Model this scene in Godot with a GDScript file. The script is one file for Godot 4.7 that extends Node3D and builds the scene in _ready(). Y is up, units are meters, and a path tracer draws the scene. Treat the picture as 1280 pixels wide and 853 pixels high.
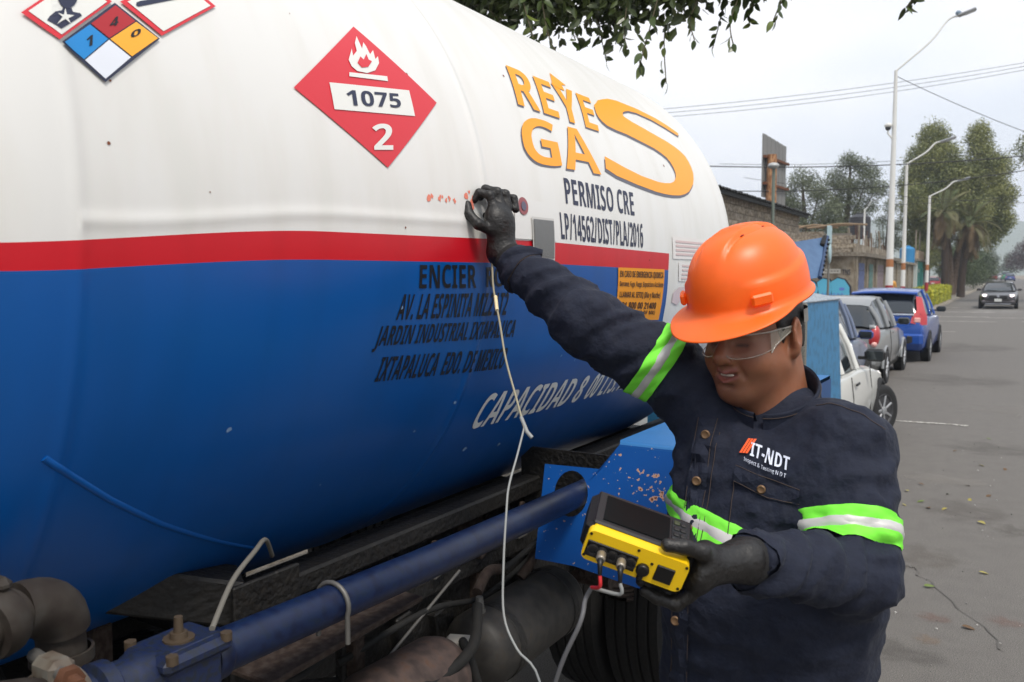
extends Node3D

const HC := 1.72            # eye height of the photographer
var M := {}                 # materials by key
var T := {}                 # textures by key
var rng := RandomNumberGenerator.new()
var fine_noise := FastNoiseLite.new()

# ------------------------------------------------------------------ mesh builder
class MB:
	var v := PackedVector3Array()
	var n := PackedVector3Array()
	var uv := PackedVector2Array()
	var c := PackedColorArray()
	var idx := PackedInt32Array()
	var col := Color(1, 1, 1)

	func vert(p: Vector3, nn: Vector3, u := Vector2.ZERO) -> int:
		v.append(p); n.append(nn); uv.append(u); c.append(col)
		return v.size() - 1

	func tri(a: int, b: int, d: int) -> void:
		var g := (v[d] - v[a]).cross(v[b] - v[a])
		if g.dot(n[a] + n[b] + n[d]) < 0.0:
			idx.append_array([a, d, b])
		else:
			idx.append_array([a, b, d])

	func flat(pts: Array, toward := Vector3.ZERO) -> void:   # a convex flat polygon
		var g: Vector3 = (pts[1] - pts[0]).cross(pts[2] - pts[0]).normalized()
		if toward != Vector3.ZERO and g.dot(toward) < 0.0:
			g = -g
		var s := v.size()
		var ax: Vector3 = (pts[1] - pts[0]).normalized()
		var ay := g.cross(ax)
		for p in pts:
			vert(p, g, Vector2((p - pts[0]).dot(ax), (p - pts[0]).dot(ay)))
		for i in range(1, pts.size() - 1):
			tri(s, s + i, s + i + 1)

	func box(center: Vector3, size: Vector3, b := Basis(), bev := 0.0) -> void:
		var h := size * 0.5
		var e: float = min(bev, min(h.x, min(h.y, h.z)) * 0.9)
		var P := func(x: float, y: float, z: float) -> Vector3: return center + b * Vector3(x, y, z)
		for ax in 3:
			var o := [(ax + 1) % 3, (ax + 2) % 3]
			for sg in [-1.0, 1.0]:
				var q := []
				for k in [[-1, -1], [1, -1], [1, 1], [-1, 1]]:
					var p := Vector3()
					p[ax] = h[ax] * sg
					p[o[0]] = (h[o[0]] - e) * k[0]
					p[o[1]] = (h[o[1]] - e) * k[1]
					q.append(center + b * p)
				var out := Vector3(); out[ax] = sg
				flat(q, b * out)
		if e <= 0.0:
			return
		for ax in 3:                                   # twelve chamfers
			var o := [(ax + 1) % 3, (ax + 2) % 3]
			for s1 in [-1.0, 1.0]:
				for s2 in [-1.0, 1.0]:
					var q := []
					for k in [[-1, 0], [1, 0], [1, 1], [-1, 1]]:
						var p := Vector3()
						p[ax] = (h[ax] - e) * k[0]
						p[o[0]] = (h[o[0]] - (e if k[1] == 1 else 0.0)) * s1
						p[o[1]] = (h[o[1]] - (0.0 if k[1] == 1 else e)) * s2
						q.append(center + b * p)
					var out := Vector3(); out[o[0]] = s1; out[o[1]] = s2
					flat(q, b * out)
		for sx in [-1.0, 1.0]:
			for sy in [-1.0, 1.0]:
				for sz in [-1.0, 1.0]:
					flat([P.call(h.x * sx, (h.y - e) * sy, (h.z - e) * sz), P.call((h.x - e) * sx, h.y * sy, (h.z - e) * sz), P.call((h.x - e) * sx, (h.y - e) * sy, h.z * sz)], b * Vector3(sx, sy, sz))

	func tube(pts: Array, r, seg := 10, caps := true) -> void:
		var up := Vector3.UP
		var d0: Vector3 = (pts[1] - pts[0]).normalized()
		if absf(d0.dot(up)) > 0.9:
			up = Vector3.RIGHT
		var base := v.size()
		var L := 0.0
		for i in pts.size():
			var d: Vector3
			if i == 0: d = pts[1] - pts[0]
			elif i == pts.size() - 1: d = pts[i] - pts[i - 1]
			else: d = (pts[i + 1] - pts[i]).normalized() + (pts[i] - pts[i - 1]).normalized()
			d = d.normalized()
			if i > 0: L += pts[i].distance_to(pts[i - 1])
			var x := up.cross(d).normalized()
			up = d.cross(x).normalized()
			var rr: float = r[i] if r is Array else r
			for k in seg + 1:
				var a := TAU * k / seg
				var nn := x * cos(a) + up * sin(a)
				vert(pts[i] + nn * rr, nn, Vector2(a / TAU * 0.3, L))
		for i in pts.size() - 1:
			for k in seg:
				var a := base + i * (seg + 1) + k
				tri(a, a + 1, a + seg + 1)
				tri(a + 1, a + seg + 2, a + seg + 1)
		if caps:
			for e in [0, pts.size() - 1]:
				var d: Vector3 = (pts[1] - pts[0]) if e == 0 else (pts[e] - pts[e - 1])
				d = d.normalized() * (-1.0 if e == 0 else 1.0)
				var s := v.size()
				vert(pts[e], d)
				for k in seg + 1:
					vert(v[base + e * (seg + 1) + k], d)
				for k in seg:
					tri(s, s + 1 + k, s + 2 + k)

	func lathe(o: Vector3, axis: Vector3, prof: Array, seg := 20) -> void:   # prof: [along, radius] pairs; bends under 50 degrees are smooth
		var w := axis.normalized()
		var x := w.cross(Vector3.UP if absf(w.y) < 0.9 else Vector3.RIGHT).normalized()
		var y := w.cross(x)
		var sn := []
		for i in prof.size() - 1:
			sn.append(Vector2(prof[i + 1][0] - prof[i][0], -(prof[i + 1][1] - prof[i][1])))
		for i in prof.size() - 1:
			var p0: Array = prof[i]
			var p1: Array = prof[i + 1]
			var n0: Vector2 = sn[i].normalized(); var n1 := n0
			if i > 0 and n0.dot(sn[i - 1].normalized()) > 0.62: n0 = (sn[i] + sn[i - 1]).normalized()
			if i < sn.size() - 1 and n1.dot(sn[i + 1].normalized()) > 0.62: n1 = (sn[i] + sn[i + 1]).normalized()
			var s := v.size()
			for k in seg + 1:
				var a := TAU * k / seg
				var rd := x * cos(a) + y * sin(a)
				vert(o + w * p0[0] + rd * p0[1], (rd * n0.x + w * n0.y).normalized(), Vector2(p0[0], a / TAU))
				vert(o + w * p1[0] + rd * p1[1], (rd * n1.x + w * n1.y).normalized(), Vector2(p1[0], a / TAU))
			for k in seg:
				var q := s + k * 2
				tri(q, q + 1, q + 2)
				tri(q + 1, q + 3, q + 2)

	func smooth(verts: PackedVector3Array, tris: PackedInt32Array, cols := PackedColorArray(), uvs := PackedVector2Array()) -> void:
		var nn := PackedVector3Array(); nn.resize(verts.size())
		for i in range(0, tris.size(), 3):
			var a := tris[i]; var b := tris[i + 1]; var d := tris[i + 2]
			var g := (verts[d] - verts[a]).cross(verts[b] - verts[a])
			nn[a] += g; nn[b] += g; nn[d] += g
		var s := v.size()
		for i in verts.size():
			v.append(verts[i]); n.append(nn[i].normalized())
			uv.append(uvs[i] if uvs.size() else Vector2.ZERO)
			c.append(cols[i] if cols.size() else col)
		for t in tris:
			idx.append(s + t)

	func grid(rows: Array, closed := false, uscale := 1.0) -> void:   # rows of points, smooth
		var w: int = rows[0].size()
		var vs := PackedVector3Array(); var us := PackedVector2Array()
		for i in rows.size():
			for k in w:
				vs.append(rows[i][k]); us.append(Vector2(float(k) / w, float(i) / rows.size()) * uscale)
		var t := PackedInt32Array()
		for i in rows.size() - 1:
			for k in (w if closed else w - 1):
				var k2 := (k + 1) % w
				t.append_array([i * w + k, (i + 1) * w + k, i * w + k2, i * w + k2, (i + 1) * w + k, (i + 1) * w + k2])
		smooth(vs, t, PackedColorArray(), us)

	func ellipsoid(o: Vector3, r: Vector3, b := Basis(), seg := 14) -> void:
		var rows := []
		for i in seg + 1:
			var th := PI * i / seg
			var row := []
			for k in seg:
				var a := TAU * k / seg
				row.append(o + b * Vector3(r.x * sin(th) * cos(a), r.y * cos(th), r.z * sin(th) * sin(a)))
			rows.append(row)
		grid(rows, true)

	func extrude(poly: Array, o: Vector3, ax: Vector3, ay: Vector3, depth: Vector3) -> void:   # a 2D outline as a thick plate
		var pp := PackedVector2Array(poly)
		var t := Geometry2D.triangulate_polygon(pp)
		var g := ax.cross(ay).normalized()
		for side in [0, 1]:
			var nn := g if side == 0 else -g
			if (nn.dot(depth) > 0.0) == (side == 0): nn = -nn
			var s := v.size()
			for p in pp:
				vert(o + ax * p.x + ay * p.y + depth * side, nn, p)
			for i in range(0, t.size(), 3):
				tri(s + t[i], s + t[i + 1], s + t[i + 2])
		var ctr := Vector2()
		for p in pp: ctr += p / pp.size()
		for i in pp.size():
			var a := pp[i]; var b := pp[(i + 1) % pp.size()]
			var e := b - a
			var nn2 := Vector2(e.y, -e.x).normalized()
			if Geometry2D.is_point_in_polygon((a + b) / 2 + nn2 * 0.0005, pp): nn2 = -nn2
			flat([o + ax * a.x + ay * a.y, o + ax * b.x + ay * b.y, o + ax * b.x + ay * b.y + depth, o + ax * a.x + ay * a.y + depth], ax * nn2.x + ay * nn2.y)

	func arrays(off := Vector3.ZERO) -> Array:
		var a := []; a.resize(Mesh.ARRAY_MAX)
		var vv := v
		if off != Vector3.ZERO:
			vv = PackedVector3Array()
			vv.resize(v.size())
			for i in v.size(): vv[i] = v[i] - off
		a[Mesh.ARRAY_VERTEX] = vv; a[Mesh.ARRAY_NORMAL] = n; a[Mesh.ARRAY_TEX_UV] = uv; a[Mesh.ARRAY_COLOR] = c; a[Mesh.ARRAY_INDEX] = idx
		return a

	func mesh(material: Material, off := Vector3.ZERO) -> ArrayMesh:
		var m := ArrayMesh.new()
		m.add_surface_from_arrays(Mesh.PRIMITIVE_TRIANGLES, arrays(off))
		m.surface_set_material(0, material)
		return m

# ------------------------------------------------------------------ scene graph helpers
var origin_of := {}

func thing(called: String, label: String, category: String, at := Vector3.ZERO, turn := 0.0, group := "") -> Node3D:
	var o := Node3D.new()
	o.name = called
	add_child(o, true)
	o.position = at; o.rotation.y = turn
	o.set_meta("label", label); o.set_meta("category", category)
	if group: o.set_meta("group", group)
	origin_of[o] = at
	return o

# a mesh as a part of `parent`; world = true: its points are world points
func part(called: String, b: MB, material: Material, parent: Node3D, world := false) -> MeshInstance3D:
	var off: Vector3 = origin_of.get(parent, Vector3.ZERO) if world else Vector3.ZERO
	return part_mesh(called, b.mesh(material, off), parent)

func part_mesh(called: String, m: Mesh, parent: Node3D) -> MeshInstance3D:
	var o := MeshInstance3D.new()
	o.name = called; o.mesh = m
	parent.add_child(o, true)
	if origin_of.has(parent): origin_of[o] = origin_of[parent]
	return o

func struct(called: String, b: MB, material: Material, label := "", category := "") -> MeshInstance3D:
	var o := part(called, b, material, self)
	o.set_meta("kind", "structure")
	if label: o.set_meta("label", label)
	if category: o.set_meta("category", category)
	return o

func copy(o: Node3D, at: Vector3, turn := 0.0, label := "", called := "") -> Node3D:
	var r: Node3D = o.duplicate()
	r.name = called if called else str(o.name)
	add_child(r, true)
	r.position = at; r.rotation.y = turn
	if label: r.set_meta("label", label)
	return r

# ------------------------------------------------------------------ materials
func noise_tex(key: String, freq: float, stops: Array, seedn := 1, size := 512, type := FastNoiseLite.TYPE_SIMPLEX_SMOOTH, oct := 4, normal := 0.0) -> NoiseTexture2D:
	if T.has(key): return T[key]
	var f := FastNoiseLite.new()
	f.noise_type = type; f.frequency = freq; f.seed = seedn; f.fractal_octaves = oct
	var t := NoiseTexture2D.new()
	t.width = size; t.height = size; t.seamless = true; t.noise = f
	if normal > 0.0:
		t.as_normal_map = true; t.bump_strength = normal
	elif stops.size():
		var g := Gradient.new()
		var offs := PackedFloat32Array(); var cols := PackedColorArray()
		for s in stops:
			offs.append(s[0]); cols.append(s[1] if s[1] is Color else Color(s[1], s[1], s[1]))
		g.offsets = offs; g.colors = cols
		t.color_ramp = g
	T[key] = t
	return t

func mat(key: String, col := Color(0.5, 0.5, 0.5), rough := 0.6, metal := 0.0, o := {}) -> StandardMaterial3D:
	if M.has(key): return M[key]
	var m := StandardMaterial3D.new()
	m.resource_name = key
	m.albedo_color = col; m.roughness = rough; m.metallic = metal
	for k in o:
		m.set(k, o[k])
	if o.has("albedo_texture") or o.has("normal_texture") or o.has("roughness_texture") or o.has("heightmap_texture"):
		if not o.has("uv1_triplanar"):
			m.uv1_triplanar = true
	if o.has("normal_texture"): m.normal_enabled = true
	if o.has("emission"): m.emission_enabled = true
	if o.has("heightmap_texture"): m.heightmap_enabled = true
	M[key] = m
	return m

func rgb(r: int, g: int, b: int) -> Color:
	return Color(r / 255.0, g / 255.0, b / 255.0)

func text_mesh(s: String, bold := true, mono := false, size := 64) -> PackedVector3Array:   # flat triangles scaled to a unit box
	var f := SystemFont.new()
	f.font_names = PackedStringArray(["Droid Sans Mono" if mono else "Droid Sans"])
	f.font_weight = 700 if bold else 400
	var t := TextMesh.new()
	t.text = s; t.font = f; t.font_size = size; t.pixel_size = 0.01; t.depth = 0.0; t.curve_step = 1.0
	var a := t.get_mesh_arrays()
	var vs: PackedVector3Array = a[Mesh.ARRAY_VERTEX]
	var ix: PackedInt32Array = a[Mesh.ARRAY_INDEX] if a[Mesh.ARRAY_INDEX] != null else PackedInt32Array()
	var out := PackedVector3Array()
	var lo := Vector3(1e9, 1e9, 0); var hi := Vector3(-1e9, -1e9, 0)
	for p in vs:
		lo = lo.min(p); hi = hi.max(p)
	if ix.is_empty():
		for i in vs.size(): ix.append(i)
	for i in ix:
		out.append(Vector3((vs[i].x - lo.x) / (hi.x - lo.x), (vs[i].y - lo.y) / (hi.y - lo.y), 0))
	return out

# letters on any surface: place(u, v) gives the point, u and v in 0..1 over the text's box
func text_on(called: String, s: String, place: Callable, m: Material, parent: Node3D, world: bool, step := 0.04, bold := true) -> MeshInstance3D:
	var b := MB.new()
	drape_tris(b, text_mesh(s, bold), place, step)
	return part(called, b, m, parent, world)

func drape_tris(b: MB, tris: PackedVector3Array, place: Callable, step: float) -> void:
	var stack := []
	for i in range(0, tris.size(), 3):
		stack.append([Vector2(tris[i].x, tris[i].y), Vector2(tris[i + 1].x, tris[i + 1].y), Vector2(tris[i + 2].x, tris[i + 2].y), 0])
	while stack.size():
		var t: Array = stack.pop_back()
		var p: Vector3 = place.call(t[0].x, t[0].y); var q: Vector3 = place.call(t[1].x, t[1].y); var r: Vector3 = place.call(t[2].x, t[2].y)
		var l := [p.distance_to(q), q.distance_to(r), r.distance_to(p)]
		var k := 0
		if l[1] > l[0]: k = 1
		if l[2] > l[k]: k = 2
		if l[k] > step and t[3] < 9:
			var a: Vector2 = t[k]; var c: Vector2 = t[(k + 1) % 3]; var d: Vector2 = t[(k + 2) % 3]
			var mid := (a + c) / 2
			stack.append([a, mid, d, t[3] + 1]); stack.append([mid, c, d, t[3] + 1])
			continue
		var g := (r - p).cross(q - p)
		if g.length_squared() < 1e-16: continue
		g = g.normalized()
		var s := b.v.size()
		b.vert(p, g); b.vert(q, g); b.vert(r, g)
		b.tri(s, s + 1, s + 2)

func drape_poly(b: MB, poly: PackedVector2Array, place: Callable, step: float) -> void:
	var t := Geometry2D.triangulate_polygon(poly)
	var tris := PackedVector3Array()
	for i in t: tris.append(Vector3(poly[i].x, poly[i].y, 0))
	drape_tris(b, tris, place, step)

func ground_y(z: float) -> float:      # level street near the truck, a gentle rise from thirty metres on
	var s := -z - 30.0
	if s <= 0.0: return 0.0
	if s > 420.0: return 0.0092 * 420.0
	return 0.0092 * s * (s / (s + 6.0))

# ------------------------------------------------------------------ the scene
func _ready() -> void:
	rng.seed = 11
	fine_noise.seed = 5; fine_noise.frequency = 1.0; fine_noise.fractal_octaves = 3
	var cam := Camera3D.new()
	cam.name = "camera"
	cam.position = Vector3(0, HC, 0)
	cam.rotation_degrees = Vector3(-4.167, 31.1, 0)
	cam.near = 0.05; cam.far = 4000.0
	var att := CameraAttributesPhysical.new()
	att.frustum_focal_length = 18.0
	att.frustum_focus_distance = 1.9
	att.exposure_aperture = 5.0
	cam.attributes = att
	cam.fov = 44.2
	add_child(cam)
	cam.current = true
	var we := WorldEnvironment.new()
	we.name = "environment"
	var env := Environment.new()
	env.background_mode = Environment.BG_SKY
	env.tonemap_mode = Environment.TONE_MAPPER_LINEAR
	env.tonemap_exposure = 1.15
	env.sdfgi_enabled = true; env.ssao_enabled = true; env.ssil_enabled = true
	env.fog_enabled = true
	env.fog_density = 0.0008
	env.fog_light_color = rgb(200, 208, 220)
	var sky := Sky.new()
	sky.sky_material = make_sky()
	env.sky = sky
	env.background_energy_multiplier = 1.18
	we.environment = env
	add_child(we)
	var sun := DirectionalLight3D.new()
	sun.name = "sun"
	sun.light_energy = 0.8
	sun.light_angular_distance = 14.0
	sun.light_color = Color(1.0, 0.97, 0.93)
	sun.shadow_enabled = true
	sun.look_at_from_position(Vector3.ZERO, -Vector3(0.5, 1.0, 0.4), Vector3.UP)
	add_child(sun)

	build_setting()
	build_truck()
	build_street()
	build_cars()
	build_person()
	build_small_things()
	build_near_tree()
	build_passer_by()
	build_litter()

func make_sky() -> PanoramaSkyMaterial:
	var w := 512; var h := 256
	var im := Image.create(w, h, false, Image.FORMAT_RGBF)
	var f := FastNoiseLite.new()
	f.frequency = 0.9; f.fractal_octaves = 4; f.seed = 3
	for y in h:
		var el := PI * (0.5 - (y + 0.5) / h)
		for x in w:
			var az := TAU * (x + 0.5) / w
			var d := Vector3(cos(el) * sin(az), sin(el), cos(el) * cos(az))
			var t := clampf(sin(maxf(el, 0.0)), 0, 1)
			var c := Color(0.74, 0.77, 0.81).lerp(Color(0.70, 0.77, 0.89), pow(t, 0.6))
			var n := f.get_noise_3d(d.x * 2.0, d.y * 5.0, d.z * 2.0)
			var cl := smoothstep(-0.25, 0.45, n) * smoothstep(0.0, 0.25, t)
			c = c.lerp(Color(0.93, 0.92, 0.93), cl * 0.8)
			if el < 0: c = Color(0.30, 0.29, 0.28)
			im.set_pixel(x, y, c)
	var m := PanoramaSkyMaterial.new()
	m.panorama = ImageTexture.create_from_image(im)
	return m

func build_setting() -> void:
	var ag := noise_tex("asphalt_grain", 0.17, [[0.15, 0.62], [0.42, 0.86], [0.6, 0.97], [0.8, 1.0], [0.92, Color(1.25, 1.22, 1.18)]], 4, 1024, FastNoiseLite.TYPE_SIMPLEX, 2)
	var ab := noise_tex("asphalt_patch", 0.012, [[0.2, Color(0.965, 0.96, 0.955)], [0.45, Color(0.985, 0.98, 0.975)], [0.7, Color(1, 0.997, 0.99)]], 9, 512)
	var an := noise_tex("asphalt_normal", 0.3, [], 7, 512, FastNoiseLite.TYPE_SIMPLEX, 3, 6.0)
	var am := mat("asphalt", rgb(115, 111, 106), 0.9, 0.0, {"albedo_texture": ag, "normal_texture": an, "normal_scale": 0.08, "uv1_world_triplanar": true, "uv1_scale": Vector3(0.8, 0.8, 0.8), "detail_enabled": true, "detail_albedo": ab, "detail_blend_mode": BaseMaterial3D.BLEND_MODE_MUL, "uv2_triplanar": true, "uv2_world_triplanar": true, "uv2_scale": Vector3(0.11, 0.11, 0.11)})
	var b := MB.new()
	var zs := [12.0, 6.0, 0.0, -6.0, -12.0, -20.0, -30.0, -33.0, -36.0, -40.0, -46.0, -54.0, -70.0, -100.0, -150.0, -220.0, -300.0, -450.0, -700.0]
	var rows := []
	for z in zs:
		var bend := road_x(z)
		rows.append([Vector3(-3.9 + bend, ground_y(z), z), Vector3(bend, ground_y(z) + 0.03, z), Vector3(7.5 + bend, ground_y(z), z)])
	b.grid(rows)
	struct("road", b, am, "grey asphalt street with patches and worn white lines")
	# the land on both sides, one sheet out to the hills
	var gm := mat("dry_earth", rgb(128, 116, 98), 0.95, 0.0, {"albedo_texture": ab, "uv1_world_triplanar": true, "uv1_scale": Vector3(0.2, 0.2, 0.2)})
	b = MB.new()
	rows = []
	for z in [60.0, 12.0, 0.0, -12.0, -30.0, -36.0, -46.0, -70.0, -100.0, -150.0, -220.0, -300.0, -450.0, -700.0, -1000.0]:
		var row := []
		for x in [-700.0, -300.0, -100.0, -30.0, -4.0, 8.0, 30.0, 100.0, 300.0, 700.0]:
			row.append(Vector3(x, ground_y(z) - 0.06, z))
		rows.append(row)
	b.grid(rows)
	struct("ground", b, gm, "flat dusty ground beyond the street")
	# pavement with its kerb
	var cm := mat("concrete", rgb(165, 158, 147), 0.9, 0.0, {"albedo_texture": noise_tex("concrete", 0.02, [[0.25, Color(0.66, 0.64, 0.6)], [0.5, Color(0.9, 0.89, 0.86)], [0.75, 1.0]], 21, 512), "uv1_world_triplanar": true, "uv1_scale": Vector3(0.5, 0.5, 0.5), "normal_texture": an, "normal_scale": 0.25})
	b = MB.new()
	rows = []
	for z in [12.0, 0.0, -12.0, -24.0, -30.0, -33.0, -36.0, -40.0, -46.0, -54.0, -70.0, -100.0, -150.0]:
		var y := ground_y(z)
		rows.append([Vector3(-3.8, y - 0.02, z), Vector3(-3.81, y + 0.11, z), Vector3(-3.84, y + 0.13, z), Vector3(-6.6, y + 0.15, z)])
	b.grid(rows)
	struct("pavement", b, cm, "raised concrete pavement along the left kerb")
	# hills far off in the haze
	var hm := mat("hill", rgb(122, 130, 118), 1.0)
	b = MB.new()
	var f := FastNoiseLite.new(); f.seed = 8; f.frequency = 0.004; f.fractal_octaves = 4
	rows = []
	for i in 9:
		var row := []
		for k in 60:
			var x := -700.0 + k * 24.0
			var t := i / 8.0
			var y := pow(sin(t * PI * 0.5), 1.3) * (46.0 + 52.0 * f.get_noise_2d(x, 40.0) + 16.0 * f.get_noise_2d(x * 4.0, i * 40.0)) * (0.75 + 0.5 * smoothstep(-400.0, 140.0, x))
			row.append(Vector3(x, 2.0 + maxf(y, 0.0), -640.0 - i * 42.0))
		rows.append(row)
	b.grid(rows)
	struct("hills", b, hm, "blue hazy mountain slope closing the far end of the street")
	# worn road paint
	var pm := mat("road_paint", rgb(196, 192, 184), 0.85, 0.0, {"albedo_texture": noise_tex("worn_paint", 0.06, [[0.35, Color(0.6, 0.59, 0.57)], [0.55, 1.0]], 14, 256), "uv1_world_triplanar": true, "uv1_scale": Vector3(1.2, 1.2, 1.2)})
	for L in [[-2.4, -8.6, 1.7, 0.06], [-1.2, -11.0, 1.5, 0.05], [-2.6, -13.4, 1.9, 0.07], [-2.9, -31.0, 2.3, 0.12], [-1.9, -38.0, 2.4, 0.14], [-2.4, -42.0, 2.6, 0.18], [-2.2, -47.0, 2.4, 0.18], [-0.4, -41.5, 1.5, 0.14], [0.6, -38.5, 1.0, 0.16], [-2.5, -53.0, 2.2, 0.2]]:
		b = MB.new()
		var row0 := []; var row1 := []
		for k in 9:
			var x: float = L[0] + L[2] * (k / 8.0 - 0.5)
			var w: float = L[3] * (0.7 + 0.3 * sin(k * 2.3 + L[1]))
			var z: float = L[1] + 0.02 * sin(k * 1.7)
			row0.append(Vector3(x, road_y(x, z + w) + 0.006, z + w)); row1.append(Vector3(x, road_y(x, z - w) + 0.006, z - w))
		b.grid([row0, row1])
		struct("road_marking", b, pm)
	# cracks and a tar seam near the worker
	var tar := mat("tar", rgb(88, 84, 79), 0.8)
	for C in [[Vector2(-0.62, -5.55), Vector2(-0.53, -5.39), Vector2(-0.43, -5.23), Vector2(-0.24, -4.88), Vector2(-0.07, -4.52), Vector2(0.02, -4.3)]]:
		b = MB.new()
		var r0 := []; var r1 := []
		for k in C.size():
			for q in (4 if k < C.size() - 1 else 1):
				var p: Vector2 = C[k] if q == 0 else C[k].lerp(C[k + 1], q / 4.0)
				p += Vector2(fine_noise.get_noise_2d(p.x * 9, p.y * 9), fine_noise.get_noise_2d(p.y * 9, p.x * 7)) * 0.05
				r0.append(Vector3(p.x, road_y(p.x, p.y) + 0.0045, p.y - 0.006)); r1.append(Vector3(p.x + 0.014, road_y(p.x, p.y) + 0.0045, p.y + 0.008))
		b.grid([r0, r1])
		struct("road_crack", b, tar)

func road_y(x: float, z: float) -> float:
	var g := ground_y(z)
	# straight between the rows of the road's sheet
	var zs := [12.0, 6.0, 0.0, -6.0, -12.0, -20.0, -30.0, -33.0, -36.0, -40.0, -46.0, -54.0, -70.0, -100.0, -150.0, -220.0]
	for i in zs.size() - 1:
		if z <= zs[i] and z >= zs[i + 1]:
			g = lerpf(ground_y(zs[i]), ground_y(zs[i + 1]), (zs[i] - z) / (zs[i] - zs[i + 1]))
	if x < 0.0: return g + 0.03 * (x + 3.9) / 3.9
	return g + 0.03 * (7.5 - x) / 7.5

func road_x(z: float) -> float:      # far on, the street swings a little to the left
	var s := maxf(0.0, -z - 80.0)
	return -0.055 * s * (s / (s + 40.0))

# ------------------------------------------------------------------ the gas tanker
const TX := -1.91
const TY := 1.807
const TR := 0.86
const S0 := 0.65
const S3 := 3.5
const HA := 0.45
const SM := 1.632         # middle weld
var truck: Node3D
var dent := FastNoiseLite.new()

func weld_phi(s: float) -> float:
	return lerpf(-0.6, 2.0, smoothstep(0.65, 1.15, s)) + 0.9 * clampf((s - 1.1) / 0.55, 0, 1)

func stripe_top(s: float) -> float:
	if s < 1.09: return lerpf(-3.4, -0.1, smoothstep(0.35, 1.15, s))
	if s < 1.94: return lerpf(-0.15, 0.75, clampf((s - 1.09) / 0.8, 0, 1))
	return lerpf(0.75, 0.3, (s - 1.94) / 0.86)

func stripe_bot(s: float) -> float:
	if s < 1.09: return lerpf(-5.6, -3.45, smoothstep(0.35, 1.12, s))
	if s < 1.94: return lerpf(-3.45, -3.0, (s - 1.09) / 0.85)
	return lerpf(-3.0, -3.55, (s - 1.94) / 0.86)

func tank_r(s: float, phi: float) -> float:
	var r := TR
	if s < S0: r = TR * sqrt(maxf(0.0, 1.0 - pow((S0 - s) / HA, 2)))
	elif s > S3: r = TR * sqrt(maxf(0.0, 1.0 - pow((s - S3) / HA, 2)))
	for q in [S0, SM]:
		var u: float = (s - q) / 0.012
		if absf(u) < 4.0: r += 0.003 * exp(-u * u)
	if s > S0 and s < SM:
		var u: float = (phi - weld_phi(s)) / 0.75
		if absf(u) < 4.0: r += 0.0022 * exp(-u * u)
	return r + 0.0007 * dent.get_noise_3d(s * 1.6, phi * 0.03, 0.0)

func tp(s: float, phi: float, off := 0.0) -> Vector3:
	var r := tank_r(s, phi) + off
	var a := deg_to_rad(phi)
	return Vector3(TX + r * cos(a), TY + r * sin(a), -s)

func on_tank(q: Array, off: float) -> Callable:     # q: eight numbers, (s, phi) of the corners bl, br, tr, tl
	return func(u: float, v: float) -> Vector3:
		var bs := lerpf(q[0], q[2], u); var bp := lerpf(q[1], q[3], u)
		var ts := lerpf(q[6], q[4], u); var tph := lerpf(q[7], q[5], u)
		return tp(lerpf(bs, ts, v), lerpf(bp, tph, v), off)

func sp(a: Array) -> PackedVector2Array:
	var p := PackedVector2Array()
	for i in range(0, a.size(), 2): p.append(Vector2(a[i], a[i + 1]))
	return p

func tank_poly(called: String, a: Array, m: Material, parent: Node3D, off := 0.0015, ds := 0.0, dphi := 0.0) -> MeshInstance3D:
	var b := MB.new()
	drape_poly(b, sp(a), func(u: float, v: float) -> Vector3: return tp(u + ds, v + dphi, off), 0.03 if a[0] > 0.95 or off < 0.002 else 0.012)
	return part(called, b, m, parent, true)

func tank_text(called: String, s: String, q: Array, m: Material, parent: Node3D, off := 0.0012) -> void:
	text_on(called, s, on_tank(q, off), m, parent, true, 0.03)

func tank_region(lo: Callable, hi: Callable, ss: Array, n: int, dense: Callable) -> MB:
	var b := MB.new()
	var w := n + 1
	var base := 0
	for i in ss.size():
		var s: float = ss[i]
		var l: float = lo.call(s); var h: float = hi.call(s)
		for k in w:
			var phi: float = lerpf(l, h, dense.call(float(k) / n))
			var p := tp(s, phi)
			var e := 0.002
			var du := tp(s + e, phi) - tp(s - e, phi)
			var dv := tp(s, phi + 0.1) - tp(s, phi - 0.1)
			var nn := du.cross(dv).normalized()
			var out := Vector3(cos(deg_to_rad(phi)), sin(deg_to_rad(phi)), 0)
			if s < S0 - HA + 0.01: nn = Vector3(0, 0, 1)
			elif s > S3 + HA - 0.01: nn = Vector3(0, 0, -1)
			elif nn.dot(out) < 0.0: nn = -nn
			b.vert(p, nn, Vector2(s, deg_to_rad(phi) * TR))
	for i in ss.size() - 1:
		for k in n:
			var a := i * w + k
			b.tri(a, a + w, a + 1); b.tri(a + 1, a + w, a + w + 1)
	return b

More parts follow.
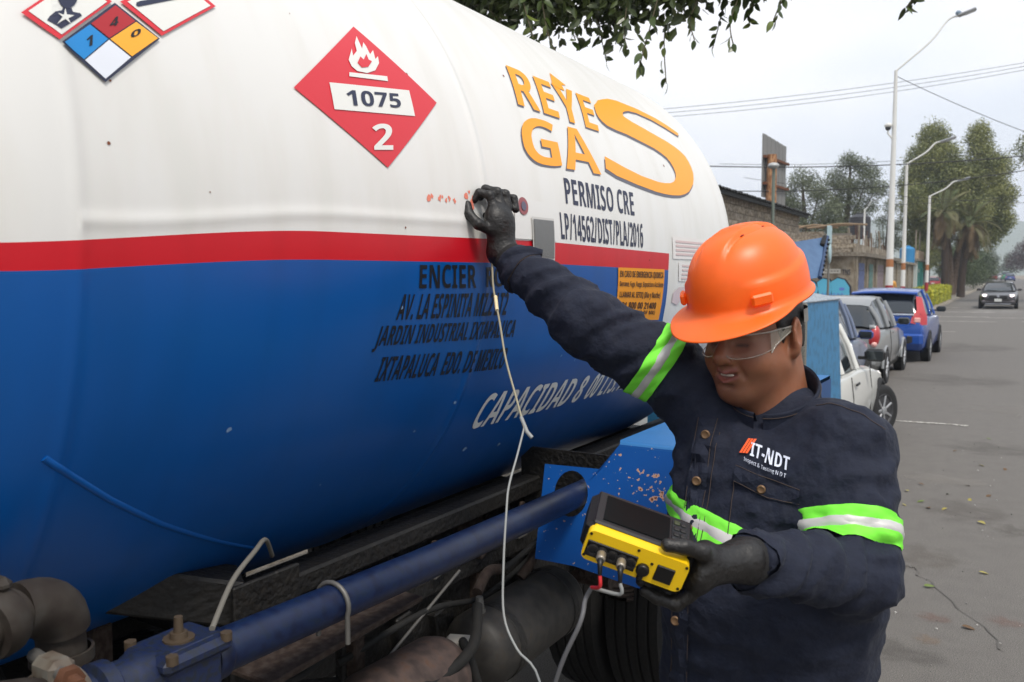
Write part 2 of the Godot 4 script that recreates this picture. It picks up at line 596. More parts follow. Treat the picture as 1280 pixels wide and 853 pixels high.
func build_truck() -> void:
	dent.seed = 4; dent.frequency = 1.0
	truck = thing("gas_tanker_truck", "white, red and blue gas tanker truck that the worker leans on", "truck", Vector3(TX, 0, -2.2))
	var dirt := noise_tex("tank_dirt", 0.012, [[0.2, Color(0.98, 0.977, 0.97)], [0.42, Color(0.994, 0.992, 0.988)], [0.6, 1.0]], 31, 512)
	var rn := noise_tex("tank_gloss", 0.03, [[0.2, 0.92], [0.7, 1.0]], 33, 256)
	var opt := {"albedo_texture": dirt, "roughness_texture": rn, "uv1_triplanar": false, "uv1_scale": Vector3(1.3, 0.3, 1), "metallic_specular": 0.45}
	var white := mat("tank_white", rgb(221, 220, 216), 0.42, 0.0, opt)
	var red := mat("tank_red", rgb(196, 18, 34), 0.36, 0.0, opt)
	var blue := mat("tank_blue", rgb(4, 80, 152), 0.32, 0.0, opt)
	var s_all := []
	var s := S0 - HA
	while s < S3 + HA - 0.0001:
		s_all.append(s)
		var near: float = min(absf(s - S0), absf(s - SM))
		var ds := 0.006 if near < 0.05 else 0.04
		if s < S0 - HA + 0.06 or s > S3 + HA - 0.06: ds = 0.01
		s = s + ds
	s_all.append(S3 + HA)
	var s_a := []; var s_b := [2.8]
	for q in s_all:
		if q < 2.795: s_a.append(q)
		elif q > 2.81: s_b.append(q)
	s_a.append(2.8)
	var white_hi := func(x: float) -> float: return 180.0 - stripe_top(x)
	var dense := func(t: float) -> float: return 0.06 * (t / 0.35) if t < 0.35 else lerpf(0.06, 1.0, (t - 0.35) / 0.65)
	var even := func(t: float) -> float: return t
	var wb := tank_region(stripe_top, white_hi, s_a, 96, dense)
	var edge := func(x: float) -> float:
		return -3.5 - 12.1 * clampf((x - 2.8) / 0.03, 0, 1) - 16.0 * clampf((x - 2.83) / 0.25, 0, 1) - 22.0 * clampf((x - 3.08) / 0.8, 0, 1)
	for q in [2.806, 2.812, 2.82, 2.83]: s_b.append(q)
	s_b.sort()
	var wb2 := tank_region(edge, func(x: float) -> float: return 180.0 - edge.call(x), s_b, 90, even)
	var blue2 := tank_region(func(x: float) -> float: return -180.0 - edge.call(x), edge, s_b, 60, even)
	var red1 := tank_region(stripe_bot, stripe_top, s_a, 8, even)
	var red2 := tank_region(func(x: float) -> float: return 180.0 - stripe_top(x), func(x: float) -> float: return 180.0 - stripe_bot(x), s_a, 4, even)
	var blue1 := tank_region(func(x: float) -> float: return -180.0 - stripe_bot(x), stripe_bot, s_a, 90, even)
	var off: Vector3 = truck.position
	var am := ArrayMesh.new()
	for pair in [[wb, white], [wb2, white], [red1, red], [red2, red], [blue1, blue], [blue2, blue]]:
		am.add_surface_from_arrays(Mesh.PRIMITIVE_TRIANGLES, pair[0].arrays(off))
		am.surface_set_material(am.get_surface_count() - 1, pair[1])
	var tank := part_mesh("tank", am, truck)
	tank_marks(tank, blue)
	truck_chassis()

func tank_marks(tank: Node3D, blue: Material) -> void:
	var navy := mat("print_navy", rgb(34, 40, 66), 0.5)
	var black := mat("print_black", rgb(8, 10, 20), 0.5)
	var wht := mat("print_white", rgb(222, 222, 216), 0.5)
	var yel := mat("print_yellow", rgb(247, 160, 18), 0.45)
	var grey := mat("print_grey", rgb(92, 92, 104), 0.5)
	var red := mat("print_red", rgb(208, 40, 52), 0.4)
	var org := mat("sticker_orange", rgb(232, 148, 14), 0.5)
	# a lower weld line that runs down from the head
	var b := MB.new()
	var pts := []
	var bl := sp([0.63, -22.3, 0.676, -24.9, 0.75, -28.95, 0.867, -34.7, 1.048, -42.6, 1.2, -49.0])
	for i in bl.size() - 1:
		for k in 6:
			var p := bl[i].lerp(bl[i + 1], k / 6.0)
			pts.append(tp(p.x, p.y, -0.0032))
	b.tube(pts, 0.0062, 12)
	part("weld_seam", b, blue, tank, true)
	# address lines
	tank_text("lettering", "ENCIER", [1.380, -6.97, 1.593, -7.02, 1.584, -3.52, 1.378, -3.71], black, tank)
	tank_text("lettering", "RO", [1.630, -6.92, 1.712, -6.88, 1.706, -3.75, 1.624, -3.8], black, tank)
	tank_text("lettering", "AV. LA ESPINITA MZ.2 LT2", [1.316, -11.26, 1.737, -11.58, 1.741, -7.8, 1.326, -7.72], black, tank)
	tank_text("lettering", "JARDIN INDUSTRIAL IXTAPALUCA", [1.258, -15.37, 1.794, -16.3, 1.800, -12.5, 1.270, -11.85], black, tank)
	tank_text("lettering", "IXTAPALUCA  EDO. DE MEXICO", [1.288, -19.82, 1.786, -21.17, 1.790, -17.3, 1.297, -16.2], black, tank)
	for q in [["CAPACIDAD 8", 0.0, 0.612], ["00 LTS. AL", 0.652, 1.0]]:
		var l: float = q[1]; var r: float = q[2]
		var c := func(t: float) -> Array: return [lerpf(1.7665, 2.7653, t), lerpf(-33.02, -33.37, t), lerpf(1.7524, 2.751, t), lerpf(-25.76, -27.07, t)]
		var A: Array = c.call(l); var B: Array = c.call(r)
		tank_text("lettering", q[0], [A[0] - 0.012, A[1], B[0] - 0.012, B[1], B[2] + 0.012, B[3], A[2] + 0.012, A[3]], wht, tank)
	# the company's name, each word over a grey shadow
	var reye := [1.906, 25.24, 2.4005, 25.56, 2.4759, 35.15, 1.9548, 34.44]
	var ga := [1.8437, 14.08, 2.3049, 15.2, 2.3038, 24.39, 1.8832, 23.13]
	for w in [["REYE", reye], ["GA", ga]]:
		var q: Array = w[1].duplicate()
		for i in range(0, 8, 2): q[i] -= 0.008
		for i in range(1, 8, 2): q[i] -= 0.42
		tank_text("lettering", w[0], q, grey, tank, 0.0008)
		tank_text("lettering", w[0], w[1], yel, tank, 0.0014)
	tank_poly("lettering", [2.215, 34.2, 2.262, 38.2, 2.33, 36.0, 2.295, 35.6, 2.287, 33.9, 2.25, 33.9], yel, tank, 0.0019)
	var S := [3.324, 36.1, 3.24, 37.7, 3.142, 38.9, 2.960, 39.5, 2.774, 39.1, 2.68, 38.2, 2.607, 36.8, 2.55, 35.6, 2.518, 34.4, 2.48, 33.2, 2.468, 32.1, 2.457, 30.8, 2.457, 29.7, 2.47, 28.8, 2.496, 28.1, 2.56, 27.75, 2.645, 27.65, 2.803, 26.8, 2.87, 26.4, 2.926, 25.7, 2.97, 24.8, 2.992, 23.7, 3.004, 22.4, 3.005, 21.1, 2.995, 20.0, 2.976, 19.0, 2.95, 18.2, 2.909, 17.57, 2.85, 17.15, 2.783, 17.0, 2.634, 17.37, 2.503, 18.31, 2.369, 19.61, 2.350, 16.82, 2.422, 15.8, 2.569, 14.96, 2.734, 14.34, 2.82, 14.3, 2.901, 14.46, 2.98, 14.9, 3.041, 15.61, 3.095, 16.6, 3.135, 17.82, 3.175, 19.2, 3.201, 20.63, 3.225, 22.5, 3.233, 24.38, 3.23, 26.0, 3.219, 27.52, 3.185, 28.7, 3.136, 29.66, 3.08, 30.4, 2.997, 31.04, 2.853, 32.19, 2.78, 32.7, 2.741, 33.2, 2.722, 33.6, 2.726, 34.05, 2.74, 34.9, 2.766, 35.58, 2.82, 36.6, 2.911, 37.3, 3.051, 37.18, 3.18, 36.07, 3.287, 34.79]
	tank_poly("lettering", S, grey, tank, 0.0008, -0.012, -0.75)
	tank_poly("lettering", S, yel, tank, 0.0014)
	tank_text("lettering", "PERMISO CRE", [2.0355, 7.85, 2.5069, 7.68, 2.5219, 12.92, 2.0435, 12.81], navy, tank)
	tank_text("lettering", "LP/14562/DIST/PLA/2016", [1.9946, 1.38, 2.5624, 0.99, 2.5655, 6.27, 1.9917, 6.22], navy, tank)
	# hazard placard
	var d := tank_poly("hazard_placard", [1.304, 28.87, 1.508, 20.19, 1.288, 8.68, 1.068, 16.4], red, tank, 0.002)
	tank_poly("number_panel", [1.164, 18.36, 1.414, 20.78, 1.409, 16.9, 1.160, 14.87], wht, d, 0.0034)
	tank_poly("flame_bar", [1.2308, 20.7, 1.3512, 21.97, 1.3485, 21.21, 1.2271, 20.09], wht, d, 0.0034)
	tank_poly("flame_symbol", [1.241, 22.6, 1.244, 21.75, 1.257, 21.27, 1.287, 21.45, 1.317, 22.32, 1.339, 23.77, 1.344, 24.89, 1.331, 24.23, 1.335, 25.67, 1.319, 24.76, 1.316, 25.94, 1.312, 26.48, 1.299, 25.26, 1.297, 27.13, 1.282, 25.8, 1.278, 24.53, 1.260, 23.51, 1.264, 24.63], wht, d, 0.0034)
	tank_poly("flame_symbol", [1.265, 22.55, 1.282, 23.76, 1.289, 23.4, 1.305, 24.52, 1.306, 23.7, 1.315, 23.61, 1.296, 22.47, 1.274, 22.0], red, d, 0.0044)
	tank_text("lettering", "1075", [1.2, 15.81, 1.3671, 17.55, 1.3729, 19.73, 1.2041, 17.97], navy, d, 0.0046)
	tank_text("lettering", "2", [1.252, 10.67, 1.3112, 11.2, 1.3251, 14.92, 1.2588, 14.08], wht, d, 0.0036)
	# four coloured squares
	var t := [0.7471, 20.17]; var tl := [0.6989, 17.32]; var l := [0.653, 14.73]; var lb := [0.6788, 13.57]; var bo := [0.7056, 12.16]; var br := [0.7536, 15.01]; var r := [0.8072, 17.83]; var tr := [0.7747, 19.0]; var ce := [0.7231, 16.28]
	var edge := MB.new()
	var nf := tank_poly("hazard_diamond", [t[0], t[1] + 0.2, l[0] - 0.002, l[1], bo[0], bo[1] - 0.2, r[0] + 0.002, r[1]], navy, tank, 0.003)
	var k := func(q: Array) -> Array:
		var cx := 0.0; var cy := 0.0
		for i in range(0, 8, 2): cx += q[i] / 4; cy += q[i + 1] / 4
		var o := []
		for i in range(0, 8, 2): o.append(cx + (q[i] - cx) * 0.955); o.append(cy + (q[i + 1] - cy) * 0.955)
		return o
	tank_poly("diamond_field", k.call(t + tl + ce + tr), mat("print_dark_red", rgb(170, 28, 36), 0.45), nf, 0.0038)
	tank_poly("diamond_field", k.call(tl + l + lb + ce), mat("print_sky_blue", rgb(20, 130, 200), 0.45), nf, 0.0038)
	tank_poly("diamond_field", k.call(tr + ce + br + r), mat("print_amber", rgb(244, 170, 44), 0.45), nf, 0.0038)
	tank_poly("diamond_field", k.call(ce + lb + bo + br), mat("print_pale", rgb(220, 224, 232), 0.45), nf, 0.0038)
	tank_text("lettering", "4", [0.727, 17.4, 0.742, 18.0, 0.748, 19.0, 0.734, 18.5], black, nf, 0.0046)
	tank_text("lettering", "1", [0.683, 14.75, 0.695, 15.2, 0.699, 16.25, 0.69, 15.9], black, nf, 0.0046)
	tank_text("lettering", "0", [0.757, 16.9, 0.775, 17.6, 0.78, 18.4, 0.762, 17.7], black, nf, 0.0046)
	# two red-framed diamonds
	for g in [[0.6486, 14.9, 0.6081, 16.78, 0.7025, 22.29, 0.743, 20.41], [0.8139, 18.22, 0.7566, 20.69, 0.8818, 26.48, 0.9391, 24.01]]:
		var gm := tank_poly("hazard_diamond", g, red, tank, 0.003)
		var inn := []
		var cx: float = (g[0] + g[2] + g[4] + g[6]) / 4; var cy: float = (g[1] + g[3] + g[5] + g[7]) / 4
		for i in range(0, 8, 2): inn.append(cx + (g[i] - cx) * 0.87); inn.append(cy + (g[i + 1] - cy) * 0.87)
		tank_poly("diamond_field", inn, wht, gm, 0.0038)
		if g[0] < 0.7:
			tank_poly("symbol", [0.637, 16.45, 0.641, 16.85, 0.650, 17.43, 0.660, 17.75, 0.664, 18.18, 0.676, 18.34, 0.677, 18.0, 0.687, 18.07, 0.689, 17.87, 0.653, 15.9], navy, gm, 0.0046)
			tank_poly("symbol", [0.689, 19.7, 0.686, 19.19, 0.681, 18.72, 0.675, 18.35, 0.669, 18.14, 0.664, 18.11, 0.660, 18.28, 0.658, 18.61, 0.658, 19.05, 0.661, 19.55, 0.666, 20.03, 0.672, 20.42, 0.678, 20.65, 0.684, 20.68, 0.688, 20.51, 0.690, 20.17], navy, gm, 0.0050)
			tank_poly("symbol", [0.666, 18.09, 0.666, 17.5, 0.677, 17.64, 0.667, 17.15, 0.669, 16.72, 0.662, 16.97, 0.647, 16.16, 0.658, 17.06, 0.652, 17.29, 0.661, 17.35], wht, gm, 0.0056)
		else:
			tank_poly("symbol", [0.783, 21.07, 0.789, 21.36, 0.873, 23.93, 0.870, 23.41, 0.785, 20.69, 0.781, 20.72], navy, gm, 0.0046)
	# emergency notice
	var em := [2.395, -14.2, 2.7819, -15.28, 2.7582, -3.4, 2.367, -3.27]
	var e := tank_poly("emergency_notice", [2.395, -14.2, 2.7819, -15.28, 2.7582, -3.4, 2.367, -3.27], org, tank, 0.002)
	var at := on_tank(em, 0.0036)
	for L in [["EN CASO DE EMERGENCIA QUIMICA", 0.03, 0.97, 0.80, 0.945], ["Derrame, Fuga, Fuego, Exposicion o Accidente", 0.03, 0.98, 0.62, 0.755], ["LLAMAR AL SETIQ (Dia y Noche)", 0.04, 0.93, 0.405, 0.56], ["01 800 00 21400", 0.1, 0.86, 0.225, 0.355], ["(SIN COSTO DF MX)", 0.12, 0.86, 0.1, 0.19]]:
		text_on("lettering", L[0], func(u: float, v: float) -> Vector3: return at.call(lerpf(L[1], L[2], u), lerpf(L[3], L[4], v)), black, e, true, 0.05)
	# data plate, emblem and the raised panel behind them
	tank_poly("panel", [1.757, 7.59, 1.960, 7.33, 1.963, 0.95, 1.75, 0.85], mat("tank_white"), tank, 0.003)
	var pl := tank_poly("data_plate", [1.8303, 4.68, 1.9478, 4.76, 1.949, -2.45, 1.8346, -2.07], mat("plate_frame", rgb(205, 203, 198), 0.5, 0.2), tank, 0.006)
	tank_poly("plate_face", [1.8363, 4.28, 1.9418, 4.36, 1.943, -2.1, 1.8396, -1.72], mat("plate_metal", rgb(150, 150, 148), 0.5, 0.6, {"albedo_texture": noise_tex("plate_print", 0.2, [[0.4, 0.72], [0.6, 1.0]], 3, 256), "uv1_scale": Vector3(6, 30, 6)}), pl, 0.008)
	var ring := []; var ring2 := []
	for i in 20:
		var a := TAU * i / 20
		ring.append(1.7947 + 0.024 * cos(a)); ring.append(6.23 + 1.45 * sin(a))
		ring2.append(1.7947 + 0.012 * cos(a)); ring2.append(6.23 + 0.75 * sin(a))
	var em2 := tank_poly("emblem", ring, mat("emblem_red", rgb(150, 84, 88), 0.5), tank, 0.005)
	tank_poly("emblem_centre", ring2, mat("emblem_dark", rgb(96, 92, 110), 0.5), em2, 0.0065)
	# sheets of paper stuck on the far end, faded print
	var paper := mat("faded_paper", rgb(222, 218, 214), 0.8)
	var pink := mat("faded_print", rgb(208, 186, 184), 0.8)
	var s1 := tank_poly("paper_sheet", [2.83, 4.3, 3.30, 4.6, 3.29, -0.6, 2.835, -0.9], paper, tank, 0.002)
	for i in 4:
		tank_poly("print_line", [2.86, 3.5 - i * 1.0, 3.2, 3.7 - i * 1.0, 3.2, 3.2 - i * 1.0, 2.86, 3.0 - i * 1.0], pink, s1, 0.0035)
	var s2 := tank_poly("paper_sheet", [2.894, -1.6, 3.086, -1.7, 3.083, -6.3, 2.908, -6.1], paper, tank, 0.002)
	for i in 4:
		tank_poly("print_line", [2.93, -2.2 - i, 3.05, -2.3 - i, 3.05, -2.7 - i, 2.93, -2.6 - i], pink, s2, 0.0035)
	tank_poly("paint_patch", [2.87, -9.0, 2.92, -7.6, 2.98, -7.6, 2.99, -9.8, 2.93, -12.0, 2.87, -11.2], mat("faded_mark", rgb(205, 188, 190), 0.7), tank, 0.002)
	# red marker scrawl by the gloved hand
	var ink := mat("red_ink", rgb(226, 130, 108), 0.6)
	for q in [[1.412, 5.6, 0.009], [1.425, 5.75, 0.006], [1.452, 5.6, 0.007], [1.462, 5.9, 0.005], [1.474, 5.5, 0.006], [1.488, 5.8, 0.007], [1.505, 5.55, 0.006], [1.552, 6.5, 0.008], [1.566, 7.2, 0.006], [1.58, 6.3, 0.009], [1.573, 5.4, 0.01], [1.553, 4.9, 0.006]]:
		var po := []
		for i in 9:
			var a := TAU * i / 9
			var rr: float = q[2] * (0.35 + 0.8 * rng.randf())
			po.append(q[0] + rr * cos(a)); po.append(q[1] + rad_to_deg(rr / TR) * sin(a) * 1.2)
		tank_poly("marker_scrawl", po, ink, tank, 0.001)
	# rust specks and chips
	var rust := mat("rust_speck", rgb(120, 66, 40), 0.9)
	for q in [[0.7, 6.4, 0.006], [0.715, 12.3, 0.004], [1.33, 1.1, 0.005], [0.86, 3.0, 0.003], [2.9, 22.0, 0.012], [3.02, 20.5, 0.014], [1.9, 31.0, 0.008], [1.12, 27.0, 0.003], [1.65, -0.8, 0.006], [2.62, -1.5, 0.007], [1.43, 23.6, 0.009]]:
		var po := []
		for i in 7:
			var a := TAU * i / 7
			var rr: float = q[2] * 0.45 * (0.7 + 0.5 * rng.randf())
			po.append(q[0] + rr * cos(a)); po.append(q[1] + rad_to_deg(rr / TR) * sin(a))
		tank_poly("paint_chip", po, rust, tank, 0.001)
	var pale := mat("pale_chip", rgb(120, 150, 186), 0.8)
	for q in [[0.94, -23.0, 0.006], [1.33, -9.6, 0.005], [1.62, -26.0, 0.006], [1.8, -38.0, 0.012], [2.0, -40.0, 0.008], [1.5, -30.0, 0.004], [2.2, -22.0, 0.005], [2.1, -20.5, 0.005], [1.25, -36.0, 0.004]]:
		var po := []
		for i in 6:
			var a := TAU * i / 6
			var rr: float = q[2] * (0.5 + 0.7 * rng.randf())
			po.append(q[0] + rr * cos(a)); po.append(q[1] + rad_to_deg(rr / TR) * sin(a))
		tank_poly("paint_chip", po, pale, tank, 0.001)

func truck_chassis() -> void:
	var grease := mat("greasy_black", rgb(27, 26, 25), 0.62, 0.0, {"albedo_texture": noise_tex("grease", 0.03, [[0.25, Color(0.7, 0.68, 0.66)], [0.5, Color(0.88, 0.86, 0.83)], [0.7, Color(1, 0.97, 0.92)], [0.85, Color(1.0, 0.88, 0.74)]], 41, 512), "uv1_scale": Vector3(2.5, 2.5, 2.5), "normal_texture": noise_tex("pitted", 0.08, [], 43, 256, FastNoiseLite.TYPE_SIMPLEX_SMOOTH, 4, 4.0), "normal_scale": 0.5})
	var rusty := mat("rusty_steel", rgb(62, 52, 46), 0.85, 0.1, {"albedo_texture": noise_tex("rust", 0.03, [[0.25, Color(0.66, 0.56, 0.5)], [0.5, Color(0.86, 0.8, 0.75)], [0.75, 1.0]], 44, 512), "uv1_scale": Vector3(3, 3, 3)})
	var worn := noise_tex("worn_blue", 0.016, [[0.25, Color(0.55, 0.62, 0.75)], [0.45, Color(0.8, 0.86, 0.95)], [0.55, Color(1, 1, 1)], [0.68, Color(0.9, 0.95, 1.0)], [0.8, Color(1.0, 0.95, 0.85)]], 45, 512)
	var pipe_blue := mat("pipe_blue", rgb(17, 32, 62), 0.42, 0.0, {"albedo_texture": worn, "uv1_scale": Vector3(3, 3, 3), "roughness_texture": T["tank_gloss"]})
	var steel := mat("dull_steel", rgb(104, 102, 98), 0.5, 0.4)
	var pipe_grey := mat("pipe_grey", rgb(56, 52, 47), 0.75, 0.1, {"albedo_texture": T["rust"], "uv1_scale": Vector3(1.2, 1.2, 1.2)})
	var brass := mat("brass", rgb(84, 71, 56), 0.6, 0.4)
	var rubber := mat("rubber", rgb(26, 26, 26), 0.85, 0.0, {"albedo_texture": T["grease"], "uv1_scale": Vector3(3, 3, 3)})
	var b := MB.new()
	# main rails and cross members under the tank
	for x in [-1.40, -2.42]:
		b = MB.new()
		b.box(Vector3(x, 0.985, -2.6), Vector3(0.075, 0.17, 3.0), Basis(), 0.008)
		part("chassis_rail", b, grease, truck, true)
	b = MB.new()
	b.box(Vector3(-1.31, 1.075, -2.3), Vector3(0.06, 0.05, 2.4), Basis(), 0.006)
	part("tank_skid", b, grease, truck, true)
	for i in 5:
		b = MB.new()
		b.box(Vector3(-1.352, 1.035, -1.45 - i * 0.27), Vector3(0.03, 0.10, 0.12), Basis(), 0.006)
		part("rail_bracket", b, grease if i % 2 else rusty, truck, true)
	b = MB.new()
	# an outrigger that runs from the rail's corner obliquely in under the tank
	var ba := Vector3(-1.27, 1.093, -1.085); var be := Vector3(-1.60, 1.265, -0.60)
	var bd := (be - ba).normalized()
	var bz := Vector3.UP.cross(bd).normalized()
	if bz.z < 0.0: bz = -bz
	var bb0 := Basis(bd, bz.cross(bd), bz)
	b.box((ba + be) / 2 - bz * 0.05, Vector3(ba.distance_to(be), 0.088, 0.12), bb0, 0.006)
	var cross := part("outrigger", b, grease, truck, true)
	b = MB.new()
	b.box(Vector3(-1.25, 1.098, -1.135), Vector3(0.012, 0.085, 0.17), Basis(), 0.003)
	part("end_plate", b, grease, cross, true)
	b = MB.new()
	b.box(Vector3(-1.95, 1.0, -1.2), Vector3(1.2, 0.1, 0.12), Basis(), 0.006)
	part("cross_member", b, grease, truck, true)
	# what hangs between and behind the rails
	for q in [["gearbox", Vector3(-1.92, 0.72, -0.35), Vector3(0.55, 0.5, 1.1)], ["fuel_tank", Vector3(-2.62, 0.66, -1.25), Vector3(0.5, 0.5, 1.7)], ["battery_box", Vector3(-2.6, 0.66, -0.1), Vector3(0.45, 0.5, 0.5)], ["driveshaft_guard", Vector3(-1.91, 0.62, -2.0), Vector3(0.3, 0.3, 1.9)], ["side_plate", Vector3(-2.75, 0.85, -2.45), Vector3(0.06, 0.7, 0.6)], ["pump_housing", Vector3(-1.62, 0.72, -0.95), Vector3(0.34, 0.36, 0.6)]]:
		b = MB.new(); b.box(q[1], q[2], Basis(), 0.05)
		part(q[0], b, grease, truck, true)
	for z in [-2.4, -3.6]:
		b = MB.new(); b.box(Vector3(-1.91, 0.97, z), Vector3(0.95, 0.14, 0.1), Basis(), 0.006)
		part("cross_member", b, grease, truck, true)
	# cradle plate seen behind the beam
	b = MB.new(); b.box(Vector3(-1.95, 1.0, -0.95), Vector3(0.9, 0.10, 0.04), Basis(), 0.004)
	part("cross_member", b, rusty, truck, true)
	# a second, lower rail with brackets and hangers
	b = MB.new(); b.box(Vector3(-1.22, 0.985, -1.75), Vector3(0.05, 0.07, 1.5), Basis(Vector3.RIGHT, -0.02), 0.005)
	part("lower_rail", b, grease, truck, true)
	b = MB.new(); b.box(Vector3(-1.24, 0.86, -1.95), Vector3(0.03, 0.2, 1.25), Basis(), 0.005)
	part("side_plate", b, grease, truck, true)
	for i in 7:
		b = MB.new(); b.box(Vector3(-1.215, 0.90 - 0.02 * (i % 3), -1.35 - i * 0.16), Vector3(0.03, 0.09 + 0.03 * (i % 2), 0.035 + 0.02 * (i % 3)), Basis(Vector3.RIGHT, 0.1 * (i % 3)), 0.004)
		part("hanger", b, rusty if i % 3 == 0 else grease, truck, true)
	b = MB.new(); b.box(Vector3(-1.13, 1.045, -1.17), Vector3(0.16, 0.012, 0.42), Basis(Vector3.RIGHT, 0.03), 0.003)
	part("bracket_plate", b, rusty, truck, true)
	# the blue discharge pipe
	b = MB.new()
	b.tube([Vector3(-1.0, 1.168, -0.80), Vector3(-1.0, 1.152, -1.30), Vector3(-1.0, 1.143, -1.9), Vector3(-1.0, 1.138, -2.4)], 0.033, 24)
	var pipe := part("discharge_pipe", b, pipe_blue, truck, true)
	b = MB.new()
	var pts := []
	for i in 15:
		var a := lerpf(-0.4, PI + 0.4, i / 14.0)
		pts.append(Vector3(-1.0 + 0.037 * cos(a), 1.160 + 0.037 * sin(a), -1.055))
	pts.push_front(pts[0] + Vector3(0, -0.05, 0)); pts.append(pts[-1] + Vector3(0, -0.05, 0))
	b.tube(pts, 0.0045, 8)
	part("pipe_clamp", b, steel, pipe, true)
	b = MB.new(); b.lathe(Vector3(-1.0, 1.169, -0.79), Vector3(0, -0.03, -1), [[0.0, 0.036], [0.006, 0.039], [0.02, 0.039], [0.026, 0.035]], 24)
	part("pipe_collar", b, pipe_blue, pipe, true)
	# valve block at the end of the pipe
	b = MB.new()
	b.box(Vector3(-1.0, 1.172, -0.745), Vector3(0.085, 0.082, 0.10), Basis(), 0.014)
	b.box(Vector3(-1.0, 1.2, -0.745), Vector3(0.10, 0.024, 0.115), Basis(), 0.008)
	b.lathe(Vector3(-1.0, 1.178, -0.70), Vector3(0, 0.06, 1), [[0.0, 0.0], [0.0, 0.036], [0.03, 0.040], [0.035, 0.036], [0.06, 0.036], [0.066, 0.044], [0.085, 0.044], [0.09, 0.034], [0.13, 0.034], [0.13, 0.0]], 24)
	var valve := part("valve_body", b, mat("valve_blue", rgb(24, 36, 62), 0.55, 0.0, {"albedo_texture": noise_tex("chipped_blue", 0.05, [[0.3, Color(1.0, 0.86, 0.68)], [0.42, Color(0.85, 0.85, 0.9)], [0.5, 1.0], [0.65, Color(0.7, 0.8, 1.0)]], 47, 256), "uv1_scale": Vector3(6, 6, 6)}), truck, true)
	b = MB.new()
	b.lathe(Vector3(-1.0, 1.21, -0.745), Vector3(0, 1, 0), [[0, 0.022], [0.006, 0.022], [0.006, 0.013], [0.014, 0.012], [0.014, 0.007], [0.036, 0.006], [0.036, 0.0]], 12)
	part("valve_stem", b, brass, valve, true)
	for q in [[-0.955, -0.70], [-0.955, -0.79], [-1.045, -0.70]]:
		b = MB.new(); b.lathe(Vector3(q[0], 1.205, q[1]), Vector3(0, 1, 0), [[0, 0.009], [0.012, 0.009], [0.012, 0.0]], 6)
		part("bolt", b, brass, valve, true)
	# grooved coupling, pale, next to the valve
	b = MB.new()
	b.lathe(Vector3(-0.995, 1.19, -0.585), Vector3(0.05, 0.1, 1), [[0.0, 0.035], [0.0, 0.05], [0.012, 0.054], [0.03, 0.054], [0.042, 0.05], [0.042, 0.035]], 28)
	for sgn in [1.0, -1.0]:
		b.box(Vector3(-0.995, 1.19 + 0.056, -0.563) if sgn > 0 else Vector3(-0.995, 1.19 - 0.056, -0.563), Vector3(0.05, 0.03, 0.034), Basis(), 0.008)
	var coup := part("pipe_coupling", b, mat("pale_paint", rgb(108, 105, 97), 0.6, 0.0, {"albedo_texture": T["rust"]}), truck, true)
	b = MB.new(); b.tube([Vector3(-0.95, 1.247, -0.555), Vector3(-1.05, 1.247, -0.57)], 0.009, 8)
	part("bolt", b, steel, coup, true)
	b = MB.new(); b.lathe(Vector3(-0.955, 1.247, -0.556), Vector3(1, 0, 0.1), [[0, 0.016], [0.014, 0.016], [0.014, 0.009], [0.034, 0.008], [0.034, 0.0]], 6)
	part("nut", b, mat("rusty_nut", rgb(92, 58, 38), 0.8, 0.2), coup, true)
	# grey transfer pipes with an elbow at the truck's front end
	b = MB.new()
	pts = [Vector3(-1.0, 1.29, -0.30), Vector3(-1.04, 1.293, -0.46), Vector3(-1.07, 1.303, -0.56)]
	b.tube(pts, 0.031, 22)
	var gp := part("transfer_pipe", b, pipe_grey, truck, true)
	b = MB.new()
	pts = []
	for i in 9:
		var a := PI * 0.5 * i / 8.0
		pts.append(Vector3(-1.075 - 0.008 * i / 8.0, 1.255 + 0.045 * cos(a), -0.565 - 0.06 * sin(a)))
	b.tube(pts, [0.036, 0.037, 0.038, 0.039, 0.039, 0.038, 0.037, 0.036, 0.036], 22)
	part("pipe_elbow", b, pipe_grey, gp, true)
	b = MB.new()
	b.lathe(Vector3(-1.055, 1.299, -0.515), Vector3(-0.3, 0.1, -1), [[0, 0.030], [0, 0.041], [0.008, 0.044], [0.024, 0.044], [0.032, 0.041], [0.032, 0.030]], 26)
	b.box(Vector3(-1.065, 1.348, -0.535), Vector3(0.05, 0.02, 0.024), Basis(), 0.008)
	part("pipe_coupling", b, pipe_grey, gp, true)
	b = MB.new(); b.tube([Vector3(-1.085, 1.25, -0.625), Vector3(-1.085, 0.9, -0.64)], 0.031, 20)
	part("transfer_pipe", b, pipe_grey, gp, true)
	b = MB.new(); b.lathe(Vector3(-1.085, 1.225, -0.626), Vector3(0, -1, 0), [[0, 0.036], [0.0, 0.040], [0.016, 0.040], [0.02, 0.032]], 22)
	part("pipe_collar", b, pipe_grey, gp, true)
	b = MB.new()
	b.tube([Vector3(-0.94, 1.26, -0.26), Vector3(-0.96, 1.255, -0.44), Vector3(-0.985, 1.225, -0.52), Vector3(-0.992, 1.196, -0.58)], 0.027, 20)
	part("transfer_pipe", b, pipe_grey, gp, true)
	b = MB.new()
	b.tube([Vector3(-0.93, 1.20, -0.30), Vector3(-0.95, 1.20, -0.48), Vector3(-0.965, 1.19, -0.58)], 0.02, 14)
	part("hose", b, rubber, gp, true)
	# a thin cable that loops from the beam down to the valve
	b = MB.new()
	b.tube(bez([Vector3(-0.985, 1.215, -0.79), Vector3(-1.07, 1.235, -0.90), Vector3(-1.13, 1.245, -1.0), Vector3(-1.19, 1.235, -1.08), Vector3(-1.26, 1.17, -1.16)], 6), 0.0045, 8)
	part("loop_cable", b, mat("pale_cable", rgb(112, 108, 99), 0.6), truck, true)
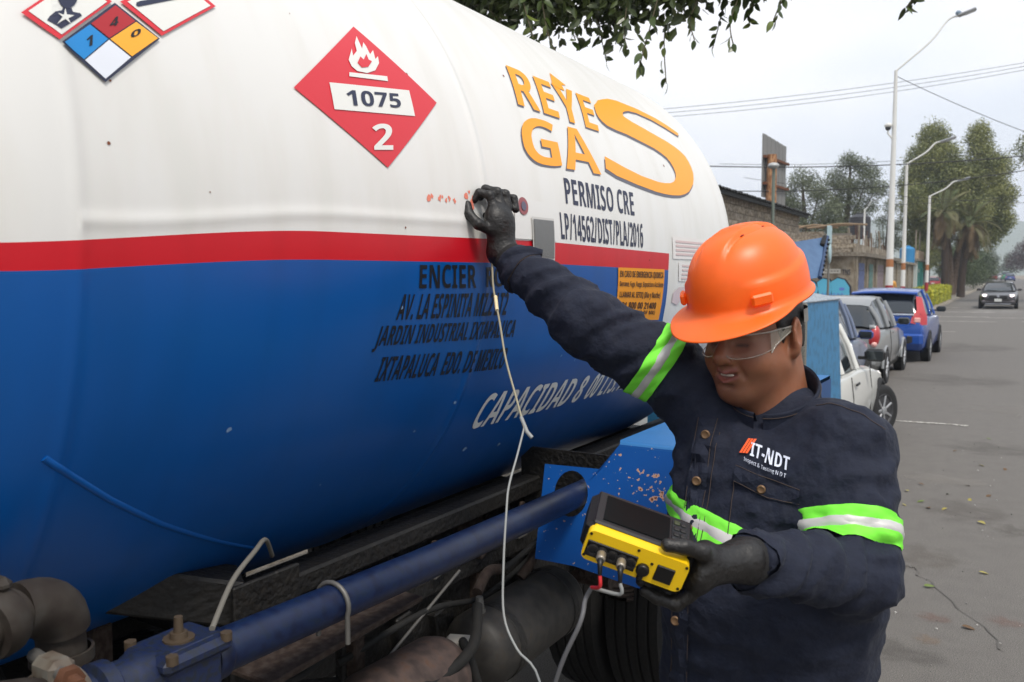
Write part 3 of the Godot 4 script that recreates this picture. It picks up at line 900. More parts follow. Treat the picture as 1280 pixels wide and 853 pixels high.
	# brake air tanks
	var tank_grey := mat("air_tank", rgb(50, 49, 48), 0.6, 0.0, {"albedo_texture": T["grease"], "uv1_scale": Vector3(1.5, 1.5, 1.5)})
	b = MB.new()
	b.lathe(Vector3(-1.12, 0.80, -1.64), Vector3(0, 0, -1), [[0, 0.0], [0.006, 0.05], [0.025, 0.085], [0.05, 0.098], [0.45, 0.098], [0.475, 0.085], [0.49, 0.05], [0.495, 0.0]], 32)
	var at := part("air_tank", b, tank_grey, truck, true)
	for z in [-1.74, -2.03]:
		b = MB.new(); b.lathe(Vector3(-1.12, 0.80, z), Vector3(0, 0, -1), [[0, 0.098], [0.002, 0.101], [0.026, 0.101], [0.028, 0.098]], 32)
		part("tank_strap", b, grease, at, true)
	b = MB.new()
	b.lathe(Vector3(-1.12, 0.885, -1.70), Vector3(0, 1, 0), [[0, 0.016], [0.02, 0.016], [0.02, 0.013], [0.05, 0.009], [0.05, 0.0]], 12)
	part("fitting", b, steel, at, true)
	for q in [[Vector3(-1.14, 0.935, -1.72), Vector3(-1.16, 0.96, -1.80), Vector3(-1.16, 0.95, -1.86)], [Vector3(-1.15, 0.90, -1.95), Vector3(-1.14, 0.93, -1.99), Vector3(-1.15, 0.95, -2.03)]]:
		b = MB.new(); b.tube(bez(q, 5), 0.014, 10)
		part("fitting", b, rusty, at, true)
	b = MB.new()
	b.tube(bez([Vector3(-1.12, 0.84, -1.63), Vector3(-1.10, 0.86, -1.60), Vector3(-1.07, 0.82, -1.59), Vector3(-1.05, 0.74, -1.60), Vector3(-1.04, 0.66, -1.62)], 5), 0.011, 10)
	part("hose", b, rubber, at, true)
	b = MB.new(); b.box(Vector3(-1.12, 0.85, -1.615), Vector3(0.07, 0.03, 0.04), Basis(Vector3.UP, 0.4), 0.008)
	part("fitting", b, mat("pale_fitting", rgb(172, 166, 156), 0.6), at, true)
	b = MB.new()
	b.lathe(Vector3(-1.10, 0.835, -1.20), Vector3(0.02, -0.02, -1), [[0, 0.0], [0.01, 0.05], [0.03, 0.08], [0.06, 0.09], [0.28, 0.09], [0.31, 0.08], [0.33, 0.05], [0.335, 0.0]], 32)
	var at2 := part("brown_air_tank", b, mat("brown_tank", rgb(82, 69, 66), 0.75, 0.0, {"albedo_texture": T["grease"], "uv1_scale": Vector3(1.5, 1.5, 1.5)}), truck, true)
	b = MB.new()
	b.tube(bez([Vector3(-0.95, 0.88, -0.98), Vector3(-1.02, 0.90, -1.2), Vector3(-1.03, 0.87, -1.4), Vector3(-1.02, 0.90, -1.52), Vector3(-1.06, 0.96, -1.60)], 6), 0.013, 10)
	part("hose", b, rubber, at2, true)
	b = MB.new(); b.tube([Vector3(-1.16, 0.86, -1.32), Vector3(-1.17, 0.97, -1.62), Vector3(-1.18, 0.99, -1.70)], 0.004, 6)
	part("cable", b, steel, at2, true)
	# air lines, bolts and clips along the rails
	for q in [[[-1.30, 1.02, -1.2], [-1.21, 1.03, -1.5], [-1.20, 0.99, -1.9], [-1.28, 0.92, -2.3]], [[-1.22, 0.9, -1.3], [-1.17, 0.94, -1.55], [-1.19, 0.88, -1.85], [-1.2, 0.93, -2.2]], [[-1.33, 0.9, -1.1], [-1.24, 0.84, -1.35], [-1.26, 0.76, -1.6], [-1.32, 0.7, -2.0]], [[-1.1, 1.02, -0.95], [-1.16, 0.96, -1.1], [-1.22, 0.93, -1.25], [-1.3, 0.96, -1.5]], [[-1.16, 0.94, -1.86], [-1.13, 1.0, -2.05], [-1.2, 1.02, -2.25], [-1.3, 0.95, -2.5]]]:
		b = MB.new()
		var pts2 := []
		for v in q: pts2.append(Vector3(v[0], v[1], v[2]))
		b.tube(bez(pts2, 6), 0.008, 8)
		part("air_line", b, rubber, truck, true)
	for i in 16:
		b = MB.new()
		b.lathe(Vector3(-1.362 + (0.082 if i % 2 else 0.0), 1.0 + 0.035 * (i % 3 - 1), -1.35 - i * 0.075), Vector3.RIGHT, [[0.0, 0.011], [0.009, 0.011], [0.009, 0.0]], 6)
		part("bolt", b, rusty if i % 4 else steel, truck, true)
	for i in 5:
		b = MB.new(); b.box(Vector3(-1.19, 1.02 - 0.005 * i, -1.42 - i * 0.2), Vector3(0.02, 0.03, 0.05), Basis(Vector3.RIGHT, 0.2 * (i % 3)), 0.003)
		part("clip", b, steel if i % 2 else rusty, truck, true)
	# leaf spring behind the air tank
	for i in 5:
		b = MB.new()
		var L := 1.1 - i * 0.16
		var rows := []
		for k in 11:
			var u := (k / 10.0 - 0.5) * L
			var y := 0.60 - 0.016 * i + 0.45 * u * u
			rows.append([Vector3(-1.22, y, -3.0 + u), Vector3(-1.15, y, -3.0 + u), Vector3(-1.15, y - 0.013, -3.0 + u), Vector3(-1.22, y - 0.013, -3.0 + u)])
		b.grid(rows, true)
		part("leaf_spring", b, rusty, truck, true)
	b = MB.new(); b.tube([Vector3(-1.24, 0.745, -2.45), Vector3(-1.10, 0.745, -2.45)], 0.028, 12)
	b.box(Vector3(-1.19, 0.82, -2.45), Vector3(0.03, 0.16, 0.06), Basis(), 0.006)
	part("spring_shackle", b, rusty, truck, true)
	# axle and dual wheels
	b = MB.new(); b.tube([Vector3(-2.75, 0.5, -3.25), Vector3(-1.0, 0.5, -3.25)], 0.07, 14)
	b.ellipsoid(Vector3(-1.91, 0.5, -3.25), Vector3(0.2, 0.2, 0.2), Basis(), 12)
	part("axle", b, grease, truck, true)
	for x in [-1.16, -1.42, -2.40, -2.66]:
		truck_wheel(x, rubber)
	truck_cab(grease, rubber)
	# blue fender box over the wheels
	var fm := mat("fender_blue", Color(1, 1, 1), 0.45, 0.0, {"albedo_texture": peeling(), "uv1_triplanar": false})
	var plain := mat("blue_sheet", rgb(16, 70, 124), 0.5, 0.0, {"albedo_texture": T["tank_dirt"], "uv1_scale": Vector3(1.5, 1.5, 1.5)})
	b = MB.new()
	# the near face is one sheet with a hole that the pipe goes through, leaning a little
	var outer := [Vector2(-1.10, 0.965), Vector2(-0.98, 0.965), Vector2(-0.70, 0.93), Vector2(-0.70, 1.288), Vector2(-0.885, 1.288), Vector2(-0.93, 1.22), Vector2(-1.10, 1.215)]
	var hole := []
	for i in 24:
		var a := TAU * i / 24
		hole.append(Vector2(-1.012 + 0.050 * cos(a), 1.147 + 0.060 * sin(a)))
	var place := func(p: Vector2) -> Vector3: return Vector3(p.x, p.y, -2.015 + (1.288 - p.y) * 0.22)
	var c0 := Vector2(-1.012, 1.147)
	b = MB.new()
	var angs := []
	for h0 in hole: angs.append([h0, ray_out(c0, h0 - c0, outer)])
	for i in 24:                                        # the sheet between the hole and its rim, corners included
		var q0: Array = angs[i]; var q1: Array = angs[(i + 1) % 24]
		var poly := [q0[0], q0[1]]
		for cn in outer:
			var d0: float = (q0[1] - c0).angle_to(cn - c0); var d1: float = (cn - c0).angle_to(q1[1] - c0)
			if d0 > 0.0001 and d1 > 0.0001 and d0 + d1 < 1.2: poly.append(cn)
		poly.append_array([q1[1], q1[0]])
		var fs := b.v.size()
		for q in poly: b.vert(place.call(q), Vector3(0, 0.2, 1).normalized(), Vector2((q.x + 1.2) / 0.5, (1.3 - q.y) / 0.37))
		for k in range(1, poly.size() - 1): b.tri(fs, fs + k, fs + k + 1)
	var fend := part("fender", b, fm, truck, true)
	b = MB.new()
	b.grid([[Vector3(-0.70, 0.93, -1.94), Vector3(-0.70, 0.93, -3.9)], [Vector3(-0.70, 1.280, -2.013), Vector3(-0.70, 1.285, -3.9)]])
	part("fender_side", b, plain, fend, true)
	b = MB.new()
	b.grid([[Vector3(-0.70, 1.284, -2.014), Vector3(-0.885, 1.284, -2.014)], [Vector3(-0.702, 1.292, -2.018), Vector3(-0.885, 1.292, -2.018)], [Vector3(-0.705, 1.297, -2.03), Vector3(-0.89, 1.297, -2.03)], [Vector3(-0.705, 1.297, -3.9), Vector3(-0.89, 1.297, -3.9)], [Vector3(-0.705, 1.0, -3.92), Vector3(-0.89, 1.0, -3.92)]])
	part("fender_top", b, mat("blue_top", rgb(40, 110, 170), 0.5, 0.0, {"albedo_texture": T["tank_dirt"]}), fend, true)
	b = MB.new(); b.box(Vector3(-1.15, 1.08, -2.3), Vector3(0.4, 0.22, 0.01))
	part("fender_inside", b, grease, fend, true)
	# rear cabinet with its raised lid
	var cab := mat("cabinet_blue", rgb(52, 124, 168), 0.5, 0.0, {"albedo_texture": noise_tex("scuffed", 0.02, [[0.2, 0.84], [0.5, 0.97], [0.8, Color(0.97, 0.985, 1.0)]], 61, 512), "uv1_scale": Vector3(1.2, 1.2, 1.2)})
	b = MB.new()
	b.grid([[Vector3(-0.9, 0.9, -4.24), Vector3(-0.9, 1.604, -4.22)], [Vector3(-0.895, 0.9, -5.35), Vector3(-0.9, 1.609, -5.165)]])
	b.flat([Vector3(-0.9, 0.9, -4.24), Vector3(-0.9, 1.604, -4.22), Vector3(-1.7, 1.76, -4.22), Vector3(-1.7, 0.9, -4.24)], Vector3.BACK)
	b.flat([Vector3(-0.895, 0.9, -5.35), Vector3(-0.9, 1.609, -5.165), Vector3(-1.7, 1.76, -5.165), Vector3(-1.7, 0.9, -5.35)], Vector3.FORWARD)
	var box := part("rear_cabinet", b, cab, truck, true)
	b = MB.new()
	b.box(Vector3(-1.30, 1.687, -4.70), Vector3(0.83, 0.012, 0.98), Basis(Vector3.BACK, -0.19), 0.004)
	part("cabinet_top", b, mat("scuffed_top", rgb(176, 180, 182), 0.55, 0.0, {"albedo_texture": noise_tex("scuffed_top", 0.05, [[0.35, Color(0.45, 0.55, 0.66)], [0.5, Color(0.85, 0.88, 0.9)], [0.7, 1.0]], 63, 512), "uv1_scale": Vector3(2.0, 2.0, 2.0)}), box, true)
	b = MB.new(); b.box(Vector3(-0.892, 1.25, -4.225), Vector3(0.03, 0.71, 0.03), Basis(), 0.004)
	part("corner_strip", b, mat("galvanised", rgb(150, 148, 138), 0.6, 0.4, {"albedo_texture": noise_tex("spangle", 0.12, [[0.3, 0.6], [0.6, 1.0]], 64, 256), "uv1_scale": Vector3(6, 6, 6)}), box, true)
	b = MB.new()
	var lid_a := Vector3(-1.2, 1.75, -5.55); var lid_b := Vector3(-1.2, 1.735, -6.1); var lid_c := Vector3(-1.22, 2.03, -6.42); var lid_d := Vector3(-1.75, 1.9, -5.4); var lid_e := Vector3(-1.75, 1.62, -5.2)
	b.grid([[lid_e, lid_e.lerp(lid_b, 0.5) + Vector3(0.02, 0.0, 0), lid_b], [lid_e.lerp(lid_d, 0.5), Vector3(-1.45, 1.80, -5.75), lid_b.lerp(lid_c, 0.5) + Vector3(0.02, 0, 0)], [lid_d, lid_d.lerp(lid_c, 0.55) + Vector3(0, -0.01, 0), lid_c]])
	var lid := part("cabinet_lid", b, mat("lid_blue", rgb(86, 116, 152), 0.55, 0.0, {"albedo_texture": noise_tex("chipped_lid", 0.03, [[0.3, Color(0.9, 0.91, 0.93)], [0.62, 1.0]], 66, 256), "uv1_scale": Vector3(2, 2, 2)}), box, true)
	b = MB.new(); b.tube([lid_b + Vector3(0.012, 0, 0), lid_c + Vector3(0.012, 0, 0)], 0.016, 8)
	part("lid_edge", b, mat("lid_edge", rgb(52, 74, 108), 0.6), lid, true)
	for i in 9:
		b = MB.new(); b.ellipsoid(lid_b.lerp(lid_c, 0.08 + i * 0.105) + Vector3(0.03, 0.0, 0.012), Vector3(0.009, 0.009, 0.009), Basis(), 6)
		part("rivet", b, grease, lid, true)
	b = MB.new(); b.box(lid_c + Vector3(0.0, -0.03, 0.06), Vector3(0.03, 0.03, 0.12), Basis(Vector3.RIGHT, 0.6), 0.008)
	part("latch", b, grease, lid, true)

func ray_out(c: Vector2, d: Vector2, poly: Array) -> Vector2:
	var best := c + d
	for i in poly.size():
		var q: Variant = Geometry2D.segment_intersects_segment(c, c + d * 40.0, poly[i], poly[(i + 1) % poly.size()])
		if q != null: best = q
	return best

func bez(p: Array, n: int) -> Array:      # a smooth curve through the points
	var o := []
	for i in p.size() - 1:
		var a: Vector3 = p[max(i - 1, 0)]; var b: Vector3 = p[i]; var c: Vector3 = p[i + 1]; var d: Vector3 = p[min(i + 2, p.size() - 1)]
		for k in n:
			var t := float(k) / n
			o.append(0.5 * ((2.0 * b) + (c - a) * t + (2.0 * a - 5.0 * b + 4.0 * c - d) * t * t + (3.0 * b - a - 3.0 * c + d) * t * t * t))
	o.append(p[p.size() - 1])
	return o

func truck_wheel(x: float, rubber: Material) -> void:
	var o := Vector3(x - 0.12, 0.5, -3.25)
	var b := MB.new()
	var prof := [[0.0, 0.29], [0.0, 0.33], [-0.012, 0.40], [0.0, 0.465], [0.02, 0.49]]
	for g in 5:                                       # ribs and grooves
		var a := 0.02 + g * 0.0425
		prof.append([a, 0.497]); prof.append([a + 0.032, 0.499]); prof.append([a + 0.034, 0.484]); prof.append([a + 0.041, 0.484])
	prof[prof.size() - 1] = [0.232, 0.484]; prof[prof.size() - 2] = [0.228, 0.488]
	prof.append_array([[0.24, 0.465], [0.252, 0.40], [0.24, 0.33], [0.24, 0.29]])
	b.lathe(o, Vector3.RIGHT, prof, 56)
	var t := part("tyre", b, rubber, truck, true)
	b = MB.new()
	b.lathe(o, Vector3.RIGHT, [[0.0, 0.295], [0.22, 0.295], [0.235, 0.27], [0.15, 0.2], [0.15, 0.0]], 32)
	part("rim", b, mat("truck_rim", rgb(150, 150, 148), 0.6, 0.2), t, true)

func peeling() -> ImageTexture:      # blue paint with flakes gone, bare primer and a little rust under it
	var w := 720; var h := 532
	var im := Image.create(w, h, false, Image.FORMAT_RGB8)
	var f := FastNoiseLite.new(); f.seed = 12; f.frequency = 0.036; f.fractal_octaves = 3
	var g := FastNoiseLite.new(); g.seed = 20; g.frequency = 0.010; g.fractal_octaves = 2
	for y in h:
		for x in w:
			var n := f.get_noise_2d(x, y)
			var k := 0.7 * g.get_noise_2d(x, y * 1.3) + 0.62 * exp(-pow((x - 585.0) / 110.0, 2) - pow((y - 165.0) / 95.0, 2)) - 0.12
			if x < 380: k -= 0.2
			var t := 0.62 - 0.75 * maxf(k, 0.0)
			var c := rgb(10, 86, 168)
			if n > t:
				c = rgb(214, 164, 138) if n > t + 0.05 else rgb(180, 170, 165)
				if n > t + 0.33: c = rgb(120, 66, 48)
			im.set_pixel(x, y, c)
	return ImageTexture.create_from_image(im)

func truck_cab(grease: Material, rubber: Material) -> void:      # the front of the truck, to the left of the picture
	var cb := mat("cab_white", rgb(212, 212, 208), 0.35)
	var b := MB.new()
	var prof := [Vector2(0.05, 0.62), Vector2(0.05, 2.25), Vector2(0.35, 2.45), Vector2(1.35, 2.40), Vector2(1.75, 1.55), Vector2(2.0, 1.35), Vector2(2.05, 0.62)]
	b.extrude(prof, Vector3(-2.95, 0, 0.1), Vector3(0, 0, 1), Vector3(0, 1, 0), Vector3(2.0, 0, 0))
	var cab := part("cab", b, cb, truck, true)
	var gl := mat("dark_glass", rgb(20, 24, 28), 0.08)
	b = MB.new(); b.extrude([Vector2(0.55, 1.5), Vector2(0.55, 2.15), Vector2(1.3, 2.2), Vector2(1.6, 1.55)], Vector3(-0.949, 0, 0.1), Vector3(0, 0, 1), Vector3(0, 1, 0), Vector3(0.006, 0, 0))
	part("window", b, gl, cab, true)
	b = MB.new(); b.flat([Vector3(-2.85, 2.36, 1.475), Vector3(-1.05, 2.36, 1.475), Vector3(-1.05, 1.58, 1.845), Vector3(-2.85, 1.58, 1.845)], Vector3(0, 0.4, 1))
	part("windscreen", b, gl, cab, true)
	for x in [-1.16, -2.66]:
		b = MB.new()
		b.lathe(Vector3(x - 0.12, 0.48, 1.15), Vector3.RIGHT, [[0.0, 0.28], [0.0, 0.42], [0.03, 0.48], [0.21, 0.48], [0.24, 0.42], [0.24, 0.28], [0.2, 0.2], [0.2, 0.0]], 40)
		part("tyre", b, rubber, truck, true)
	for x in [-1.40, -2.42]:
		b = MB.new(); b.box(Vector3(x, 0.80, 0.2), Vector3(0.075, 0.2, 2.6), Basis(), 0.008)
		part("chassis_rail", b, grease, truck, true)

# ------------------------------------------------------------------ the street
func gp(x: float, z: float, up := 0.0) -> Vector3:
	return Vector3(x, ground_y(z) + up, z)

func build_street() -> void:
	var con := mat("wall_concrete", rgb(150, 142, 128), 0.92, 0.0, {"albedo_texture": noise_tex("wall_stain", 0.012, [[0.25, Color(0.72, 0.69, 0.64)], [0.5, Color(0.9, 0.88, 0.85)], [0.75, 1.0]], 71, 512), "uv1_world_triplanar": true, "uv1_scale": Vector3(0.22, 0.22, 0.22), "normal_texture": T["asphalt_normal"], "normal_scale": 0.3})
	var mortar := mat("mortar", rgb(118, 112, 103), 0.95)
	var blocks := [mat("block_a", rgb(158, 149, 136), 0.93, 0.0, {"albedo_texture": T["wall_stain"], "uv1_world_triplanar": true}), mat("block_b", rgb(146, 137, 124), 0.93, 0.0, {"albedo_texture": T["wall_stain"], "uv1_world_triplanar": true}), mat("block_c", rgb(166, 156, 140), 0.93, 0.0, {"albedo_texture": T["wall_stain"], "uv1_world_triplanar": true})]
	var steel := mat("street_steel", rgb(120, 118, 112), 0.6, 0.4)
	var rust := mat("street_rust", rgb(122, 78, 50), 0.85, 0.1, {"albedo_texture": T["rust"], "uv1_scale": Vector3(1, 1, 1)})
	var dark := mat("dark_sheet", rgb(42, 44, 44), 0.7, 0.2)
	# --- long block building with a tin roof
	var w := thing("block_building", "grey concrete block building under a dark corrugated roof", "building", Vector3(-6.5, 0.15, -25.0))
	var b := MB.new()
	b.box(Vector3(-8.5, 2.0, -24.8), Vector3(3.96, 3.8, 9.8))
	var wall := part("wall", b, mortar, w, true)
	var bm := []
	for i in 3:
		var q := MB.new(); q.box(Vector3.ZERO, Vector3(0.035, 0.188, 0.388), Basis(), 0.006)
		bm.append(q.mesh(blocks[i]))
	for r in 11:
		for k in 25:
			var z := -19.95 - k * 0.4 - (0.2 if r % 2 else 0.0)
			if z < -29.6: continue
			var o := part_mesh("block", bm[rng.randi() % 3], wall)
			o.position = Vector3(-6.515 + rng.randf() * 0.008, 3.79 - r * 0.2, z) - w.position
	b = MB.new()
	var rows := []
	for i in 3:
		var row := []
		for k in 161:
			row.append(Vector3([-6.15, -8.3, -10.6][i], [3.93, 4.10, 4.28][i] + 0.03 * sin(k * PI * 0.5) + 0.008 * sin(k * 0.7), -19.7 - k * 0.064))
		rows.append(row)
	b.grid(rows)
	var roof := part("roof", b, dark, w, true)
	b = MB.new(); b.box(Vector3(-6.28, 3.86, -24.8), Vector3(0.08, 0.1, 10.1))
	part("roof_beam", b, dark, roof, true)
	# --- corner building with a graffiti wall and a half-built upper floor
	w = thing("corner_building", "unfinished concrete corner building with blue graffiti and a flat roof slab", "building", Vector3(-8.0, 0.25, -46.0))
	b = MB.new()
	b.box(Vector3(-10.5, 1.45, -48.0), Vector3(8.0, 2.7, 14.0))
	wall = part("wall", b, con, w, true)
	b = MB.new()
	b.extrude([Vector2(-14.8, -55.3), Vector2(-6.05, -55.3), Vector2(-6.05, -41.6), Vector2(-6.6, -40.6), Vector2(-14.8, -40.6)], Vector3(0, 2.80, 0), Vector3(1, 0, 0), Vector3(0, 0, 1), Vector3(0, 0.17, 0))
	var slab := part("roof_slab", b, mat("slab", rgb(128, 122, 112), 0.95, 0.0, {"albedo_texture": T["wall_stain"], "uv1_world_triplanar": true}), w, true)
	var pm := []
	for i in 3:
		var q := MB.new(); q.box(Vector3.ZERO, Vector3(0.388, 0.188, 0.15), Basis(), 0.006)
		pm.append(q.mesh(blocks[i]))
	b = MB.new(); b.box(Vector3(-10.0, 3.42, -41.26), Vector3(6.6, 0.88, 0.13))
	var para := part("parapet", b, mortar, slab, true)
	for r in 5:
		for k in 16:
			if r == 4 and (k > 12 or k % 5 == 3): continue
			var o := part_mesh("block", pm[rng.randi() % 3], w)
			o.position = Vector3(-12.9 + k * 0.4 + (0.2 if r % 2 else 0.0), 3.07 + r * 0.2, -41.255) - w.position
	b = MB.new(); b.box(Vector3(-6.75, 3.2, -48.0), Vector3(0.13, 0.45, 12.4))
	part("parapet", b, con, slab, true)
	for k in 22:                              # starter bars and posts left standing
		b = MB.new()
		var z := -41.3 - k * 0.55; var x := -6.8 + 0.12 * rng.randf()
		var h := 0.7 + 0.9 * rng.randf()
		b.tube([Vector3(x, 2.97, z), Vector3(x + 0.04 * rng.randf(), 2.97 + h * 0.6, z), Vector3(x + 0.12 * (rng.randf() - 0.5), 2.97 + h, z + 0.05)], 0.014 if k % 4 else 0.05, 5)
		part("starter_bar", b, rust if k % 4 else con, w, true)
	for k in 9:                               # planks and branches lying on the parapet
		b = MB.new()
		b.tube(bez([Vector3(-13.0 + k * 0.62, 4.08 + 0.06 * (k % 3), -41.2), Vector3(-12.1 + k * 0.62, 4.2 + 0.1 * rng.randf(), -41.25), Vector3(-11.0 + k * 0.62, 4.1 + 0.16 * rng.randf(), -41.3)], 3), 0.05, 6)
		part("pole", b, mat("weathered_wood", rgb(140, 120, 96), 0.9), para, true)
	for q in [[-6.46, -41.4, 0.12, 0.5], [-6.46, -44.5, 0.12, 0.4], [-6.46, -47.5, 0.12, 0.4], [-6.46, -51.0, 0.12, 0.4]]:
		b = MB.new(); b.box(Vector3(q[0], 1.45, q[1]), Vector3(q[2], 2.66, q[3]), Basis(), 0.02)
		part("pilaster", b, con, w, true)
	for q in [["shutter", -42.9, 1.7, rgb(92, 108, 158)], ["door", -45.9, 1.2, rgb(96, 138, 136)], ["shutter", -49.2, 2.4, rgb(142, 128, 138)], ["shutter", -53.0, 2.2, rgb(146, 138, 126)]]:
		b = MB.new()
		rows = []
		for i in 25:
			rows.append([Vector3(-6.47 + 0.012 * (i % 2), 0.3 + i * 0.092, q[1] - q[2] / 2), Vector3(-6.47 + 0.012 * (i % 2), 0.3 + i * 0.092, q[1] + q[2] / 2)])
		b.grid(rows)
		part(q[0], b, mat("shutter_%d" % int(-q[1]), q[3], 0.7, 0.1, {"albedo_texture": T["wall_stain"], "uv1_world_triplanar": true}), wall, true)
	graffiti(w)
	# black and blue water tanks
	water_tank(Vector3(-7.5, 2.97 + 0.95, -48.7), 0.55, 1.35, rgb(46, 46, 50), "tall black plastic water tank standing on the corner building's roof")
	for i in 4:
		b = MB.new(); b.box(Vector3(-7.5 + 0.4 * (i % 2 * 2 - 1), 3.44, -48.7 + 0.4 * (i / 2 * 2 - 1)), Vector3(0.15, 0.95, 0.15))
		part("tank_post", b, con, slab, true)
	# --- lower wall and gate further along
	w = thing("low_wall", "low plastered wall with a concrete coping beyond the corner building", "wall", Vector3(-6.6, 0.3, -61.0))
	b = MB.new(); b.box(Vector3(-6.7, 1.5, -61.0), Vector3(0.2, 2.5, 11.4))
	part("wall", b, mat("low_wall", rgb(150, 145, 134), 0.92, 0.0, {"albedo_texture": T["wall_stain"], "uv1_world_triplanar": true}), w, true)
	b = MB.new(); b.box(Vector3(-6.66, 2.83, -61.0), Vector3(0.5, 0.16, 11.6), Basis(), 0.02)
	part("coping", b, con, w, true)
	for z in [-57.0, -60.0, -63.0, -66.0]:
		b = MB.new(); b.box(Vector3(-6.57, 1.5, z), Vector3(0.12, 2.5, 0.3))
		part("pilaster", b, con, w, true)
	water_tank(Vector3(-6.95, 2.92, -66.1), 0.5, 1.2, rgb(38, 124, 176), "blue plastic water tank with a domed lid above the low wall")
	w = thing("gatehouse", "turquoise metal gate between pale posts with open brick work above", "gate", Vector3(-6.6, 0.4, -71.5))
	b = MB.new(); b.box(Vector3(-6.65, 1.75, -71.3), Vector3(0.1, 2.7, 5.6))
	var gate := part("door_leaf", b, mat("turquoise", rgb(32, 150, 136), 0.55), w, true)
	b = MB.new(); b.box(Vector3(-6.58, 2.0, -72.6), Vector3(0.04, 1.2, 0.5))
	part("panel", b, mat("turquoise_dark", rgb(22, 118, 110), 0.55), gate, true)
	b = MB.new(); b.box(Vector3(-6.585, 2.4, -70.6), Vector3(0.03, 0.28, 0.5))
	part("notice", b, mat("notice_white", rgb(200, 202, 200), 0.6), gate, true)
	for q in [[-68.3, 0.5, rgb(176, 184, 180)], [-74.4, 0.7, rgb(120, 122, 130)], [-77.0, 3.4, rgb(106, 108, 116)]]:
		b = MB.new(); b.box(Vector3(-6.6, 1.7, q[0]), Vector3(0.24, 2.75, q[1]), Basis(), 0.02)
		part("post", b, mat("post_%d" % int(-q[0]), q[2], 0.8), w, true)
	b = MB.new(); b.box(Vector3(-6.6, 3.18, -73.0), Vector3(0.5, 0.16, 11.0))
	part("lintel", b, con, w, true)
	for k in 14:
		b = MB.new(); b.box(Vector3(-6.6, 3.47 + 0.1 * (k % 2), -68.6 - k * 0.52), Vector3(0.18, 0.44 + 0.2 * (k % 2), 0.3), Basis(), 0.02)
		part("pier", b, mat("pier", rgb(172, 152, 128), 0.9), w, true)
	for z in [-69.0, -71.8]:
		b = MB.new(); b.tube([Vector3(-6.7, 3.3, z), Vector3(-6.7, 5.4, z)], 0.06, 6)
		part("post", b, con, w, true)
	# --- street lamps
	lamp(gp(-4.3, -35.2, 0.14), 9.45, 0.15, 0.06, Vector3(2.0, 1.85, -0.6), "tall white street lamp with a red foot and a camera dome", true, 1.35, 2.05)
	lamp(gp(-4.3, -39.6, 0.14), 6.45, 0.10, 0.055, Vector3(1.25, 0.85, -0.3), "middle white street lamp, in front of the leafy trees", false, 1.25, 1.95)
	lamp(gp(-4.3, -50.4, 0.14), 5.9, 0.10, 0.06, Vector3(1.3, 0.75, -0.3), "shortest white street lamp, beside the clipped hedge", false, 1.3, 1.95)
	lamp(Vector3(-6.9, 3.0, -46.2), 2.3, 0.05, 0.04, Vector3(0.35, 0.4, 0), "small pale lamp on a pole on the corner building's roof", false, 0.0, 0.0)
	# --- thin pole beside the block building
	w = thing("utility_pole", "thin grey-green pole with a small round lamp head by the block building", "pole", gp(-6.0, -24.1, 0.14))
	b = MB.new(); b.tube([Vector3.ZERO, Vector3(0, 4.7, 0)], 0.045, 10)
	part("pole", b, mat("pole_green", rgb(108, 118, 108), 0.6, 0.2), w)
	b = MB.new(); b.ellipsoid(Vector3(0, 4.75, 0.05), Vector3(0.16, 0.09, 0.16), Basis(), 10)
	part("lamp_head", b, mat("lamp_grey", rgb(170, 172, 170), 0.5, 0.3), w)
	# --- street name sign, seen nearly edge-on
	w = thing("street_sign", "pale blue street name sign with two blades on a thin pole", "sign", gp(-4.4, -23.7, 0.14))
	b = MB.new(); b.tube([Vector3.ZERO, Vector3(0, 3.0, 0)], 0.03, 8)
	part("pole", b, steel, w)
	var pale := mat("sign_pale", rgb(164, 188, 192), 0.5, 0.1)
	b = MB.new(); b.box(Vector3(0.0, 2.78, 0), Vector3(0.10, 0.46, 0.5), Basis(Vector3.UP, 0.12), 0.01)
	part("blade", b, pale, w)
	b = MB.new()
	b.ellipsoid(Vector3(0.02, 2.3, 0), Vector3(0.05, 0.29, 0.24), Basis(Vector3.UP, 0.12), 12)
	part("blade", b, pale, w)
	# --- billboard frame from behind
	w = thing("billboard", "rusty billboard frame seen from behind above the block building", "billboard", gp(-9.05, -36.0))
	b = MB.new(); b.tube([Vector3(0, 0, 0), Vector3(0, 4.6, 0), Vector3(0, 6.9, 0)], [0.26, 0.23, 0.2], 12)
	part("post", b, mat("rusty_post", rgb(186, 146, 108), 0.85, 0.1, {"albedo_texture": T["rust"], "uv1_scale": Vector3(0.7, 0.2, 0.7)}), w)
	var bb := Basis(Vector3.UP, 1.5)
	var face := mat("billboard_back", rgb(128, 128, 126), 0.7, 0.3)
	for k in 6:
		b = MB.new(); b.box(bb * Vector3(-0.1 + k * 0.52, 0, 0) + Vector3(-0.28, 6.45 - k * 0.03, 0), Vector3(0.48, 2.6, 0.05), bb)
		part("panel", b, face, w)
	for y in [7.3, 6.2, 5.4]:
		b = MB.new(); b.box(bb * Vector3(1.15, 0, 0.12) + Vector3(-0.28, y - 0.5, 0), Vector3(3.2, 0.1, 0.12), bb)
		part("frame", b, rust, w)
	# --- clipped hedge
	var hl := ["nearest clipped yellow-green hedge block on the kerb", "second clipped yellow-green hedge block from the near end", "third clipped hedge block, in the middle of the row", "fourth clipped yellow-green hedge block from the near end", "farthest clipped hedge block, by the palm trunks"]
	for k in 5:
		hedge(gp(-4.55, -51.5 - k * 3.0, 0.12), hl[k], k)
	# --- trees
	build_trees()
	# --- overhead cables
	var cm := mat("cable_black", rgb(44, 44, 46), 0.7)
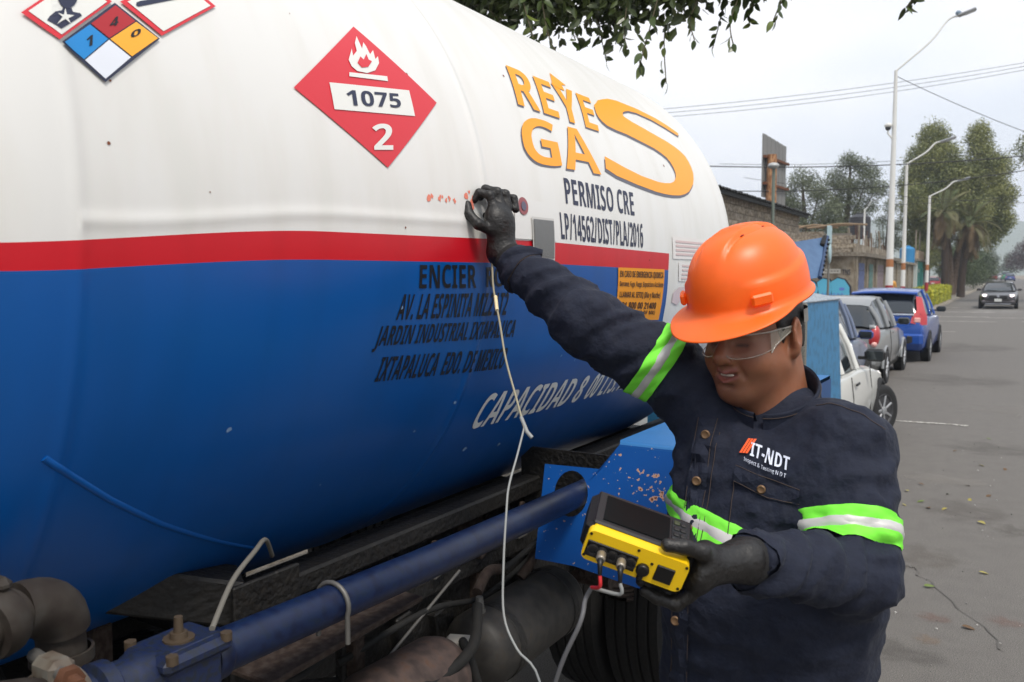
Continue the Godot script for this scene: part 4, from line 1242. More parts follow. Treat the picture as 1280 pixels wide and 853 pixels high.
	var cl := ["highest overhead cable over the parked cars", "upper overhead cable just under the highest one", "third of the three close overhead cables", "cable that runs down from the tall lamp to the right", "thick dark cable across the street in front of the trees", "second thick dark cable across the street, lower down", "thin cable above the thick dark ones", "lowest cable, over the corner building", "thin cable between the two thick ones"]
	var ends := [[Vector3(-14.96, 8.63, -32.5), Vector3(1.22, 11.03, -42.5), 0.25, 0.010], [Vector3(-14.96, 8.5, -32.6), Vector3(1.22, 10.90, -42.5), 0.3, 0.010], [Vector3(-14.96, 8.36, -32.7), Vector3(1.22, 10.76, -42.5), 0.33, 0.010], [Vector3(-4.3, 9.4, -35.2), Vector3(1.36, 7.3, -42.3), 0.12, 0.012], [Vector3(-11.45, 6.45, -34.5), Vector3(1.37, 7.04, -42.3), 0.25, 0.024], [Vector3(-11.4, 5.44, -34.4), Vector3(1.39, 6.54, -42.2), 0.4, 0.02], [Vector3(-10.9, 6.54, -34.8), Vector3(1.36, 7.37, -42.3), 0.3, 0.009], [Vector3(-10.8, 4.65, -34.7), Vector3(1.43, 5.4, -42.2), 0.2, 0.009], [Vector3(-10.0, 5.97, -35.3), Vector3(1.45, 4.9, -42.1), 0.25, 0.009]]
	for i in ends.size():
		var e: Array = ends[i]
		b = MB.new()
		var pts := []
		for k in 21:
			var t := k / 20.0
			pts.append(e[0].lerp(e[1], t) - Vector3(0, e[2] * 4.0 * t * (1.0 - t), 0))
		b.tube(pts, e[3], 6)
		var o := part("overhead_cable", b, cm, self)
		o.set_meta("label", cl[i]); o.set_meta("category", "cable"); o.set_meta("group", "cables strung across the street")
	# a heap of rubble at the kerb and stones by the hedge
	var heap := thing("rubble_heap", "small heap of pale rubble at the kerb beyond the blue car", "rubble", gp(-3.2, -37.5))
	for k in 9:
		b = MB.new(); b.ellipsoid(Vector3(rng.randf() * 1.2 - 0.6, 0.04 + 0.03 * rng.randf(), rng.randf() * 0.5 - 0.25), Vector3(0.08 + 0.07 * rng.randf(), 0.06 + 0.05 * rng.randf(), 0.1), Basis(Vector3.UP, rng.randf() * 3), 6)
		part("stone", b, mat("pale_stone", rgb(180, 164, 136), 0.95), heap)

func graffiti(w: Node3D) -> void:
	var cyan := mat("spray_cyan", rgb(84, 172, 204), 0.7)
	var ink := mat("spray_black", rgb(28, 32, 48), 0.7)
	var violet := mat("spray_violet", rgb(92, 120, 196), 0.7)
	var z := -40.985
	var shapes := [
		[Vector2(-9.2, 0.6), Vector2(-9.2, 1.5), Vector2(-8.95, 1.72), Vector2(-8.55, 1.74), Vector2(-8.2, 1.6), Vector2(-8.05, 1.3), Vector2(-8.1, 0.95), Vector2(-8.3, 0.75), Vector2(-8.2, 0.3), Vector2(-8.6, 0.2), Vector2(-9.0, 0.3)],
		[Vector2(-8.05, 0.25), Vector2(-8.0, 1.0), Vector2(-8.1, 1.6), Vector2(-7.85, 1.78), Vector2(-7.55, 1.72), Vector2(-7.45, 1.4), Vector2(-7.5, 0.25), Vector2(-7.75, 0.15)],
		[Vector2(-7.48, 0.2), Vector2(-7.42, 1.0), Vector2(-7.5, 1.62), Vector2(-7.2, 1.8), Vector2(-6.9, 1.72), Vector2(-6.68, 1.4), Vector2(-6.66, 1.0), Vector2(-6.85, 0.72), Vector2(-7.05, 0.66), Vector2(-7.05, 0.2), Vector2(-7.25, 0.12)]]
	for s in shapes:
		var c := Vector2()
		for p in s: c += p / s.size()
		var big := PackedVector2Array()
		for p in s: big.append(p + (p - c).normalized() * 0.07 + Vector2(0.03, -0.02))
		var b := MB.new()
		drape_poly(b, big, func(u: float, v: float) -> Vector3: return Vector3(u, v, z), 5.0)
		var o := part("graffiti", b, ink, w, true)
		b = MB.new()
		drape_poly(b, PackedVector2Array(s), func(u: float, v: float) -> Vector3: return Vector3(u, v, z + 0.004), 5.0)
		part("graffiti_fill", b, cyan, o, true)
	for q in [[-8.45, 1.35, 0.16], [-7.0, 1.3, 0.13]]:
		var b := MB.new(); var pp := PackedVector2Array()
		for i in 10: pp.append(Vector2(q[0] + q[2] * cos(TAU * i / 10), q[1] + q[2] * 0.6 * sin(TAU * i / 10)))
		drape_poly(b, pp, func(u: float, v: float) -> Vector3: return Vector3(u, v, z + 0.008), 5.0)
		part("graffiti", b, ink if q[0] < -8 else violet, w, true)
	for k in 6:
		var b := MB.new()
		b.tube([Vector3(-7.9 + k * 0.17, 0.95, z + 0.004), Vector3(-7.85 + k * 0.17, 1.12, z + 0.006), Vector3(-7.76 + k * 0.17, 0.98, z + 0.004)], 0.02, 4)
		part("graffiti", b, violet, w, true)
	text_on("graffiti", "TNS", func(u: float, v: float) -> Vector3: return Vector3(lerpf(-7.0, -6.65, u), lerpf(1.95, 2.2, v), z), ink, w, true, 1.0)
	var b := MB.new(); b.box(Vector3(-7.55, 2.12, z + 0.015), Vector3(0.95, 0.2, 0.03))
	part("nameplate", b, mat("nameplate", rgb(200, 196, 186), 0.6), w, true)
	b = MB.new(); b.box(Vector3(-7.95, 2.12, z + 0.033), Vector3(0.1, 0.12, 0.006))
	part("nameplate_mark", b, ink, w, true)
	for k in 5:
		b = MB.new(); b.box(Vector3(-7.72 + k * 0.13, 2.12, z + 0.033), Vector3(0.09, 0.07, 0.006))
		part("nameplate_mark", b, mat("faded_ink", rgb(140, 134, 124), 0.7), w, true)

func water_tank(at: Vector3, r: float, h: float, col: Color, label: String) -> void:
	var w := thing("water_tank", label, "water tank", at)
	var b := MB.new()
	var prof := [[0.0, 0.0], [0.0, r * 0.96]]
	for i in 7:
		prof.append([0.04 + i * (h - 0.3) / 7.0, r]); prof.append([0.04 + (i + 0.75) * (h - 0.3) / 7.0, r]); prof.append([0.04 + (i + 0.85) * (h - 0.3) / 7.0, r * 0.975])
	prof.append_array([[h - 0.22, r], [h - 0.1, r * 0.72], [h - 0.04, r * 0.42], [h - 0.04, r * 0.34]])
	b.lathe(Vector3.ZERO, Vector3.UP, prof, 28)
	var m := mat("tank_%s" % label.substr(0, 8), col, 0.5)
	part("body", b, m, w)
	b = MB.new(); b.lathe(Vector3(0, h - 0.05, 0), Vector3.UP, [[0.0, r * 0.36], [0.06, r * 0.36], [0.08, r * 0.3], [0.08, 0.0]], 20)
	part("lid", b, m, w)

func lamp(at: Vector3, h: float, r0: float, r1: float, arm: Vector3, label: String, dome: bool, red_h: float, band_h: float) -> void:
	var w := thing("street_lamp", label, "street lamp", at, 0.0, "white street lamps along the kerb" if red_h > 0.0 else "")
	var wm := mat("lamp_white", rgb(214, 214, 210), 0.5, 0.0, {"albedo_texture": T["tank_dirt"], "uv1_scale": Vector3(0.7, 0.2, 0.7)})
	var b := MB.new()
	b.lathe(Vector3.ZERO, Vector3.UP, [[red_h, lerpf(r0, r1, red_h / h)], [h, r1], [h + 0.03, 0.0]], 16)
	part("pole", b, wm, w)
	if red_h > 0.0:
		b = MB.new(); b.lathe(Vector3.ZERO, Vector3.UP, [[0.0, r0], [red_h, lerpf(r0, r1, red_h / h)]], 16)
		part("red_foot", b, mat("lamp_red", rgb(150, 40, 48), 0.6), w)
		b = MB.new(); b.lathe(Vector3.ZERO, Vector3.UP, [[band_h, lerpf(r0, r1, band_h / h) + 0.002], [band_h + 0.3, lerpf(r0, r1, band_h / h) + 0.001]], 16)
		part("band", b, mat("lamp_band", rgb(158, 104, 62), 0.6), w)
		b = MB.new(); b.box(Vector3(0, 0.02, 0), Vector3(r0 * 3.2, 0.03, r0 * 3.2), Basis(), 0.005)
		part("base_plate", b, wm, w)
	b = MB.new()
	var p0 := Vector3(0, h - 0.1, 0)
	var tip := Vector3(0, h, 0) + arm
	b.tube(bez([p0, p0 + Vector3(0.06, 0.12, 0), p0.lerp(tip, 0.55), tip - Vector3(arm.x * 0.18, arm.y * 0.06, 0), tip], 5), 0.035 if h > 4.0 else 0.02, 8)
	part("arm", b, wm, w)
	b = MB.new()
	var k := 1.0 if h > 4.0 else 0.5
	var hb := Basis(Vector3.BACK, 0.28)
	b.box(tip + hb * Vector3(0.28 * k, 0.0, 0), Vector3(0.62, 0.09, 0.26) * k, hb, 0.03 * k)
	var head := part("lamp_head", b, mat("lamp_head_grey", rgb(150, 152, 154), 0.5, 0.3), w)
	b = MB.new(); b.box(tip + hb * Vector3(0.36 * k, -0.05 * k, 0), Vector3(0.36, 0.025, 0.2) * k, hb, 0.008)
	part("lens", b, mat("lamp_lens", rgb(186, 190, 194), 0.25), head)
	if dome:
		b = MB.new(); b.ellipsoid(tip + Vector3(-0.02, 0.1, 0), Vector3(0.1, 0.09, 0.1), Basis(), 10)
		part("photocell", b, mat("photocell", rgb(110, 130, 150), 0.4), head)
		b = MB.new()
		b.tube([Vector3(-0.05, h - 2.55, 0.03), Vector3(-0.2, h - 2.35, 0.1), Vector3(-0.2, h - 2.15, 0.1)], 0.035, 8)
		b.ellipsoid(Vector3(-0.2, h - 2.05, 0.1), Vector3(0.14, 0.1, 0.14), Basis(), 12)
		var cam := part("camera_arm", b, wm, w)
		b = MB.new(); b.ellipsoid(Vector3(-0.2, h - 2.12, 0.1), Vector3(0.11, 0.13, 0.11), Basis(), 12)
		part("camera_dome", b, mat("dome_dark", rgb(60, 62, 66), 0.2), cam)

func leaf_clump(n: int, spread: float, size: float, sd: int) -> MB:
	var r := RandomNumberGenerator.new(); r.seed = sd
	var b := MB.new()
	for i in n:
		var p := Vector3(r.randf() - 0.5, r.randf() - 0.5, r.randf() - 0.5) * 2.0 * spread
		var d := Vector3(r.randf() - 0.5, r.randf() - 0.75, r.randf() - 0.5).normalized()
		var x := d.cross(Vector3(r.randf() - 0.5, r.randf() - 0.5, r.randf() - 0.5)).normalized()
		var L := size * (0.7 + 0.6 * r.randf())
		b.flat([p, p + d * L * 0.45 + x * L * 0.2, p + d * L, p + d * L * 0.5 - x * L * 0.2])
	return b

# leaves as copies of a small sprig spread through lumps: [centre, radii]
func crown(called: String, parent: Node3D, lumps: Array, per_m2: float, sprig: Mesh, tones: Array, gap := 0.15) -> MultiMeshInstance3D:
	var tr := []; var cols := []
	var f := FastNoiseLite.new(); f.seed = 17; f.frequency = 0.5
	for L in lumps:
		var c: Vector3 = L[0]; var r: Vector3 = L[1]
		var n := int(per_m2 * 4.0 * PI * pow((pow(r.x * r.y, 1.6) + pow(r.x * r.z, 1.6) + pow(r.y * r.z, 1.6)) / 3.0, 1.0 / 1.6))
		for i in n:
			var d := Vector3(rng.randfn(), rng.randfn(), rng.randfn()).normalized()
			var k := pow(rng.randf(), 0.4)
			var q := c + Vector3(d.x * r.x, d.y * r.y, d.z * r.z) * k * (0.9 + 0.25 * f.get_noise_3d(d.x * 4 + c.x, d.y * 4, d.z * 4))
			if f.get_noise_3d(q.x * 1.4, q.y * 1.4, q.z * 1.4) < -0.42 + gap: continue
			tr.append(Transform3D(Basis(Vector3(rng.randfn(), rng.randfn(), rng.randfn()).normalized(), rng.randf() * TAU).scaled(Vector3.ONE * (0.7 + 0.6 * rng.randf())), q))
			var t := clampf(0.5 + 0.9 * f.get_noise_3d(q.x * 0.9 + 50, q.y * 0.9, q.z * 0.9) + 0.25 * rng.randfn(), 0, 1)
			cols.append(tones[0].lerp(tones[1], t))
	var mm := MultiMesh.new()
	mm.transform_format = MultiMesh.TRANSFORM_3D
	mm.use_colors = true
	mm.mesh = sprig
	mm.instance_count = tr.size()
	for i in tr.size():
		mm.set_instance_transform(i, tr[i]); mm.set_instance_color(i, cols[i])
	var o := MultiMeshInstance3D.new()
	o.name = called; o.multimesh = mm
	o.set_meta("kind", "stuff")
	parent.add_child(o, true)
	return o

func hedge(at: Vector3, label: String, k: int) -> void:
	var w := thing("hedge", label, "hedge", at, 0.0, "clipped hedge blocks along the kerb")
	var lm := mat("leaf_tint", Color(1, 1, 1), 0.6, 0.0, {"vertex_color_use_as_albedo": true, "backlight": Color(0.3, 0.3, 0.15)})
	var b := MB.new()
	var rows := []
	for i in 7:
		var row := []
		for j in 24:
			var a := TAU * j / 24.0
			var q := Vector2(cos(a), sin(a))
			q /= maxf(absf(q.x), absf(q.y))
			var y := [0.05, 0.1, 0.45, 0.85, 0.93, 0.95, 0.95][i] as float
			var s := [0.82, 0.95, 1.0, 0.98, 0.85, 0.5, 0.0][i] as float
			row.append(Vector3(q.x * 0.5 * s, y, q.y * 1.2 * s))
		rows.append(row)
	b.grid(rows, true)
	part("core", b, mat("hedge_core", rgb(120, 128, 30), 0.9), w)
	var sprig := leaf_clump(7, 0.06, 0.09, 40).mesh(lm)
	var lumps := []
	for i in 3:
		for j in 6:
			lumps.append([Vector3(-0.36 + i * 0.36, 0.86, -1.0 + j * 0.4), Vector3(0.26, 0.13, 0.26)])
	for j in 6:
		for y in [0.25, 0.6]:
			lumps.append([Vector3(0.46, y, -1.0 + j * 0.4), Vector3(0.1, 0.25, 0.26)])
			lumps.append([Vector3(-0.46, y, -1.0 + j * 0.4), Vector3(0.1, 0.25, 0.26)])
	for i in 3:
		for y in [0.25, 0.6]:
			lumps.append([Vector3(-0.36 + i * 0.36, y, 1.15), Vector3(0.26, 0.25, 0.1)])
	crown("foliage", w, lumps, 90.0, sprig, [Color(0.22, 0.26, 0.015), Color(0.58, 0.55, 0.04)], -0.3)

func tree(called: String, label: String, at: Vector3, trunk: Array, limbs: Array, lumps: Array, dens: float, tones: Array, leaf: float, cat := "tree", gap := 0.15) -> Node3D:
	var w := thing(called, label, cat, at)
	var bark := mat("bark_%s" % called, rgb(104, 92, 78), 0.9, 0.0, {"albedo_texture": T["rust"], "uv1_scale": Vector3(0.6, 0.3, 0.6)})
	var b := MB.new()
	var pts := []; var rs := []
	for q in trunk: pts.append(q[0]); rs.append(q[1])
	b.tube(pts, rs, 12)
	var t := part("trunk", b, bark, w)
	for L in limbs:
		b = MB.new()
		var a: Vector3 = L[0]; var e: Vector3 = L[1]
		b.tube([a, a.lerp(e, 0.4) + Vector3(0, -0.08, 0) * a.distance_to(e), e], [L[2], L[2] * 0.7, L[2] * 0.25], 7)
		part("limb", b, bark, t)
	var lm := mat("leaf_tint", Color(1, 1, 1), 0.6, 0.0, {"vertex_color_use_as_albedo": true, "backlight": Color(0.3, 0.3, 0.15)})
	crown("crown", w, lumps, dens, leaf_clump(9, leaf * 1.5, leaf, 41).mesh(lm), tones, gap)
	return w

func lump_limbs(from: Vector3, lumps: Array, r: float) -> Array:
	var o := []
	for L in lumps:
		o.append([Vector3(from.x, minf(from.y, L[0].y - 0.8), from.z), L[0], r])
	return o

func build_trees() -> void:
	var olive := [Color(0.08, 0.105, 0.03), Color(0.30, 0.31, 0.11)]
	var grey_green := [Color(0.06, 0.08, 0.045), Color(0.16, 0.185, 0.10)]
	# the broad leafy group behind the palms
	var L := [[Vector3(-1.4, 12.6, 0), Vector3(1.3, 1.7, 1.6)], [Vector3(-2.2, 10.8, 0.4), Vector3(1.5, 1.7, 1.8)], [Vector3(-0.6, 10.6, 0.6), Vector3(1.6, 1.8, 1.8)], [Vector3(-2.9, 9.0, 0), Vector3(1.2, 1.7, 1.6)], [Vector3(-1.0, 8.2, 0.8), Vector3(2.2, 1.9, 2.2)], [Vector3(-2.4, 6.6, 0.4), Vector3(1.5, 1.5, 1.8)], [Vector3(-1.0, 5.4, 0.0), Vector3(1.8, 1.6, 1.8)], [Vector3(-2.5, 4.4, -0.4), Vector3(1.2, 1.4, 1.5)], [Vector3(0.3, 9.4, 1.0), Vector3(1.4, 1.6, 1.6)], [Vector3(0.2, 7.0, 1.4), Vector3(1.6, 1.7, 1.6)], [Vector3(-1.6, 3.2, 1.5), Vector3(1.3, 1.3, 1.4)], [Vector3(-2.4, 7.6, 2.5), Vector3(1.2, 1.4, 1.3)], [Vector3(-0.6, 6.2, 4.5), Vector3(1.0, 1.2, 1.0)], [Vector3(2.0, 6.4, 3.0), Vector3(1.0, 1.2, 1.2)]]
	tree("leafy_tree", "broad olive-green tree behind the palms, its top left of the gap", gp(-4.9, -76.0), [[Vector3.ZERO, 0.45], [Vector3(-0.1, 3, 0), 0.36], [Vector3(-0.6, 7, 0), 0.26], [Vector3(-1.2, 11, 0), 0.1]], lump_limbs(Vector3(-0.4, 5, 0), L, 0.14), L, 34.0, olive, 0.16)
	L = [[Vector3(0.0, 12.4, 0), Vector3(1.0, 1.5, 1.3)], [Vector3(0.3, 10.9, 0), Vector3(1.3, 1.4, 1.5)], [Vector3(1.4, 9.9, 0.3), Vector3(1.2, 1.3, 1.5)], [Vector3(-0.4, 9.2, 0.5), Vector3(1.6, 1.5, 1.8)], [Vector3(1.4, 7.9, 0.3), Vector3(1.5, 1.4, 1.7)], [Vector3(0.2, 7.2, 0.6), Vector3(1.7, 1.6, 2.0)], [Vector3(1.7, 6.1, 0), Vector3(1.1, 1.2, 1.5)], [Vector3(0.8, 5.0, 0), Vector3(1.4, 1.3, 1.6)]]
	tree("leafy_tree", "tall narrow-topped olive tree behind the palms, right of the gap", gp(-3.2, -76.5), [[Vector3(-1.6, 0, 0), 0.4], [Vector3(-1.2, 3, 0), 0.32], [Vector3(-0.3, 7, 0), 0.22], [Vector3(0, 11, 0), 0.08]], lump_limbs(Vector3(-0.6, 5, 0), L, 0.12), L, 34.0, olive, 0.16)
	# dark undergrowth and street trees further on
	L = []
	for i in 7:
		L.append([Vector3(0.2 * i - 0.4, 2.6 + 0.5 * sin(i * 1.7), -i * 5.0), Vector3(1.7, 1.8, 2.6)])
	tree("street_tree", "dark low street trees in a row beyond the palms", gp(-4.6, -84.0), [[Vector3.ZERO, 0.2], [Vector3(0.1, 2, 0), 0.15], [Vector3(0, 3, 0), 0.08]], [], L, 22.0, [Color(0.03, 0.05, 0.016), Color(0.08, 0.11, 0.03)], 0.16)
	# grey-green trees behind the corner building
	L = [[Vector3(-1.5, 7.6, 0), Vector3(1.0, 0.9, 1.2)], [Vector3(-0.2, 8.5, 0), Vector3(1.0, 0.9, 1.2)], [Vector3(-0.9, 6.5, 0), Vector3(1.4, 1.0, 1.4)], [Vector3(0.9, 7.4, 0), Vector3(0.9, 0.8, 1.2)], [Vector3(1.5, 6.1, 0), Vector3(1.3, 1.0, 1.4)], [Vector3(0.2, 5.2, 0), Vector3(1.8, 0.9, 1.4)], [Vector3(1.9, 5.0, 0), Vector3(1.0, 0.8, 1.2)]]
	tree("eucalyptus_tree", "dark grey-green tree above the corner building's parapet", gp(-13.2, -62.0), [[Vector3.ZERO, 0.35], [Vector3(0.1, 4, 0), 0.25], [Vector3(-0.2, 8, 0), 0.08]], lump_limbs(Vector3(0, 4, 0), L, 0.1), L, 24.0, grey_green, 0.14, "tree", 0.2)
	L = [[Vector3(0.1, 10.0, 0), Vector3(1.0, 0.9, 1.2)], [Vector3(-1.2, 8.8, 0), Vector3(1.1, 0.9, 1.2)], [Vector3(1.3, 9.2, 0), Vector3(1.0, 0.9, 1.2)], [Vector3(0.2, 8.2, 0), Vector3(1.4, 1.0, 1.4)], [Vector3(1.9, 8.0, 0), Vector3(0.9, 0.7, 1.2)], [Vector3(-0.8, 7.0, 0), Vector3(1.4, 0.9, 1.4)], [Vector3(1.0, 6.7, 0), Vector3(1.2, 0.8, 1.4)], [Vector3(-0.2, 5.5, 0), Vector3(1.1, 0.9, 1.2)]]
	tree("eucalyptus_tree", "tall grey-green tree with a spreading top behind the black water tank", gp(-11.0, -66.0), [[Vector3.ZERO, 0.32], [Vector3(-0.1, 5, 0), 0.22], [Vector3(0.1, 10, 0), 0.06]], lump_limbs(Vector3(0, 5, 0), L, 0.09), L, 24.0, grey_green, 0.14, "tree", 0.22)
	L = [[Vector3(0.3, 7.6, 0), Vector3(0.7, 0.8, 1.0)], [Vector3(-0.3, 6.3, 0), Vector3(0.8, 0.8, 1.0)], [Vector3(0.7, 6.0, 0), Vector3(0.8, 0.8, 1.0)], [Vector3(0.0, 4.9, 0), Vector3(1.1, 0.8, 1.0)], [Vector3(0.9, 4.3, 0), Vector3(1.0, 0.9, 1.0)], [Vector3(-0.6, 3.6, 0), Vector3(1.2, 1.0, 1.0)]]
	tree("thin_tree", "thin sparse tree between the black tank and the tall lamp", gp(-10.2, -80.0), [[Vector3.ZERO, 0.2], [Vector3(0.1, 4, 0), 0.14], [Vector3(0.2, 7.5, 0), 0.04]], lump_limbs(Vector3(0, 3.5, 0), L, 0.06), L, 16.0, grey_green, 0.14, "tree", 0.35)
	# palms
	palm(gp(-4.75, -70.0, 0.12), 6.3, Vector3(-0.25, 0, 0), "left palm with a thick skirt of dead brown fronds", 5)
	palm(gp(-3.75, -71.0, 0.1), 5.6, Vector3(0.5, 0, 0), "right palm leaning over the street with drooping fronds", 6)
	# far right and farther on
	L = [[Vector3(-5.9, 9.6, 0), Vector3(1.6, 1.2, 2.0)], [Vector3(-3.0, 10.5, 0), Vector3(3.2, 2.4, 3.0)], [Vector3(0.5, 11.0, 0), Vector3(3.5, 2.8, 3.2)], [Vector3(-4.0, 8.0, 0.5), Vector3(2.0, 1.4, 2.0)]]
	tree("overhanging_street_tree", "tree whose branch tip shows at the right edge of the picture", gp(6.6, -62.0), [[Vector3.ZERO, 0.35], [Vector3(-0.2, 5, 0), 0.25], [Vector3(-0.6, 9, 0), 0.12]], lump_limbs(Vector3(-0.2, 6, 0), L, 0.1), L, 14.0, olive, 0.16)
	L = [[Vector3(0, 5.0, 0), Vector3(3.2, 2.4, 3)], [Vector3(-2, 3.6, 1), Vector3(2.0, 1.8, 2)], [Vector3(2.5, 6.0, 0), Vector3(3, 2.6, 3)]]
	tree("purple_leaf_tree", "dark reddish tree on the right side far down the street", gp(1.6, -165.0), [[Vector3.ZERO, 0.3], [Vector3(0, 4, 0), 0.2]], [], L, 9.0, [Color(0.05, 0.035, 0.035), Color(0.11, 0.07, 0.06)], 0.24)
	for q in [[-6.5, -250.0, 9.0, "pale hazy conical tree at the far end of the street"], [-9.5, -235.0, 6.0, "hazy rounded tree just left of the conical one, far off"], [-3.0, -270.0, 7.0, "hazy tree right of the conical one, far off"], [-13.5, -210.0, 6.5, "hazy dark tree beyond the street trees on the left"]]:
		var h: float = q[2]
		L = [[Vector3(0, h * 0.8, 0), Vector3(0.9, h * 0.2, 1.2)], [Vector3(0.3, h * 0.55, 0), Vector3(1.9, h * 0.2, 2)], [Vector3(-0.3, h * 0.35, 0), Vector3(2.6, h * 0.2, 2.4)]]
		tree("far_tree", q[3], gp(q[0], q[1]), [[Vector3.ZERO, 0.25], [Vector3(0, h * 0.5, 0), 0.15]], [], L, 6.0, grey_green, 0.3)

func palm(at: Vector3, h: float, lean: Vector3, label: String, sd: int) -> void:
	var r := RandomNumberGenerator.new(); r.seed = sd
	var w := thing("palm_tree", label, "palm tree", at)
	var b := MB.new()
	var pts := []; var rs := []
	for k in 15:
		var t := k / 14.0
		pts.append(Vector3(lean.x * t * t, h * t, 0)); rs.append(lerpf(0.27, 0.20, t) + (0.03 if k % 2 else 0.0))
	b.tube(pts, rs, 12)
	part("trunk", b, mat("palm_bark", rgb(70, 60, 50), 0.95, 0.0, {"albedo_texture": T["rust"], "uv1_scale": Vector3(0.8, 1.2, 0.8)}), w)
	var green := [mat("frond_green", rgb(78, 88, 46), 0.6, 0.0, {"backlight": Color(0.2, 0.22, 0.1)}), mat("frond_olive", rgb(98, 94, 56), 0.6, 0.0, {"backlight": Color(0.2, 0.2, 0.1)}), mat("frond_brown", rgb(98, 80, 54), 0.8)]
	var kinds := []
	for k in 4:
		var droop: float = [0.5, 1.0, 1.7, 2.3][k]
		b = MB.new()
		var L := 2.9
		var p := Vector3.ZERO; var el: float = [1.0, 0.55, 0.1, -0.5][k]
		var prev := p
		for i in 16:
			var d := Vector3(cos(el), sin(el), 0)
			p = prev + d * L / 16.0
			el -= droop / 16.0 * 1.5
			el = maxf(el, -1.5)
			var up := Vector3(-sin(el), cos(el), 0)
			b.tube([prev, p], 0.02, 4, false)
			for s in [-1.0, 1.0]:
				for q in 2:
					var base := prev.lerp(p, q * 0.5)
					var ll: float = 0.62 * sin(PI * clampf((i + q * 0.5) / 16.0 * 0.85 + 0.12, 0, 1)) + 0.08
					var dir: Vector3 = (d * 0.6 + Vector3(0, 0, s) * 0.75 + up * (0.25 - 0.35 * k)).normalized()
					b.flat([base, base + dir * ll * 0.5 + d * 0.035, base + dir * ll, base + dir * ll * 0.5 - d * 0.035])
			prev = p
		kinds.append(b)
	var top := Vector3(lean.x, h, 0)
	for k in 44:
		var kd: int = 0 if k < 4 else 1 if k < 13 else 2 if k < 28 else 3
		var m: Material = green[(k % 2) if kd < 2 else (1 if (kd == 2 and k % 2) else 2)]
		if not T.has("frond_%d_%s" % [kd, m.resource_name]): T["frond_%d_%s" % [kd, m.resource_name]] = kinds[kd].mesh(m)
		var o := part_mesh("frond", T["frond_%d_%s" % [kd, m.resource_name]], w)
		o.position = top + Vector3(0, -0.25 * kd * r.randf(), 0)
		o.rotation = Vector3((r.randf() - 0.5) * 0.3, r.randf() * TAU, (r.randf() - 0.5) * 0.3)
		o.scale = Vector3.ONE * (0.62 + 0.34 * r.randf())

# ------------------------------------------------------------------ cars
# Local frame: x to the car's right, y up, z towards its tail; the nose is at -z.
func car_paint(key: String, c: Color, rough := 0.3, metal := 0.0) -> StandardMaterial3D:
	return mat(key, c, rough, metal, {"clearcoat_enabled": true, "clearcoat": 0.7, "clearcoat_roughness": 0.08})

